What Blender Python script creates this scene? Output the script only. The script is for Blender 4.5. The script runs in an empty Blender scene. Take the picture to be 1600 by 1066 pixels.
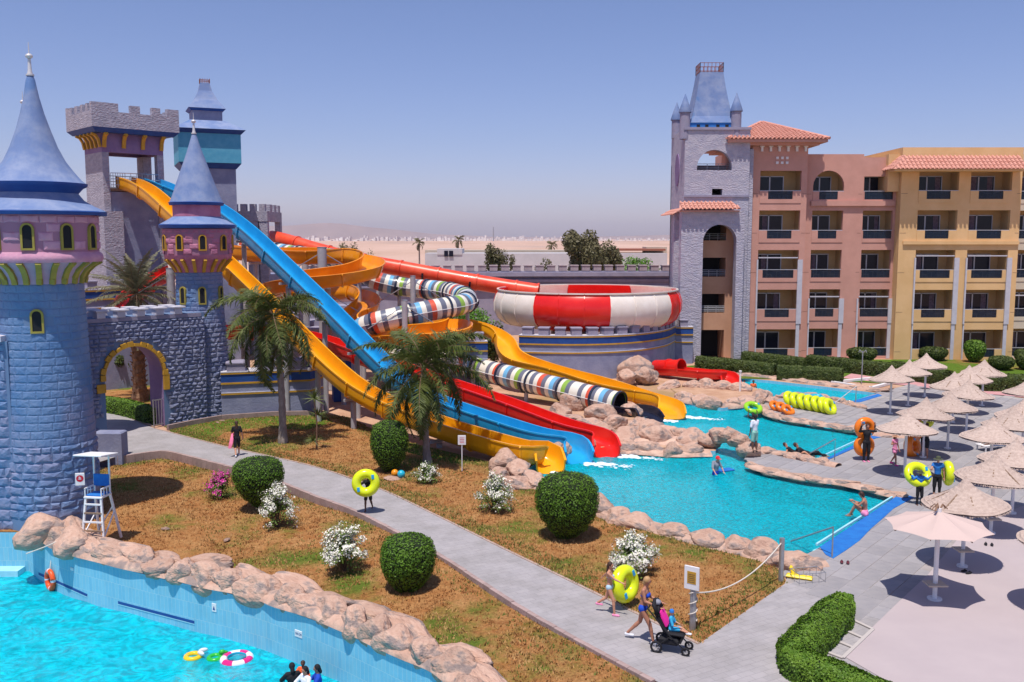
import bpy, bmesh, math, random
from mathutils import Vector, Matrix
from mathutils.geometry import delaunay_2d_cdt
R=math.radians; PI=math.pi
random.seed(7)
S=bpy.context.scene; COL=S.collection
# ---------------------------------------------------------------- camera
F=1450.0; HY=373.0; PITCH=math.atan((533-HY)/F); CAMZ=10.0
cd=bpy.data.cameras.new('camera'); cam=bpy.data.objects.new('camera',cd); COL.objects.link(cam)
cam.location=(0,0,CAMZ); cam.rotation_euler=(PI/2-PITCH,0,0)
cd.sensor_width=36; cd.lens=F/1600*36; cd.clip_start=0.5; cd.clip_end=30000
S.camera=cam
# ---------------------------------------------------------------- light
SUNV=Vector((-0.10,-0.32,1)).normalized()      # towards the sun
w=bpy.data.worlds.new('World'); S.world=w; w.use_nodes=True
nt=w.node_tree; nt.nodes.clear()
sky=nt.nodes.new('ShaderNodeTexSky'); sky.sky_type='NISHITA'; sky.sun_disc=False
sky.sun_elevation=math.asin(SUNV.z); sky.sun_rotation=math.atan2(SUNV.x,SUNV.y)
sky.air_density=1.0; sky.dust_density=0.6; sky.ozone_density=2.2; sky.altitude=0
tc=nt.nodes.new('ShaderNodeTexCoord'); sx=nt.nodes.new('ShaderNodeSeparateXYZ')
rmp=nt.nodes.new('ShaderNodeValToRGB'); mul=nt.nodes.new('ShaderNodeMixRGB'); mul.blend_type='MULTIPLY'; mul.inputs[0].default_value=1
nt.links.new(tc.outputs['Generated'],sx.inputs[0]); nt.links.new(sx.outputs['Z'],rmp.inputs[0])
e=rmp.color_ramp.elements
e[0].position=0.0; e[0].color=(1.36,1.20,1.66,1)
e[1].position=0.30; e[1].color=(1.20,1.16,1.46,1)
x_=rmp.color_ramp.elements.new(0.10); x_.color=(1.22,1.15,1.52,1)
bg=nt.nodes.new('ShaderNodeBackground'); bg.inputs[1].default_value=0.083
out=nt.nodes.new('ShaderNodeOutputWorld')
nt.links.new(sky.outputs[0],mul.inputs[1]); nt.links.new(rmp.outputs[0],mul.inputs[2])
nt.links.new(mul.outputs[0],bg.inputs[0]); nt.links.new(bg.outputs[0],out.inputs[0])
sl=bpy.data.lights.new('sun','SUN'); sl.energy=4.9; sl.angle=R(0.53); sl.color=(1.0,0.93,0.85)
so=bpy.data.objects.new('sun',sl); COL.objects.link(so)
so.rotation_euler=SUNV.to_track_quat('Z','Y').to_euler()
S.view_settings.view_transform='Standard'; S.view_settings.look='None'
S.view_settings.exposure=0.0; S.view_settings.gamma=1; S.view_settings.use_curve_mapping=False
S.render.engine='CYCLES'
# ---------------------------------------------------------------- placing: pixels of the photograph -> metres
def ray(px,py):
    x=(px-800)/F; y=-(py-533)/F
    fw=Vector((0,math.cos(PITCH),-math.sin(PITCH))); up=Vector((0,math.sin(PITCH),math.cos(PITCH)))
    return Vector((x,0,0))+up*y+fw
def G(px,py,z=0.0):
    d=ray(px,py); t=(z-CAMZ)/d.z; return Vector((d.x*t,d.y*t,z))
def W(px,py,D):
    d=ray(px,py); t=D/d.y; return Vector((d.x*t,D,CAMZ+d.z*t))
def L(px,py,A,B):            # the point of the vertical plane through plan line A-B
    d=ray(px,py); ax,ay=A[0],A[1]; bx,by=B[0]-ax,B[1]-ay
    t=(ax*by-ay*bx)/(d.x*by-d.y*bx); return Vector((d.x*t,d.y*t,CAMZ+d.z*t))
def GP(l,z=0.0): return [G(x,y,z) for x,y in l]
# ---------------------------------------------------------------- objects
def tag(o,label=None,cat=None,group=None,kind=None):
    if label: o['label']=label
    if cat: o['category']=cat
    if group: o['group']=group
    if kind: o['kind']=kind
    return o
def empty(name,loc=(0,0,0),rz=0.0,label=None,cat=None,group=None):
    o=bpy.data.objects.new(name,None); COL.objects.link(o); o.location=loc; o.rotation_euler=(0,0,rz)
    o.empty_display_size=.1
    return tag(o,label,cat,group)
def copy_tree(o,parent=None):
    c=o.copy(); COL.objects.link(c); c.parent=parent
    for ch in o.children: copy_tree(ch,c)
    return c
class MB:
    def __init__(s): s.v=[]; s.f=[]; s.m=[]; s.M=None
    def add(s,vs,fs,mi=0):
        n=len(s.v)
        s.v+= [tuple(s.M@Vector(p)) for p in vs] if s.M else [tuple(p) for p in vs]
        for f in fs: s.f.append([i+n for i in f]); s.m.append(mi)
    def box(s,x0,y0,z0,x1,y1,z1,mi=0):
        s.add([(x0,y0,z0),(x1,y0,z0),(x1,y1,z0),(x0,y1,z0),(x0,y0,z1),(x1,y0,z1),(x1,y1,z1),(x0,y1,z1)],
              [(0,3,2,1),(4,5,6,7),(0,1,5,4),(1,2,6,5),(2,3,7,6),(3,0,4,7)],mi)
    def cbox(s,x0,y0,z0,x1,y1,z1,b=0.02,mi=0):      # chamfered box
        b=min(b,(x1-x0)*.45,(y1-y0)*.45,(z1-z0)*.45)
        vs=[];
        for z,i in ((z0,b),(z0+b,0),(z1-b,0),(z1,b)):
            vs+=[(x0+i,y0+i,z),(x1-i,y0+i,z),(x1-i,y1-i,z),(x0+i,y1-i,z)]
        fs=[(3,2,1,0),(12,13,14,15)]
        for k in range(3):
            for j in range(4): a=k*4+j; c=k*4+(j+1)%4; fs.append((a,c,c+4,a+4))
        s.add(vs,fs,mi)
    def bar(s,a,b,w,h=None,mi=0):                   # a rectangular bar from a to b
        a=Vector(a);b=Vector(b);h=h or w; d=(b-a); 
        if d.length<1e-6: return
        d.normalize(); up=Vector((0,0,1)) if abs(d.z)<.95 else Vector((0,1,0))
        x=d.cross(up).normalized()*w/2; y=x.cross(d).normalized()*h/2
        vs=[a-x-y,a+x-y,a+x+y,a-x+y,b-x-y,b+x-y,b+x+y,b-x+y]
        s.add(vs,[(0,1,2,3),(7,6,5,4),(0,4,5,1),(1,5,6,2),(2,6,7,3),(3,7,4,0)],mi)
    def tube(s,pts,r,n=8,mi=0,cap=True):
        pts=[Vector(p) for p in pts]; rs=r if isinstance(r,(list,tuple)) else [r]*len(pts)
        rings=[]; prev=None
        for i,p in enumerate(pts):
            d=(pts[min(i+1,len(pts)-1)]-pts[max(i-1,0)]).normalized()
            if prev is None: u=d.orthogonal().normalized()
            else: u=(prev-d*prev.dot(d)).normalized()
            prev=u; v=d.cross(u)
            rings.append([p+(u*math.cos(2*PI*k/n)+v*math.sin(2*PI*k/n))*rs[i] for k in range(n)])
        vs=[q for r_ in rings for q in r_]; fs=[]
        for i in range(len(pts)-1):
            for k in range(n): fs.append((i*n+k,i*n+(k+1)%n,(i+1)*n+(k+1)%n,(i+1)*n+k))
        if cap: fs+= [tuple(range(n-1,-1,-1)),tuple(range((len(pts)-1)*n,len(pts)*n))]
        s.add(vs,fs,mi)
    def lathe(s,prof,n=24,c=(0,0,0),mi=0,jit=None,a0=0,a1=2*PI):
        vs=[];fs=[];full=abs(a1-a0-2*PI)<1e-6; m=n if full else n+1
        for r,z in prof:
            for k in range(m):
                a=a0+(a1-a0)*k/n; q=r*(jit(a,z) if jit else 1)
                vs.append((c[0]+q*math.cos(a),c[1]+q*math.sin(a),c[2]+z))
        for i in range(len(prof)-1):
            for k in range(n):
                k2=(k+1)%m; fs.append((i*m+k,i*m+k2,(i+1)*m+k2,(i+1)*m+k))
        s.add(vs,fs,mi)
    def torus(s,Rr,r,n=32,m=12,c=(0,0,0),rot=None,sy=1,mif=None):
        vs=[];c=Vector(c)
        for i in range(n):
            a=2*PI*i/n
            for j in range(m):
                b=2*PI*j/m; p=Vector(((Rr+r*math.cos(b))*math.cos(a),(Rr+r*math.cos(b))*math.sin(a)*sy,r*math.sin(b)))
                vs.append((rot@p if rot else p)+c)
        for i in range(n):
            fs=[]
            for j in range(m):
                fs.append((0,0,0,0))
            s_=None
        fs=[(i*m+j,((i+1)%n)*m+j,((i+1)%n)*m+(j+1)%m,i*m+(j+1)%m) for i in range(n) for j in range(m)]
        k=len(s.f); s.add(vs,fs,0)
        if mif:
            for i in range(n):
                for j in range(m): s.m[k+i*m+j]=mif(i)
    def ell(s,c,r,n=10,m=7,rot=None,mi=0):
        c=Vector(c); vs=[];fs=[]
        for i in range(m+1):
            t=PI*i/m
            for k in range(n):
                a=2*PI*k/n; p=Vector((r[0]*math.sin(t)*math.cos(a),r[1]*math.sin(t)*math.sin(a),-r[2]*math.cos(t)))
                vs.append((rot@p if rot else p)+c)
        for i in range(m):
            for k in range(n): fs.append((i*n+k,i*n+(k+1)%n,(i+1)*n+(k+1)%n,(i+1)*n+k))
        s.add(vs,fs,mi)
    def build(s,name,mats,parent=None,smooth=False,kind=None,weld=False):
        me=bpy.data.meshes.new(name); me.from_pydata(s.v,[],s.f)
        if not isinstance(mats,(list,tuple)): mats=[mats]
        for m in mats: me.materials.append(m)
        if len(mats)>1: me.polygons.foreach_set('material_index',[min(i,len(mats)-1) for i in s.m])
        if weld:
            bm=bmesh.new(); bm.from_mesh(me); bmesh.ops.remove_doubles(bm,verts=bm.verts,dist=1e-4); bm.to_mesh(me); bm.free()
        if smooth:
            me.polygons.foreach_set('use_smooth',[True]*len(me.polygons))
            if smooth!=True: me.set_sharp_from_angle(angle=R(smooth))
        me.update()
        o=bpy.data.objects.new(name,me); COL.objects.link(o)
        if parent: o.parent=parent
        if kind: o['kind']=kind
        return o
def rim_dist(): pass
def sheet(name,outer,holes,z,m,parent=None,step=None,zf=None,skirt=None,kind=None,smooth=False):
    """flat polygon with holes; optional inner grid points, height function and skirt down to a depth"""
    pts=[];edges=[]
    def loop(l):
        n=len(pts); pts.extend([Vector((p[0],p[1])) for p in l]); edges.extend([(n+i,n+(i+1)%len(l)) for i in range(len(l))])
    loop(outer)
    for h in holes: loop(h)
    if step:
        xs=[p[0] for p in outer]; ys=[p[1] for p in outer]
        x=min(xs)+step/2
        while x<max(xs):
            y=min(ys)+step/2
            while y<max(ys):
                q=(x+random.uniform(-.2,.2)*step,y+random.uniform(-.2,.2)*step)
                if inside(q,outer) and not any(inside(q,h) for h in holes): pts.append(Vector(q))
                y+=step
            x+=step
    vo,eo,fo,_,_,_=delaunay_2d_cdt(pts,edges,[],0,1e-5)
    fs=[]
    for f in fo:
        c=sum((vo[i] for i in f),Vector((0,0)))/len(f)
        if inside(c,outer) and not any(inside(c,h) for h in holes):
            a,b,c2=vo[f[0]],vo[f[1]],vo[f[2]]
            if (b-a).cross(c2-a)<0: f=f[::-1]
            fs.append(tuple(f))
    vs=[(v.x,v.y,z+(zf(v.x,v.y) if zf else 0)) for v in vo]
    b=MB(); b.add(vs,fs)
    if skirt is not None:
        for l in [outer]+list(holes):
            n=len(l)
            for i in range(n):
                p,q=l[i],l[(i+1)%n]; zp=z+(zf(p[0],p[1]) if zf else 0); zq=z+(zf(q[0],q[1]) if zf else 0)
                b.add([(p[0],p[1],zp),(q[0],q[1],zq),(q[0],q[1],skirt),(p[0],p[1],skirt)],[(0,1,2,3)])
    return b.build(name,m,parent,kind=kind,smooth=smooth)
def inside(p,poly):
    x,y=p[0],p[1]; r=False; n=len(poly); j=n-1
    for i in range(n):
        xi,yi=poly[i][0],poly[i][1]; xj,yj=poly[j][0],poly[j][1]
        if (yi>y)!=(yj>y) and x<(xj-xi)*(y-yi)/(yj-yi)+xi: r=not r
        j=i
    return r
def polydist(p,poly,closed=True):
    best=1e9; n=len(poly)
    for i in range(n if closed else n-1):
        a=Vector(poly[i][:2]); b=Vector(poly[(i+1)%n][:2]); d=b-a; q=Vector(p[:2])
        t=max(0,min(1,(q-a).dot(d)/max(d.dot(d),1e-9))); best=min(best,(q-a-d*t).length)
    return best
def spline(pts,n=8,closed=False):
    P=[Vector(p) for p in pts]; o=[]; N=len(P)
    for i in range(N if closed else N-1):
        p1,p2=P[i],P[(i+1)%N]
        p0=P[i-1] if (i>0 or closed) else p1*2-p2
        p3=P[(i+2)%N] if (i+2<N or closed) else p2*2-p1
        for k in range(n):
            t=k/n; o.append(.5*((2*p1)+(-p0+p2)*t+(2*p0-5*p1+4*p2-p3)*t*t+(-p0+3*p1-3*p2+p3)*t*t*t))
    if not closed: o.append(P[-1])
    return o
def hsh(*a):
    return (math.sin(sum(x*k for x,k in zip(a,(12.9898,78.233,37.719))))*43758.5453)%1.0
def n3(x,y,z=0):
    from mathutils import noise
    return noise.noise(Vector((x,y,z)))
# ---------------------------------------------------------------- materials
MC={}
def mat(name,c1,c2=None,c3=None,scale=3.0,rough=.7,bump=0,bscale=20.0,metal=0,detail=6,coat=0,spec=.4,coord='Object',lo=.38,hi=.62,stretch=(1,1,1),kind='noise',c3s=.4,c3t=.55,trans=0,alpha=1,bdist=.03,randc=0,bkind='noise'):
    if name in MC: return MC[name]
    m=bpy.data.materials.new(name); m.use_nodes=True; t=m.node_tree; n=t.nodes; l=t.links
    b=n['Principled BSDF']; b.inputs['Roughness'].default_value=rough; b.inputs['Metallic'].default_value=metal
    b.inputs['Specular IOR Level'].default_value=spec; b.inputs['Coat Weight'].default_value=coat
    b.inputs['Transmission Weight'].default_value=trans; b.inputs['Alpha'].default_value=alpha
    tcn=n.new('ShaderNodeTexCoord'); mp=n.new('ShaderNodeMapping'); mp.inputs['Scale'].default_value=stretch
    l.new(tcn.outputs[coord],mp.inputs[0])
    def rgba(c): return (c[0],c[1],c[2],1)
    last=None
    if c2:
        nz=n.new('ShaderNodeTexNoise'); nz.inputs['Scale'].default_value=scale; nz.inputs['Detail'].default_value=detail; nz.inputs['Roughness'].default_value=.62
        l.new(mp.outputs[0],nz.inputs[0])
        rp=n.new('ShaderNodeValToRGB'); rp.color_ramp.elements[0].position=lo; rp.color_ramp.elements[1].position=hi
        rp.color_ramp.elements[0].color=rgba(c1); rp.color_ramp.elements[1].color=rgba(c2); l.new(nz.outputs[0],rp.inputs[0]); last=rp.outputs[0]
        if c3:
            n2=n.new('ShaderNodeTexNoise'); n2.inputs['Scale'].default_value=scale*c3s; n2.inputs['Detail'].default_value=5
            l.new(mp.outputs[0],n2.inputs[0]); r2=n.new('ShaderNodeValToRGB'); r2.color_ramp.elements[0].position=c3t; r2.color_ramp.elements[1].position=c3t+.1
            l.new(n2.outputs[0],r2.inputs[0]); mx=n.new('ShaderNodeMixRGB'); l.new(r2.outputs[0],mx.inputs[0]); l.new(last,mx.inputs[1]); mx.inputs[2].default_value=rgba(c3); last=mx.outputs[0]
    else:
        rg=n.new('ShaderNodeRGB'); rg.outputs[0].default_value=rgba(c1); last=rg.outputs[0]
    if randc:
        oi=n.new('ShaderNodeObjectInfo'); hs=n.new('ShaderNodeHueSaturation'); mr=n.new('ShaderNodeMapRange'); mr.inputs[3].default_value=1-randc; mr.inputs[4].default_value=1+randc
        l.new(oi.outputs['Random'],mr.inputs[0]); l.new(mr.outputs[0],hs.inputs['Value']); l.new(last,hs.inputs['Color']); last=hs.outputs[0]
    l.new(last,b.inputs['Base Color'])
    if bump:
        if bkind=='noise':
            bn=n.new('ShaderNodeTexNoise'); bn.inputs['Scale'].default_value=bscale; bn.inputs['Detail'].default_value=5; src=bn.outputs[0]
        else:
            bn=n.new('ShaderNodeTexVoronoi'); bn.inputs['Scale'].default_value=bscale; bn.feature='F1'; src=bn.outputs['Distance']
            if bkind=='stone': bn.feature='DISTANCE_TO_EDGE'; bn.inputs['Randomness'].default_value=.8
        l.new(mp.outputs[0],bn.inputs[0])
        if bkind=='stone':
            cl=n.new('ShaderNodeMapRange'); cl.inputs[2].default_value=.12; l.new(src,cl.inputs[0])
            nn=n.new('ShaderNodeTexNoise'); nn.inputs['Scale'].default_value=bscale*2.2; l.new(mp.outputs[0],nn.inputs[0])
            ad=n.new('ShaderNodeMath'); ad.operation='ADD'; l.new(cl.outputs[0],ad.inputs[0]); l.new(nn.outputs[0],ad.inputs[1]); src=ad.outputs[0]
        bp=n.new('ShaderNodeBump'); bp.inputs['Strength'].default_value=bump; bp.inputs['Distance'].default_value=bdist
        l.new(src,bp.inputs['Height']); l.new(bp.outputs[0],b.inputs['Normal'])
    MC[name]=m; return m
M_={}
def setup_mats():
    m=mat
    # fibreglass slides
    M_['yellow']=m('yellow_fibreglass',(.78,.33,.005),(.85,.38,.008),scale=1.2,rough=.28,coat=.3)
    M_['orange']=m('orange_fibreglass',(.82,.30,.01),(.72,.24,.008),scale=1.2,rough=.3,coat=.3)
    M_['blue']=m('blue_fibreglass',(.012,.30,.62),(.02,.36,.70),scale=1.2,rough=.28,coat=.3)
    M_['red']=m('red_fibreglass',(.70,.012,.008),(.78,.02,.012),scale=1.2,rough=.28,coat=.3)
    M_['coral']=m('coral_red_fibreglass',(.72,.05,.015),(.78,.10,.04),scale=1.0,rough=.35,coat=.2)
    M_['bowlwhite']=m('cream_fibreglass',(.74,.66,.58),(.80,.73,.66),scale=1.5,rough=.35,coat=.2)
    M_['dark']=m('dark_fibreglass',(.012,.014,.03),rough=.2,coat=.4)
    for k,c in dict(s_cream=(.72,.69,.60),s_slate=(.14,.15,.20),s_green=(.25,.42,.06),s_red=(.62,.10,.05),s_sky=(.16,.42,.66),s_navy=(.02,.03,.06)).items(): M_[k]=m(k+'_gel',c,rough=.3,coat=.2)
    # painted castle
    M_['lilac']=m('lilac_grey_render',(.30,.29,.36),(.40,.38,.45),scale=2.2,rough=.85,bump=1,bscale=6,bdist=.10,stretch=(1,1,2.0))
    M_['lilacs']=m('lilac_grey_paint',(.25,.24,.33),(.31,.29,.38),scale=1.2,rough=.85,bump=.5,bscale=14)
    M_['purple']=m('mauve_paint',(.20,.13,.27),(.25,.17,.31),scale=1,rough=.85,bump=.6,bscale=6,bdist=.05)
    M_['walls']=m('blue_grey_paint',(.20,.22,.34),(.26,.28,.40),scale=1.3,rough=.85,bump=.6,bscale=9,bdist=.03)
    M_['stoneblue']=m('sky_blue_stone_paint',(.085,.18,.36),(.16,.24,.40),c3=(.21,.23,.36),scale=.55,rough=.8,bump=.7,bscale=7,bdist=.05,coord='Object',c3s=.6,c3t=.5)
    M_['stonegrey']=m('blue_grey_stone_paint',(.14,.17,.29),(.24,.26,.37),scale=1.1,rough=.85,bump=.7,bscale=8,bdist=.05)
    M_['teal']=m('teal_blue_paint',(.07,.33,.50),(.10,.38,.54),scale=2,rough=.75,bump=.4,bscale=12)
    M_['pink']=m('pink_stone_paint',(.50,.24,.36),(.60,.32,.42),scale=2,rough=.8,bump=.4,bscale=12)
    M_['rose']=m('rose_stone_paint',(.42,.14,.24),(.50,.20,.30),scale=2,rough=.8,bump=.4,bscale=12)
    M_['joint']=m('painted_joint',(.13,.20,.34),rough=.9)
    M_['pjoint']=m('painted_joint_pink',(.38,.18,.27),rough=.9)
    M_['roofblue']=m('blue_roof_paint',(.14,.21,.40),(.23,.29,.45),c3=(.10,.19,.40),scale=1.4,rough=.8,bump=.3,bscale=6,c3s=.5,c3t=.56)
    M_['deepblue']=m('deep_blue_paint',(.008,.05,.24),(.012,.07,.28),scale=2,rough=.6)
    M_['gold']=m('ochre_yellow_paint',(.46,.25,.02),(.55,.30,.03),scale=2,rough=.65)
    M_['olive']=m('olive_yellow_paint',(.28,.23,.045),(.36,.29,.05),scale=2,rough=.7)
    M_['coping']=m('pale_coping_paint',(.50,.50,.58),(.60,.58,.64),scale=3,rough=.8,bump=.3,bscale=15)
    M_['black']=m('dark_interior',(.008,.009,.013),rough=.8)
    M_['finial']=m('finial_white_metal',(.62,.60,.60),rough=.4,metal=.2)
    M_['steel']=m('galvanised_steel',(.38,.39,.42),(.46,.47,.50),scale=4,rough=.4,metal=.7)
    M_['post']=m('grey_support_paint',(.36,.35,.38),(.42,.41,.43),scale=2,rough=.6)
    M_['white']=m('white_paint',(.72,.71,.72),(.78,.77,.78),scale=3,rough=.55)
    M_['rust']=m('rusty_rail_paint',(.30,.10,.06),rough=.7)
    # hotel
    M_['salmon']=m('salmon_render',(.53,.275,.22),(.59,.31,.25),scale=.7,rough=.9,bump=.25,bscale=40)
    M_['ochre']=m('ochre_render',(.68,.43,.20),(.74,.48,.24),scale=.7,rough=.9,bump=.25,bscale=40)
    M_['sand']=m('sand_render',(.55,.48,.38),(.60,.52,.42),scale=.7,rough=.9,bump=.25,bscale=40)
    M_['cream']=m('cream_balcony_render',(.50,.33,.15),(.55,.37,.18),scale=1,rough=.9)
    M_['peach']=m('peach_render',(.50,.27,.17),(.55,.31,.20),scale=1,rough=.9)
    M_['pilaster']=m('lilac_white_paint',(.50,.49,.56),(.56,.55,.61),scale=3,rough=.6)
    M_['glass']=m('dark_window_glass',(.012,.016,.03),rough=.08,spec=.25)
    M_['rail']=m('tinted_balcony_glass',(.012,.025,.05),rough=.1,spec=.3,alpha=.7)
    M_['frame']=m('aluminium_frame',(.45,.47,.52),rough=.4,metal=.3)
    M_['tile']=m('pink_clay_tile',(.55,.24,.18),(.64,.32,.25),scale=3,rough=.75,randc=.08)
    # ground
    M_['rock']=m('tan_cast_rock',(.45,.28,.21),(.57,.39,.30),c3=(.27,.21,.19),scale=1.8,rough=.85,bump=1,bscale=4,bdist=.10,c3s=.9,c3t=.51,randc=.10)
    M_['wood']=m('weathered_wood',(.20,.13,.09),(.28,.19,.13),scale=8,rough=.85)
    M_['thatch']=m('dry_reed_thatch',(.42,.32,.27),(.52,.41,.35),scale=9,rough=.95,bump=.7,bscale=30,bdist=.02,randc=.06)
    M_['canvas']=m('pale_pink_canvas',(.56,.43,.39),rough=.85)
    M_['yring']=m('yellow_green_vinyl',(.68,.80,.01),rough=.22,coat=.4)
    M_['oring']=m('orange_vinyl',(.85,.20,.01),rough=.22,coat=.4)
    M_['tring']=m('turquoise_vinyl',(.02,.42,.60),rough=.22,coat=.4)
    M_['rope']=m('pale_rope',(.62,.57,.50),rough=.9)
    M_['skin']=m('skin_fair',(.55,.27,.17),rough=.55)
    M_['skin2']=m('skin_brown',(.14,.06,.035),rough=.55)
    M_['skin3']=m('skin_tan',(.42,.19,.12),rough=.55)
    M_['hair']=m('dark_brown_hair',(.05,.022,.015),rough=.6)
    M_['blond']=m('blond_hair',(.45,.27,.12),rough=.6)
    M_['cblack']=m('black_cloth',(.010,.010,.014),rough=.8)
    M_['cwhite']=m('white_cloth',(.70,.72,.78),rough=.85)
setup_mats()
# ================================================================ terrain, water, paving
def nodes_mat(name,build):
    if name in MC: return MC[name]
    m=bpy.data.materials.new(name); m.use_nodes=True; build(m.node_tree,m.node_tree.nodes,m.node_tree.links,m.node_tree.nodes['Principled BSDF']); MC[name]=m; return m
def lawn_mat(name,dry,dry2,green,gt=.5,gscale=.22):
    def f(t,n,l,b):
        tc=n.new('ShaderNodeTexCoord')
        def noise(s,d=6,r=.6):
            q=n.new('ShaderNodeTexNoise'); q.inputs['Scale'].default_value=s; q.inputs['Detail'].default_value=d; q.inputs['Roughness'].default_value=r; l.new(tc.outputs['Object'],q.inputs[0]); return q.outputs[0]
        def ramp(src,a,ca,bb,cb):
            q=n.new('ShaderNodeValToRGB'); q.color_ramp.elements[0].position=a; q.color_ramp.elements[0].color=(*ca,1); q.color_ramp.elements[1].position=bb; q.color_ramp.elements[1].color=(*cb,1); l.new(src,q.inputs[0]); return q.outputs[0]
        base=ramp(noise(1.3,8,.7),.36,dry,.64,dry2)
        gm=ramp(noise(gscale,7,.66),gt,(0,0,0),gt+.13,(1,1,1))
        mx=n.new('ShaderNodeMixRGB'); l.new(gm,mx.inputs[0]); l.new(base,mx.inputs[1]); mx.inputs[2].default_value=(*green,1)
        fine=ramp(noise(14,4,.8),.32,(.45,.42,.4),.66,(1.3,1.3,1.3)); m2=n.new('ShaderNodeMixRGB'); m2.blend_type='MULTIPLY'; m2.inputs[0].default_value=.85
        l.new(mx.outputs[0],m2.inputs[1]); l.new(fine,m2.inputs[2])
        sp=ramp(noise(3.2,3,.5),.30,(.55,.40,.36),.42,(1,1,1)); m3=n.new('ShaderNodeMixRGB'); m3.blend_type='MULTIPLY'; m3.inputs[0].default_value=.7
        l.new(m2.outputs[0],m3.inputs[1]); l.new(sp,m3.inputs[2]); l.new(m3.outputs[0],b.inputs['Base Color'])
        b.inputs['Roughness'].default_value=.95; b.inputs['Specular IOR Level'].default_value=.1
        bp=n.new('ShaderNodeBump'); bp.inputs['Distance'].default_value=.06; bp.inputs['Strength'].default_value=.9; l.new(noise(16,5,.8),bp.inputs['Height']); l.new(bp.outputs[0],b.inputs['Normal'])
    return nodes_mat(name,f)
def brick_mat(name,c1,c2,mort,bw,bh,ms=.01,rot=0,bump=.3,dirt=.35,coord='Object'):
    def f(t,n,l,b):
        tc=n.new('ShaderNodeTexCoord'); mp=n.new('ShaderNodeMapping'); mp.inputs['Rotation'].default_value=(0,0,rot); l.new(tc.outputs[coord],mp.inputs[0])
        br=n.new('ShaderNodeTexBrick'); br.inputs['Scale'].default_value=1; br.inputs['Brick Width'].default_value=bw; br.inputs['Row Height'].default_value=bh; br.inputs['Mortar Size'].default_value=ms
        br.inputs['Color1'].default_value=(*c1,1); br.inputs['Color2'].default_value=(*c2,1); br.inputs['Mortar'].default_value=(*mort,1); l.new(mp.outputs[0],br.inputs[0])
        nz=n.new('ShaderNodeTexNoise'); nz.inputs['Scale'].default_value=.9; nz.inputs['Detail'].default_value=8; nz.inputs['Roughness'].default_value=.7; l.new(tc.outputs['Object'],nz.inputs[0])
        rp=n.new('ShaderNodeValToRGB'); rp.color_ramp.elements[0].position=.35; rp.color_ramp.elements[0].color=(1-dirt,1-dirt,1-dirt*1.1,1); rp.color_ramp.elements[1].position=.6; l.new(nz.outputs[0],rp.inputs[0])
        mx=n.new('ShaderNodeMixRGB'); mx.blend_type='MULTIPLY'; mx.inputs[0].default_value=1; l.new(br.outputs[0],mx.inputs[1]); l.new(rp.outputs[0],mx.inputs[2]); l.new(mx.outputs[0],b.inputs['Base Color'])
        b.inputs['Roughness'].default_value=.8
        bp=n.new('ShaderNodeBump'); bp.invert=True; bp.inputs['Distance'].default_value=.01; bp.inputs['Strength'].default_value=bump; l.new(br.outputs['Fac'],bp.inputs['Height']); l.new(bp.outputs[0],b.inputs['Normal'])
    return nodes_mat(name,f)
def water_mat(name,tint,rip=1.0,wscale=1.6,turb=(.55,.97,1.0)):
    def f(t,n,l,b):
        n.remove(b); out=[x for x in n if x.type=='OUTPUT_MATERIAL'][0]
        tc=n.new('ShaderNodeTexCoord'); w1=n.new('ShaderNodeTexNoise'); w1.inputs['Scale'].default_value=wscale; w1.inputs['Detail'].default_value=7; w1.inputs['Roughness'].default_value=.62; w1.inputs['Distortion'].default_value=2.2
        l.new(tc.outputs['Object'],w1.inputs[0])
        bp=n.new('ShaderNodeBump'); bp.inputs['Strength'].default_value=rip; bp.inputs['Distance'].default_value=.22; l.new(w1.outputs[0],bp.inputs['Height'])
        tr=n.new('ShaderNodeBsdfTransparent'); tr.inputs[0].default_value=(*tint,1)
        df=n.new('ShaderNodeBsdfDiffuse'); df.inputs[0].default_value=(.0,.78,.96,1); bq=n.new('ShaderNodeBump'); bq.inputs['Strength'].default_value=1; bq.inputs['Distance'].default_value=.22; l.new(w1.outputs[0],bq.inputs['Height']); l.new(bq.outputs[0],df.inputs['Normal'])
        mb=n.new('ShaderNodeMixShader'); w2=n.new('ShaderNodeTexNoise'); w2.inputs['Scale'].default_value=wscale*.8; w2.inputs['Detail'].default_value=4; w2.inputs['Distortion'].default_value=3.0; l.new(tc.outputs['Object'],w2.inputs[0]); mr=n.new('ShaderNodeMapRange'); mr.inputs[1].default_value=.35; mr.inputs[2].default_value=.65; mr.inputs[3].default_value=.40; mr.inputs[4].default_value=.88; l.new(w2.outputs[0],mr.inputs[0]); l.new(mr.outputs[0],mb.inputs[0]); l.new(tr.outputs[0],mb.inputs[1]); l.new(df.outputs[0],mb.inputs[2])  # noise-driven mix paints a caustic-like light and dark pattern into the cyan
        gl=n.new('ShaderNodeBsdfGlossy'); gl.inputs['Roughness'].default_value=.07; l.new(bp.outputs[0],gl.inputs['Normal'])
        fr=n.new('ShaderNodeFresnel'); fr.inputs[0].default_value=1.33; l.new(bp.outputs[0],fr.inputs['Normal'])
        ms=n.new('ShaderNodeMixShader'); l.new(fr.outputs[0],ms.inputs[0]); l.new(mb.outputs[0],ms.inputs[1]); l.new(gl.outputs[0],ms.inputs[2]); l.new(ms.outputs[0],out.inputs[0])
    return nodes_mat(name,f)
M_['lawn']=lawn_mat('dry_lawn',(.36,.155,.052),(.46,.25,.10),(.12,.17,.025),gt=.49,gscale=.30)
M_['lawng']=lawn_mat('green_lawn',(.30,.15,.05),(.34,.21,.08),(.10,.18,.02),gt=.36)
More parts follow.
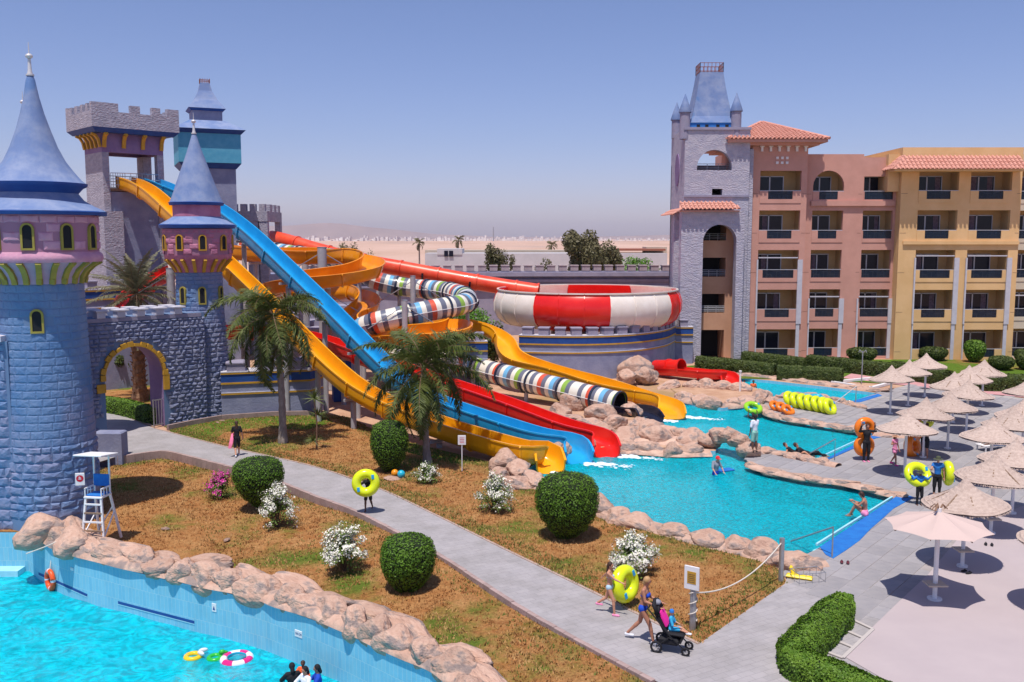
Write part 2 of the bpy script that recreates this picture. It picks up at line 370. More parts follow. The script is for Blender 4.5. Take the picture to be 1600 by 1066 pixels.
M_['dirt']=mat('sandy_dirt',(.42,.24,.15),(.52,.33,.22),c3=(.34,.22,.10),scale=.8,rough=.95,bump=.5,bscale=6,bdist=.05,c3s=.3,c3t=.55)
M_['desert']=mat('desert_sand',(.46,.30,.22),(.56,.38,.30),c3=(.38,.27,.22),scale=.02,rough=.95,coord='Object',c3s=.5,stretch=(1,.25,1))
M_['path']=brick_mat('grey_path_pavers',(.345,.325,.335),(.38,.355,.365),(.29,.275,.285),.42,.21,.008,R(-30),dirt=.22)
M_['sandpath']=brick_mat('sand_path_pavers',(.50,.36,.26),(.55,.40,.30),(.40,.28,.2),.42,.21,.008,R(-30),dirt=.15)
M_['concrete']=mat('pink_beige_concrete',(.40,.34,.35),(.44,.375,.38),scale=.6,rough=.9,bump=.3,bscale=60,bdist=.005,lo=.3,hi=.7)
M_['paver']=mat('grey_deck_slab',(.27,.26,.275),(.34,.32,.325),c3=(.39,.36,.34),scale=1.1,rough=.85,bump=.25,bscale=40,bdist=.01,randc=.09,c3s=.4,c3t=.58)
M_['mortar']=mat('slab_joint_mortar',(.30,.27,.26),(.36,.32,.31),scale=3,rough=.95)
M_['pinkpave']=mat('pink_paving',(.50,.24,.25),(.56,.30,.30),scale=1.5,rough=.9)
M_['beach']=mat('blue_rubber_paint',(.01,.13,.46),(.015,.17,.52),scale=3,rough=.75,bump=.4,bscale=50,bdist=.01)
M_['floor']=brick_mat('pool_floor_tiles',(.22,.74,.86),(.26,.78,.90),(.34,.80,.90),.6,.6,.02,R(20),dirt=.10)
M_['ptile']=brick_mat('pale_blue_pool_tiles',(.17,.50,.68),(.22,.55,.70),(.36,.60,.70),.16,.5,.008,dirt=.10,coord='UV')
M_['step']=mat('pale_pool_step',(.30,.62,.74),(.36,.68,.78),scale=2,rough=.6)
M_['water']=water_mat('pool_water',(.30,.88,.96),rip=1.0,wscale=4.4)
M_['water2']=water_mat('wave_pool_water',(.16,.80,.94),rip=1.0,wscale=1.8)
M_['foam']=mat('white_foam',(.62,.80,.86),(.85,.93,.95),scale=9,rough=.6,bump=.8,bscale=20)
M_['kerb']=mat('mauve_brown_kerb',(.30,.21,.20),(.38,.28,.26),scale=3,rough=.9,bump=.4,bscale=20,randc=.12)

BASIN=GP([(815,758),(870,764),(930,792),(965,806),(1000,812),(1050,828),(1100,842),(1140,850),(1200,862),(1240,874),(1281,856),(1408,774),(1390,766),(1319,752),(1256,744),(1203,733),(1170,724),(1163,714),(1176,704),(1200,702),(1240,710),(1282,722),(1370,678),(1337,669),(1287,661),(1225,651),(1197,643),(1190,634),(1205,624),(1250,617),(1303,624),(1326,629),(1372,614),(1290,604),(1200,594),(1150,590),(1136,594),(1140,602),(1175,604),(1199,611),(1201,618),(1190,626),(1166,633),(1128,637),(1090,631),(1058,624),(1040,634),(1020,650),(998,652),(988,658),(1005,667),(1060,677),(1100,684),(1122,694),(1118,704),(1060,704),(1010,704),(962,698),(928,697),(898,704),(866,713),(832,727),(812,742)])
LOWER=GP([(50,897),(60,903),(100,928),(175,951),(250,972),(325,991),(400,1011),(443,1027),(506,1053),(560,1080),(620,1112),(700,1160)],-1.9)
# wall line of the lower pool (plan), extended out of the frame
wl=[(p.x,p.y) for p in LOWER]
wl=[(-24.0,32.3),(-17.35,32.3)]+wl[1:]+[(-.8,17.5),(2,12)]
wl=wl[:2]+[tuple(v) for v in spline([Vector(p) for p in wl[2:]],4)]
lowpoly=wl+[(2,4),(-40,4),(-40,32.3)]
FL_Z=-.35
# foreground lawn: between the pool wall and the path kerb
KERB=GP([(140,727),(182,714),(237,706),(260,705),(290,711),(325,720),(365,730),(405,741),(445,755),(500,777),(557,798),(626,833),(684,864),(739,899),(800,939),(850,969),(900,997),(969,1035),(1027,1066),(1090,1100)])
UPE=GP([(1226,913),(1092,1007),(874,900),(816,872),(759,844),(672,801),(595,765),(500,732),(425,714),(360,700),(300,685),(270,677),(242,670)])
KXY=[(p.x,p.y) for p in KERB]
flawn=[(p.x,p.y) for p in KERB]+[(6,15),(3,8)]+[(2,12)]+wl[::-1][1:-2]+[(-17.35,32.3),(-40,32.3),(-40,44)]
def flz(x,y):
    d=min(polydist((x,y),wl,False),4)/4
    return .10*n3(x*.25,y*.25)+(-.12*(1-d))+.26*max(0,1-polydist((x,y),KXY,False)/3.5)*max(0,min(1,(37.5-y)/7))
basin=[(p.x,p.y) for p in BASIN]
hole2=[(-40,44)]+[(p.x,p.y) for p in KERB]+[(6,15),(3,8),(2,4),(-40,4)]
ground=sheet('ground',[(-400,-60),(400,-60),(400,99),(-400,99)],[basin,hole2],-.03,M_['dirt'],kind='structure')
sheet('desert',[(-9000,97.5),(9000,97.5),(9000,12000),(-9000,12000)],[],5.0,M_['desert'],kind='structure',step=600,zf=lambda x,y:6*n3(x*.0011,y*.0011)*min(1,max(0,(y-700)/1200)))
fl=sheet('foreground_lawn',flawn,[],FL_Z,M_['lawn'],kind='structure',step=.8,zf=flz,skirt=-2.2,smooth=False)
# lower pool
MB_=MB(); MB_.add([(-40,4,-3.1),(4,4,-3.1),(4,36,-3.1),(-40,36,-3.1)],[(0,1,2,3)]); MB_.build('wave_pool_floor',M_['floor'],kind='structure')
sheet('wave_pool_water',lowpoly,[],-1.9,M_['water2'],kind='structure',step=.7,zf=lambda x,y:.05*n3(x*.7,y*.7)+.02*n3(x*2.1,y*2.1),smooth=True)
def wall_uv(name,line,z0,z1,m,kind='structure'):
    b=MB(); uv=[]; s=0
    for i in range(len(line)-1):
        a,c=line[i],line[i+1]; d=math.dist(a,c)
        b.add([(a[0],a[1],z0),(c[0],c[1],z0),(c[0],c[1],z1),(a[0],a[1],z1)],[(0,1,2,3)])
        uv+=[(s,z0),(s+d,z0),(s+d,z1),(s,z1)]; s+=d
    o=b.build(name,m,kind=kind); u=o.data.uv_layers.new(name='UVMap')
    for i,q in enumerate(uv): u.data[i].uv=q
    return o
def off(line,d):
    o=[]
    for i,p in enumerate(line):
        a=Vector(line[max(i-1,0)][:2]); b=Vector(line[min(i+1,len(line)-1)][:2]); t=(b-a).normalized(); o.append((p[0]-t.y*d,p[1]+t.x*d))
    return o
wl_f=wl
pw=wall_uv('wave_pool_wall',off(wl_f,-.03),-3.2,-.45,M_['ptile'])
b=MB(); b.box(-24,31.75,-2.6,-17.5,32.28,-1.70); b.build('pool_step',M_['step'],kind='structure')
# slots, plates on the pool wall
def wallpt(px,py):     # the point of the wall seen at a pixel
    best=None
    for i in range(1,len(wl_f)-1):
        a,c=wl_f[i],wl_f[i+1]
        p=L(px,py,a,c); t=(Vector(p[:2])-Vector(a)).dot(Vector(c)-Vector(a))/max((Vector(c)-Vector(a)).length_squared,1e-9)
        if -.02<=t<=1.02 and (best is None or p.y<best[0].y):
            d=(Vector(c)-Vector(a)).normalized(); best=(p,Vector((d.x,d.y,0)))
    return best
for a_,b_ in (((62,896),(138,930)),((186,941),(305,972))):
    (p,t1),(q,t2)=wallpt(*a_),wallpt(*b_)
    nrm=Vector((-t1.y,t1.x,0));nrm=nrm if nrm.y<0 else -nrm
    e_=empty('overflow_slot',p,0,'long dark overflow slot in the wave pool wall '+('beside the orange life ring' if a_[0]<100 else 'midway along the tiled wall'),'slot')
    m_=MB()
    N_=10; pts=[]
    for k in range(N_+1):
        x=a_[0]+(b_[0]-a_[0])*k/N_; y=a_[1]+(b_[1]-a_[1])*k/N_; w_=wallpt(x,y)
        if w_: pts.append(w_[0]-p+nrm*.03)
    for i in range(len(pts)-1): m_.bar(pts[i],pts[i+1],.02,.09)
    m_.build('opening',M_['deepblue'],e_)
    m_=MB()
    for i in range(len(pts)-1): m_.bar(pts[i]+Vector((0,0,-.06)),pts[i+1]+Vector((0,0,-.06)),.03,.022)
    m_.build('sill',M_['step'],e_)
# grass tufts as stuff
def tufts(name,poly,n,zf,m,hmin=.03,hmax=.09,label=None,dens=None):
    xs=[p[0] for p in poly]; ys=[p[1] for p in poly]; b=MB(); c=0; tries=0; xs0,xs1,ys0,ys1=min(xs),max(xs),min(ys),max(ys)
    while c<n and tries<n*12:
        tries+=1; x=random.uniform(xs0,xs1); y=random.uniform(ys0,ys1)
        if abs(x)>y*.58+1 or not inside((x,y),poly): continue
        if dens and random.random()>dens(x,y): continue
        z=zf(x,y); 
        for k in range(3):
            a=random.uniform(0,2*PI); h=random.uniform(hmin,hmax); w_=random.uniform(.012,.03); lx=random.uniform(-.05,.05); ly=random.uniform(-.05,.05)
            dx,dy=math.cos(a)*w_,math.sin(a)*w_; ox,oy=random.uniform(-.05,.05),random.uniform(-.05,.05)
            b.add([(x+ox-dx,y+oy-dy,z-.01),(x+ox+dx,y+oy+dy,z-.01),(x+ox+lx,y+oy+ly,z+h)],[(0,1,2)])
        c+=1
    o=b.build(name,m,kind='stuff'); o['label']=label; o['category']='grass'; return o
M_['tuftd']=mat('dry_grass_blades',(.38,.18,.06),(.50,.30,.12),scale=.8,rough=.9,lo=.42,hi=.58)
M_['tuftg']=mat('green_grass_blades',(.10,.14,.02),(.20,.20,.05),scale=.8,rough=.9)
tufts('dry_grass',flawn,16000,lambda x,y:FL_Z+flz(x,y),M_['tuftd'],label='dry orange brown grass covering the lawn beside the wave pool',dens=lambda x,y:.35+.65*(n3(x*.6,y*.6)>-.1))
# mid lawn: between the path and the slides / upper pool
MID=GP([(1230,910),(1092,1007),(874,900),(816,872),(759,844),(672,801),(595,765),(500,732),(425,714),(360,700),(300,685),(270,677),(255,664),(352,652),(430,648),(495,645),(545,652),(600,680),(700,708),(790,728),(825,752),(870,775),(930,797),(1000,820),(1100,848),(1200,866)])
mid=[(p.x,p.y) for p in MID]
sheet('middle_lawn',mid,[],0.0,M_['lawn'],kind='structure')
sheet('path_lawn_edge',[(p.x,p.y) for p in GP([(270,677),(255,664),(352,652),(430,648),(500,646),(520,660),(480,672),(400,668),(350,676),(330,692)])],[],.006,M_['lawng'],kind='structure')
sheet('slide_lawn_edge',[(p.x,p.y) for p in GP([(600,690),(640,692),(700,706),(780,725),(800,740),(760,742),(700,722),(640,708)])],[],.006,M_['lawng'],kind='structure')
tufts('middle_lawn_grass',mid,13000,lambda x,y:0,M_['tuftd'],label='dry brown grass covering the lawn between the path and the slides')
tufts('green_grass',mid,7000,lambda x,y:0,M_['tuftg'],label='sparse green grass along the edges of the middle lawn',dens=lambda x,y:1.0 if polydist((x,y),mid)<.9 else (.25 if n3(x*.3,y*.3,3)>.15 else 0))
tufts('foreground_green_grass',flawn,5000,lambda x,y:FL_Z+flz(x,y),M_['tuftg'],label='green grass along the kerb of the foreground lawn',dens=lambda x,y:1.0 if polydist((x,y),[(p.x,p.y) for p in KERB],False)<.8 else (.4 if n3(x*.25,y*.25,5)>.2 else 0))
# path
PATH=[(p.x,p.y) for p in KERB]+[(p.x,p.y) for p in UPE]
PATH=[(p.x,p.y) for p in KERB]+[(6,15),(9,15)]+[(p.x,p.y) for p in UPE]+[(p.x,p.y) for p in GP([(205,655),(163,640),(150,660),(150,690)])]
dk_n=G(1226,913); 
sheet('footpath',PATH[:len(KERB)]+[(6,15),(14,15)]+[(p.x,p.y) for p in GP([(1330,905)])]+PATH[len(KERB)+2:],[],.010,M_['path'],kind='structure')
sheet('sandy_path',[(p.x,p.y) for p in GP([(163,641),(232,660),(242,668),(205,655),(163,618),(150,600),(120,600),(120,640)])],[],.016,M_['sandpath'],kind='structure')
# kerb of single blocks
ks=spline([Vector((p.x,p.y,0)) for p in KERB[1:-1]],10)
kroot=tag(empty('path_kerb',(0,0,0)),kind='structure')
acc=0; last=ks[0]; kb=[]
L_=[0]
for i in range(1,len(ks)): L_.append(L_[-1]+(ks[i]-ks[i-1]).length)
def atlen(s):
    for i in range(1,len(ks)):
        if L_[i]>=s: t=(s-L_[i-1])/(L_[i]-L_[i-1]); return ks[i-1].lerp(ks[i],t)
    return ks[-1]
s=0; kme=None; nk=0; kst=MB()
while s<L_[-1]-.4 and nk<290:
    a=atlen(s); c=atlen(s+.39); d=c-a; 
    if kme is None:
        m_=MB(); m_.cbox(0,-.12,-.42,.385,0.02,.035,.012); ko=m_.build('kerb_block',M_['kerb'],kroot); kme=ko.data
    else: ko=bpy.data.objects.new('kerb_block',kme); COL.objects.link(ko); ko.parent=kroot
    ko.location=(a.x,a.y,random.uniform(-.008,.008)); ko.rotation_euler=(0,0,math.atan2(d.y,d.x)); s+=.4; nk+=1
# edging strip on the upper side of the path
es=spline([Vector((p.x,p.y,0)) for p in UPE[1:]],6); m_=MB()
for i in range(len(es)-1): m_.bar(es[i]+Vector((0,0,.0)),es[i+1]+Vector((0,0,.0)),.09,.06)
m_.build('path_edging',mat('edging_concrete',(.36,.26,.22),(.42,.31,.26),scale=3,rough=.9),kind='structure')
# decks ------------------------------------------------------------
dA=G(1281,856); dB=G(1408,774); ang=math.atan2(dB.y-dA.y,dB.x-dA.x)
DECK=[(p.x,p.y) for p in GP([(1226,913),(1240,876),(1281,856),(1408,774),(1390,766),(1319,752),(1256,744),(1203,733),(1170,724),(1163,714),(1176,704),(1200,702),(1240,710),(1282,722),(1370,678),(1337,669),(1287,661),(1225,651),(1197,643),(1190,634),(1205,624),(1250,617),(1303,624),(1326,629),(1372,614),(1400,606),(1420,602),(1700,634),(1900,700),(2400,1100)])]+[(14,15)]
DECK2=[(p.x,p.y) for p in GP([(1226,913),(1330,905),(1317,1026),(1406,940),(1495,841),(1600,790),(1700,745),(2300,745)])]
sheet('deck_bed',DECK,[],.004,M_['mortar'],kind='structure',skirt=-1.4)
CONC=[(p.x,p.y) for p in GP([(1317,1026),(1406,940),(1450,899),(1495,845),(1540,815),(1640,775),(2300,760)])]+[(30,12),(10.5,12),(9.6,17.5)]
sheet('concrete_terrace',CONC,[],.026,M_['concrete'],kind='structure',skirt=0)
sheet('pink_walkway',[(p.x,p.y) for p in GP([(1316,591),(1420,603),(1500,612),(1700,630),(1700,618),(1500,602),(1400,594),(1330,584)])],[],.012,M_['pinkpave'],kind='structure')
droot=tag(empty('pool_deck',(0,0,0)),kind='structure')
ca,sa=math.cos(ang),math.sin(ang); PW,PH=.92,.62; cells=[]
for i in range(-90,90):
    for j in range(-90,90):
        u=i*PW+(.46 if j%2 else 0); v=j*PH; x=dA.x+ca*u-sa*v; y=dA.y+sa*u+ca*v
        if not(15<y<72) or abs(x)>y*.60: continue
        cc=[(x+ca*du-sa*dv,y+sa*du+ca*dv) for du,dv in ((0,0),(PW,0),(PW,PH),(0,PH))]
        mx_,my_=(cc[0][0]+cc[2][0])/2,(cc[0][1]+cc[2][1])/2
        if not inside((mx_,my_),DECK) or inside((mx_,my_),CONC): continue
        if polydist((mx_,my_),basin)<.30 : continue
        cells.append((y,x))
cells.sort()
pm=MB(); pm.cbox(.008,.008,-.02,PW-.008,PH-.008,.018,.006); pst=MB(); pme=None
for k,(y,x) in enumerate(cells):
    if k<290:
        if pme is None: o=pm.build('paver',M_['paver'],droot); pme=o.data
        else: o=bpy.data.objects.new('paver',pme); COL.objects.link(o); o.parent=droot
        o.location=(x,y,random.uniform(-.003,.003)); o.rotation_euler=(0,0,ang)
    else:
        z=.018+random.uniform(-.003,.003); g=.012
        pst.add([(x+ca*du-sa*dv,y+sa*du+ca*dv,z) for du,dv in ((g,g),(PW-g,g),(PW-g,PH-g),(g,PH-g))],[(0,1,2,3)])
pst.build('far_pavers',M_['paver'],droot,kind='stuff')
# blue painted beach edges with a pale drain line
def beach(pts,z=.034): sheet('beach_entry_strip',[(p.x,p.y) for p in GP(pts)],[],z,M_['beach'],kind='structure',skirt=-.3)
beach([(1281,856),(1290,868),(1302,874),(1322,861),(1343,846),(1360,828),(1383,808),(1396,796),(1428,778),(1408,772)])
beach([(1282,722),(1290,721),(1335,701),(1350,690),(1385,682),(1388,679),(1372,677)])
beach([(1326,629),(1345,629),(1378,619),(1372,616)])
for a_,b_ in (((1276,851),(1405,770)),((1281,715),(1368,675))):
    m_=MB(); m_.bar(G(*a_)+Vector((0,0,.0)),G(*b_)+Vector((0,0,.0)),.07,.07); m_.build('drain_channel',M_['step'],kind='structure')
# shallow sloping floors by the beaches
def ramp(pts,zs,name='beach_floor'):
    m_=MB(); m_.add([(*G(*p).xy,z) for p,z in zip(pts,zs)],[(0,1,2,3)]); m_.build(name,M_['floor'],kind='structure')
ramp([(1281,857),(1408,774),(1330,750),(1180,800)],[-.1,-.1,-1.2,-1.2])
ramp([(1282,722),(1372,677),(1300,662),(1200,700)],[-.1,-.1,-1.2,-1.2])
# upper pools
sheet('pool_floor',basin,[],-1.25,M_['floor'],kind='structure')
b=MB()
wall_uv('pool_wall',basin+[basin[0]],-1.3,-.02,M_['ptile'])
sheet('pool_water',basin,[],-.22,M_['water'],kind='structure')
# ---------------------------------------------------------------- rocks
rockmeshes=[]
ORD='first second third fourth fifth sixth seventh eighth ninth tenth eleventh twelfth thirteenth fourteenth fifteenth sixteenth seventeenth eighteenth nineteenth twentieth'.split(); ORD+=['twenty-'+o for o in ORD[:9]]+['thirtieth']+['thirty-'+o for o in ORD[:9]]
def rock_mesh(seed,sub=4):
    bm=bmesh.new(); bmesh.ops.create_icosphere(bm,subdivisions=sub,radius=1)
    rnd=random.Random(seed); dirs=[Vector((rnd.uniform(-1,1),rnd.uniform(-1,1),rnd.uniform(-.6,1))).normalized() for _ in range(9)]; cut=[rnd.uniform(.66,1.0) for _ in dirs]
    for v in bm.verts:
        p=v.co.copy(); q=p*1.0
        for d,c in zip(dirs,cut):
            k=q.dot(d)
            if k>c: q-=d*(k-c)*.95
        q*=1+.20*n3(p.x*1.2+seed*3.7,p.y*1.2,p.z*1.2)+.06*n3(p.x*3.0,p.y*3.0+seed,p.z*3.0)+.03*n3(p.x*7,p.y*7+seed,p.z*7)
        cr=abs(n3(p.x*1.9+seed,p.y*1.9,p.z*1.9+7))
        if cr<.07: q*=1-.12*(1-cr/.07)
        v.co=q
    me=bpy.data.meshes.new('boulder'); bm.to_mesh(me); bm.free(); me.polygons.foreach_set('use_smooth',[True]*len(me.polygons)); me.materials.append(M_['rock']); return me
for k in range(10): rockmeshes.append(rock_mesh(k+1))
def boulder(x,y,z,sx_,sy_,sz_,rz,label,group=None,k=None):
    o=bpy.data.objects.new('boulder',rockmeshes[random.randrange(10) if k is None else k]); COL.objects.link(o)
    o.location=(x,y,z); o.scale=(sx_,sy_,sz_); o.rotation_euler=(random.uniform(-.2,.2),random.uniform(-.2,.2),rz); tag(o,label,'boulder',group); return o
def rockrow(pts,spacing,r,h,z,label,group,seed=0,jit=.25,ledge=None,closed=False):
    random.seed(seed); P=[Vector((p[0],p[1],0)) for p in pts]; P=spline(P,6) if len(P)>2 else [P[0].lerp(P[1],t/8) for t in range(9)]
    Ls=[0]
    for i in range(1,len(P)): Ls.append(Ls[-1]+(P[i]-P[i-1]).length)
    s=spacing*.3; i=1; nn_=0
    while s<Ls[-1]:
        while Ls[i]<s: i+=1
        t=(s-Ls[i-1])/(Ls[i]-Ls[i-1]); q=P[i-1].lerp(P[i],t); d=P[i]-P[i-1]; k=random.uniform(.75,1.3)
        boulder(q.x+random.uniform(-1,1)*jit*r,q.y+random.uniform(-1,1)*jit*r,z+random.uniform(-.1,.1)*h,spacing*.68*k,r*random.uniform(.8,1.15),h*random.uniform(.75,1.25),math.atan2(d.y,d.x)+random.uniform(-.25,.25),ORD[nn_]+' '+label,group); nn_+=1
        s+=spacing*random.uniform(.85,1.15)*k
    if ledge:
        m_=MB(); n_=8; vs=[];fs=[]
        for i,p in enumerate(P):
            d=(P[min(i+1,len(P)-1)]-P[max(i-1,0)]).normalized(); nn=Vector((-d.y,d.x,0))
            for j in range(n_):
                a=PI*j/(n_-1); rr=1+.18*n3(p.x*1.1,p.y*1.1,j*.5)
                vs.append(p+nn*math.cos(a)*ledge[0]*rr+Vector((0,0,z-h*.3+math.sin(a)*ledge[1]*rr)))
        for i in range(len(P)-1):
            for j in range(n_-1): fs.append((i*n_+j,(i+1)*n_+j,(i+1)*n_+j+1,i*n_+j+1))
        m_.add(vs,fs); o=m_.build('rock_ledge',M_['rock'],smooth=True,kind='structure')
g1='boulders capping the tiled wall of the wave pool'
row=off(wl_f[2:],.28); row=[p for p in row if p[1]>13]
rockrow(row,1.0,.42,.42,-.27,'boulder from the left in the rock row capping the wave pool wall',g1,3,ledge=(.40,.22))
rockrow(off(wl_f[2:-3],.85),1.7,.42,.32,-.22,'small boulder from the left on the lawn side of the wave pool rocks','boulders behind the wave pool rock row',5,jit=.5)
for (px,py,sx_,sz_) in ((66,822,.95,.62),(118,840,.7,.5)):
    p=G(px,py+20,-.4); boulder(p.x,p.y,-.15,sx_,.75,sz_,.5,'large tan boulder at the foot of the big blue tower' if px<100 else 'tan boulder leaning beside the legs of the lifeguard chair')
def pr(l): return [(p.x,p.y) for p in GP(l)]
rockrow(pr([(835,757),(870,772),(930,797),(965,812),(1005,820),(1050,834),(1100,848),(1145,858),(1195,870),(1235,884),(1285,880)]),1.15,.55,.50,.02,'boulder from the left between the dry lawn and the big splash pool','boulders between lawn and splash pool',7,ledge=(.5,.3))
rockrow(pr([(1405,776),(1370,768),(1319,756),(1256,748),(1203,737),(1172,728)]),.9,.34,.16,.03,'low rock from the right edging the far side of the big splash pool','low rocks along the deck peninsula',9,ledge=(.32,.16))
rockrow(pr([(1172,712),(1200,708),(1240,715),(1280,724),(1310,730)]),.9,.32,.22,.05,'low rock from the left edging the deck peninsula towards the middle pool','rocks on the north side of the peninsula',11,ledge=(.3,.2))
rockrow(pr([(1415,684),(1372,681),(1337,673),(1287,665),(1225,655),(1197,646),(1192,636)]),.9,.32,.18,.04,'low rock from the right edging the deck where the swim rings lie','rocks round the ring deck',13,ledge=(.32,.18))
rockrow(pr([(1198,630),(1215,622),(1250,617),(1303,626),(1345,637)]),1.0,.35,.2,.04,'low rock from the left behind the heap of swim rings','rocks behind the swim rings',14,ledge=(.3,.16))
rockrow(pr([(1380,612),(1290,601),(1200,590),(1150,586)]),1.3,.4,.2,.03,'low rock from the right edging the far bank of the top pool','rocks on the far bank',15,ledge=(.4,.2))
# dam and bridge between the pools
rockrow(pr([(958,692),(1000,690),(1040,690),(1080,692),(1108,696)]),1.5,.95,.62,.05,'big boulder from the left in the dam between the splash pools','boulders of the dam',17,ledge=(1.0,.35))
rockrow(pr([(985,664),(1020,672),(1060,680),(1095,688)]),1.3,.7,.42,.05,'boulder from the left behind the dam by the dark slide mouth','boulders on the far side of the dam',18,ledge=(.8,.35))
for k,(px,py,z) in enumerate(((1108,697,.25),(1124,700,.62),(1140,703,.72),(1156,707,.60),(1170,712,.25))):
    p=G(px,py); boulder(p.x,p.y,z,.62,.62,.42,.3*k,['left foot of the rock arch','left shoulder of the rock arch','keystone boulder of the rock arch','right shoulder of the rock arch','right foot of the rock arch'][k]+' between the two splash pools')
rockrow(pr([(962,699),(1010,703),(1060,705),(1108,704)]),1.0,.5,.4,-.05,'rock from the left at the waterline of the dam facing the big pool','waterline rocks of the dam',19,ledge=(.5,.2))
# sand island with rocks by the red slide
isl=pr([(960,655),(1000,640),(1060,618),(1040,600),(1110,592),(1136,596),(1140,603),(1175,606),(1196,612),(1198,618),(1186,625),(1164,631),(1128,635),(1090,629),(1060,622),(1045,628)])
sheet('sandy_bank',isl,[],.012,M_['dirt'],kind='structure')
rockrow(pr([(1062,622),(1090,628),(1128,634),(1164,630),(1190,622),(1196,614)]),1.35,.6,.42,.0,'tan rock from the left at the water edge of the sandy bank','rocks round the sandy bank',21,ledge=(.5,.3))
rockrow(pr([(1040,606),(1070,604),(1105,606),(1140,609),(1175,611)]),1.25,.5,.38,.1,'tan rock from the left in the row below the short red slide','rocks below the short red slide',22)
for k,(px,py,sx_,sz_) in enumerate(((992,592,1.3,1.0),(1008,600,.9,.65),(978,602,.7,.55))):
    p=G(px,py); boulder(p.x,p.y,.35+sz_*.35,sx_,1.0,sz_,.2*k,['tall tan rock standing before the bowl slide wall','lower right rock of the outcrop before the bowl slide wall','small left rock of the outcrop before the bowl slide wall'][k])
for k,(px,py,r_,h_) in enumerate(((893,640,.9,.7),(915,634,.8,.85),(875,650,.8,.5),(940,655,1.0,.6),(960,668,.9,.45),(925,668,1.0,.35),(985,650,.7,.5),(895,662,.9,.35),(1003,668,.7,.4),(945,680,.8,.4))):
    p=G(px,py); boulder(p.x,p.y,h_*.5,r_,r_*.8,h_,k,ORD[k]+' boulder listed from the back in the bank under the striped tube end','boulders under the striped tube')
b_=pr([(850,655),(900,635),(960,640),(1000,655),(988,662),(1010,672),(1100,690),(1110,700),(1010,700),(960,694),(940,700),(900,672)])
sheet('rocky_bank',b_,[],.012,M_['dirt'],kind='structure')
for k,(px,py,r_,h_) in enumerate(((790,733,.75,.6),(808,742,.7,.45),(835,757,.8,.35),(812,760,.7,.35),(780,745,.5,.3))):
    p=G(px,py); boulder(p.x,p.y,h_*.45,r_,r_*.8,h_,k,['tall','rounded','flat right hand','low front','small left'][k]+' tan boulder by the lip of the long yellow slide','boulders by the yellow slide lip')
for k,(px,py) in enumerate(((870,714),(880,707),(915,698))):
    p=G(px,py); boulder(p.x,p.y,.15,.55,.5,.5,k,['tan rock between the yellow and the blue slide lips','second tan rock tucked beside the blue slide lip','tan rock between the blue and the red slide lips'][k])
# loose pale stones on the lawn
for k,(px,py) in enumerate(((258,827),(354,845),(340,661),(347,658))):
    p=G(px,py,FL_Z if py>700 else 0); o=boulder(p.x,p.y,p.z+.03,.16,.09,.05,k,['flat pale stone on the dry lawn near the lifeguard chair','flat pale stone on the dry lawn below the magenta bush','white stone in the grass left of the tall palm','second white stone in the grass left of the tall palm'][k]); 
# ================================================================ castle
def zy(py,D): return W(800,py,D).z
def frame(o,ang,z=0):       # local frame: u along, v outward-normal (towards -y before turning), w up
    return Matrix.Translation((o[0],o[1],z))@Matrix.Rotation(ang,4,'Z')
def plate(b,outer,holes,y0,y1,mi=0,mis=None):
    """wall in the local x-z plane between y0 (front) and y1 (back), with openings"""
    pts=[];edges=[]
    def loop(l):
        n=len(pts); pts.extend([Vector(p) for p in l]); edges.extend([(n+i,n+(i+1)%len(l)) for i in range(len(l))])
    loop(outer)
    for h in holes: loop(h)
    vo,_,fo,_,_,_=delaunay_2d_cdt(pts,edges,[],0,1e-5)
    for f in fo:
        c=sum((vo[i] for i in f),Vector((0,0)))/len(f)
        if inside(c,outer) and not any(inside(c,h) for h in holes):
            q=[vo[i] for i in f]
            if (q[1]-q[0]).cross(q[2]-q[0])<0: q=q[::-1]
            b.add([(p.x,y0,p.y) for p in q],[tuple(range(len(q)))],mi)
            b.add([(p.x,y1,p.y) for p in q],[tuple(range(len(q)-1,-1,-1))],mi)
    for k,l in enumerate([outer]+list(holes)):
        for i in range(len(l)):
            p,q=l[i],l[(i+1)%len(l)]
            b.add([(p[0],y0,p[1]),(q[0],y0,q[1]),(q[0],y1,q[1]),(p[0],y1,p[1])],[(0,1,2,3)],(mis if (mis is not None and k>0) else mi))
def archpts(xc,hw,z0,zs,n=14,e=1.0):
    o=[(xc-hw,z0),(xc+hw,z0)]
    for k in range(n+1):
        a=PI*k/n; o.append((xc+hw*math.cos(a),zs+hw*e*math.sin(a)))
    return o
def stone_piece(S_,u0,v0,u1,v1,proud,jit,rnd):
    """one raised stone on a surface S_(u,v,offset)"""
    du,dv=u1-u0,v1-v0; bv=min(du,dv)*.12
    j=lambda s: rnd.uniform(-jit,jit)*s
    base=[(u0,v0),(u1,v0),(u1,v1),(u0,v1)]
    t=[(u0+bv+abs(j(du)),v0+bv+abs(j(dv))),((u0+u1)/2,v0+bv+abs(j(dv))*.6),(u1-bv-abs(j(du)),v0+bv+abs(j(dv))),(u1-bv-abs(j(du)),v1-bv-abs(j(dv))),((u0+u1)/2,v1-bv-abs(j(dv))*.6),(u0+bv+abs(j(du)),v1-bv-abs(j(dv)))]
    vs=[S_(u,v,0.0) for u,v in base]+[S_(u,v,proud*rnd.uniform(.55,1.25)) for u,v in t]+[S_((u0+u1)/2+j(du),(v0+v1)/2+j(dv),proud*rnd.uniform(1.0,1.5))]
    fs=[(0,1,6,5,4),(1,2,7,6),(2,3,9,8,7),(3,0,4,9),(4,5,10),(5,6,10),(6,7,10),(7,8,10),(8,9,10),(9,4,10)]
    return vs,fs
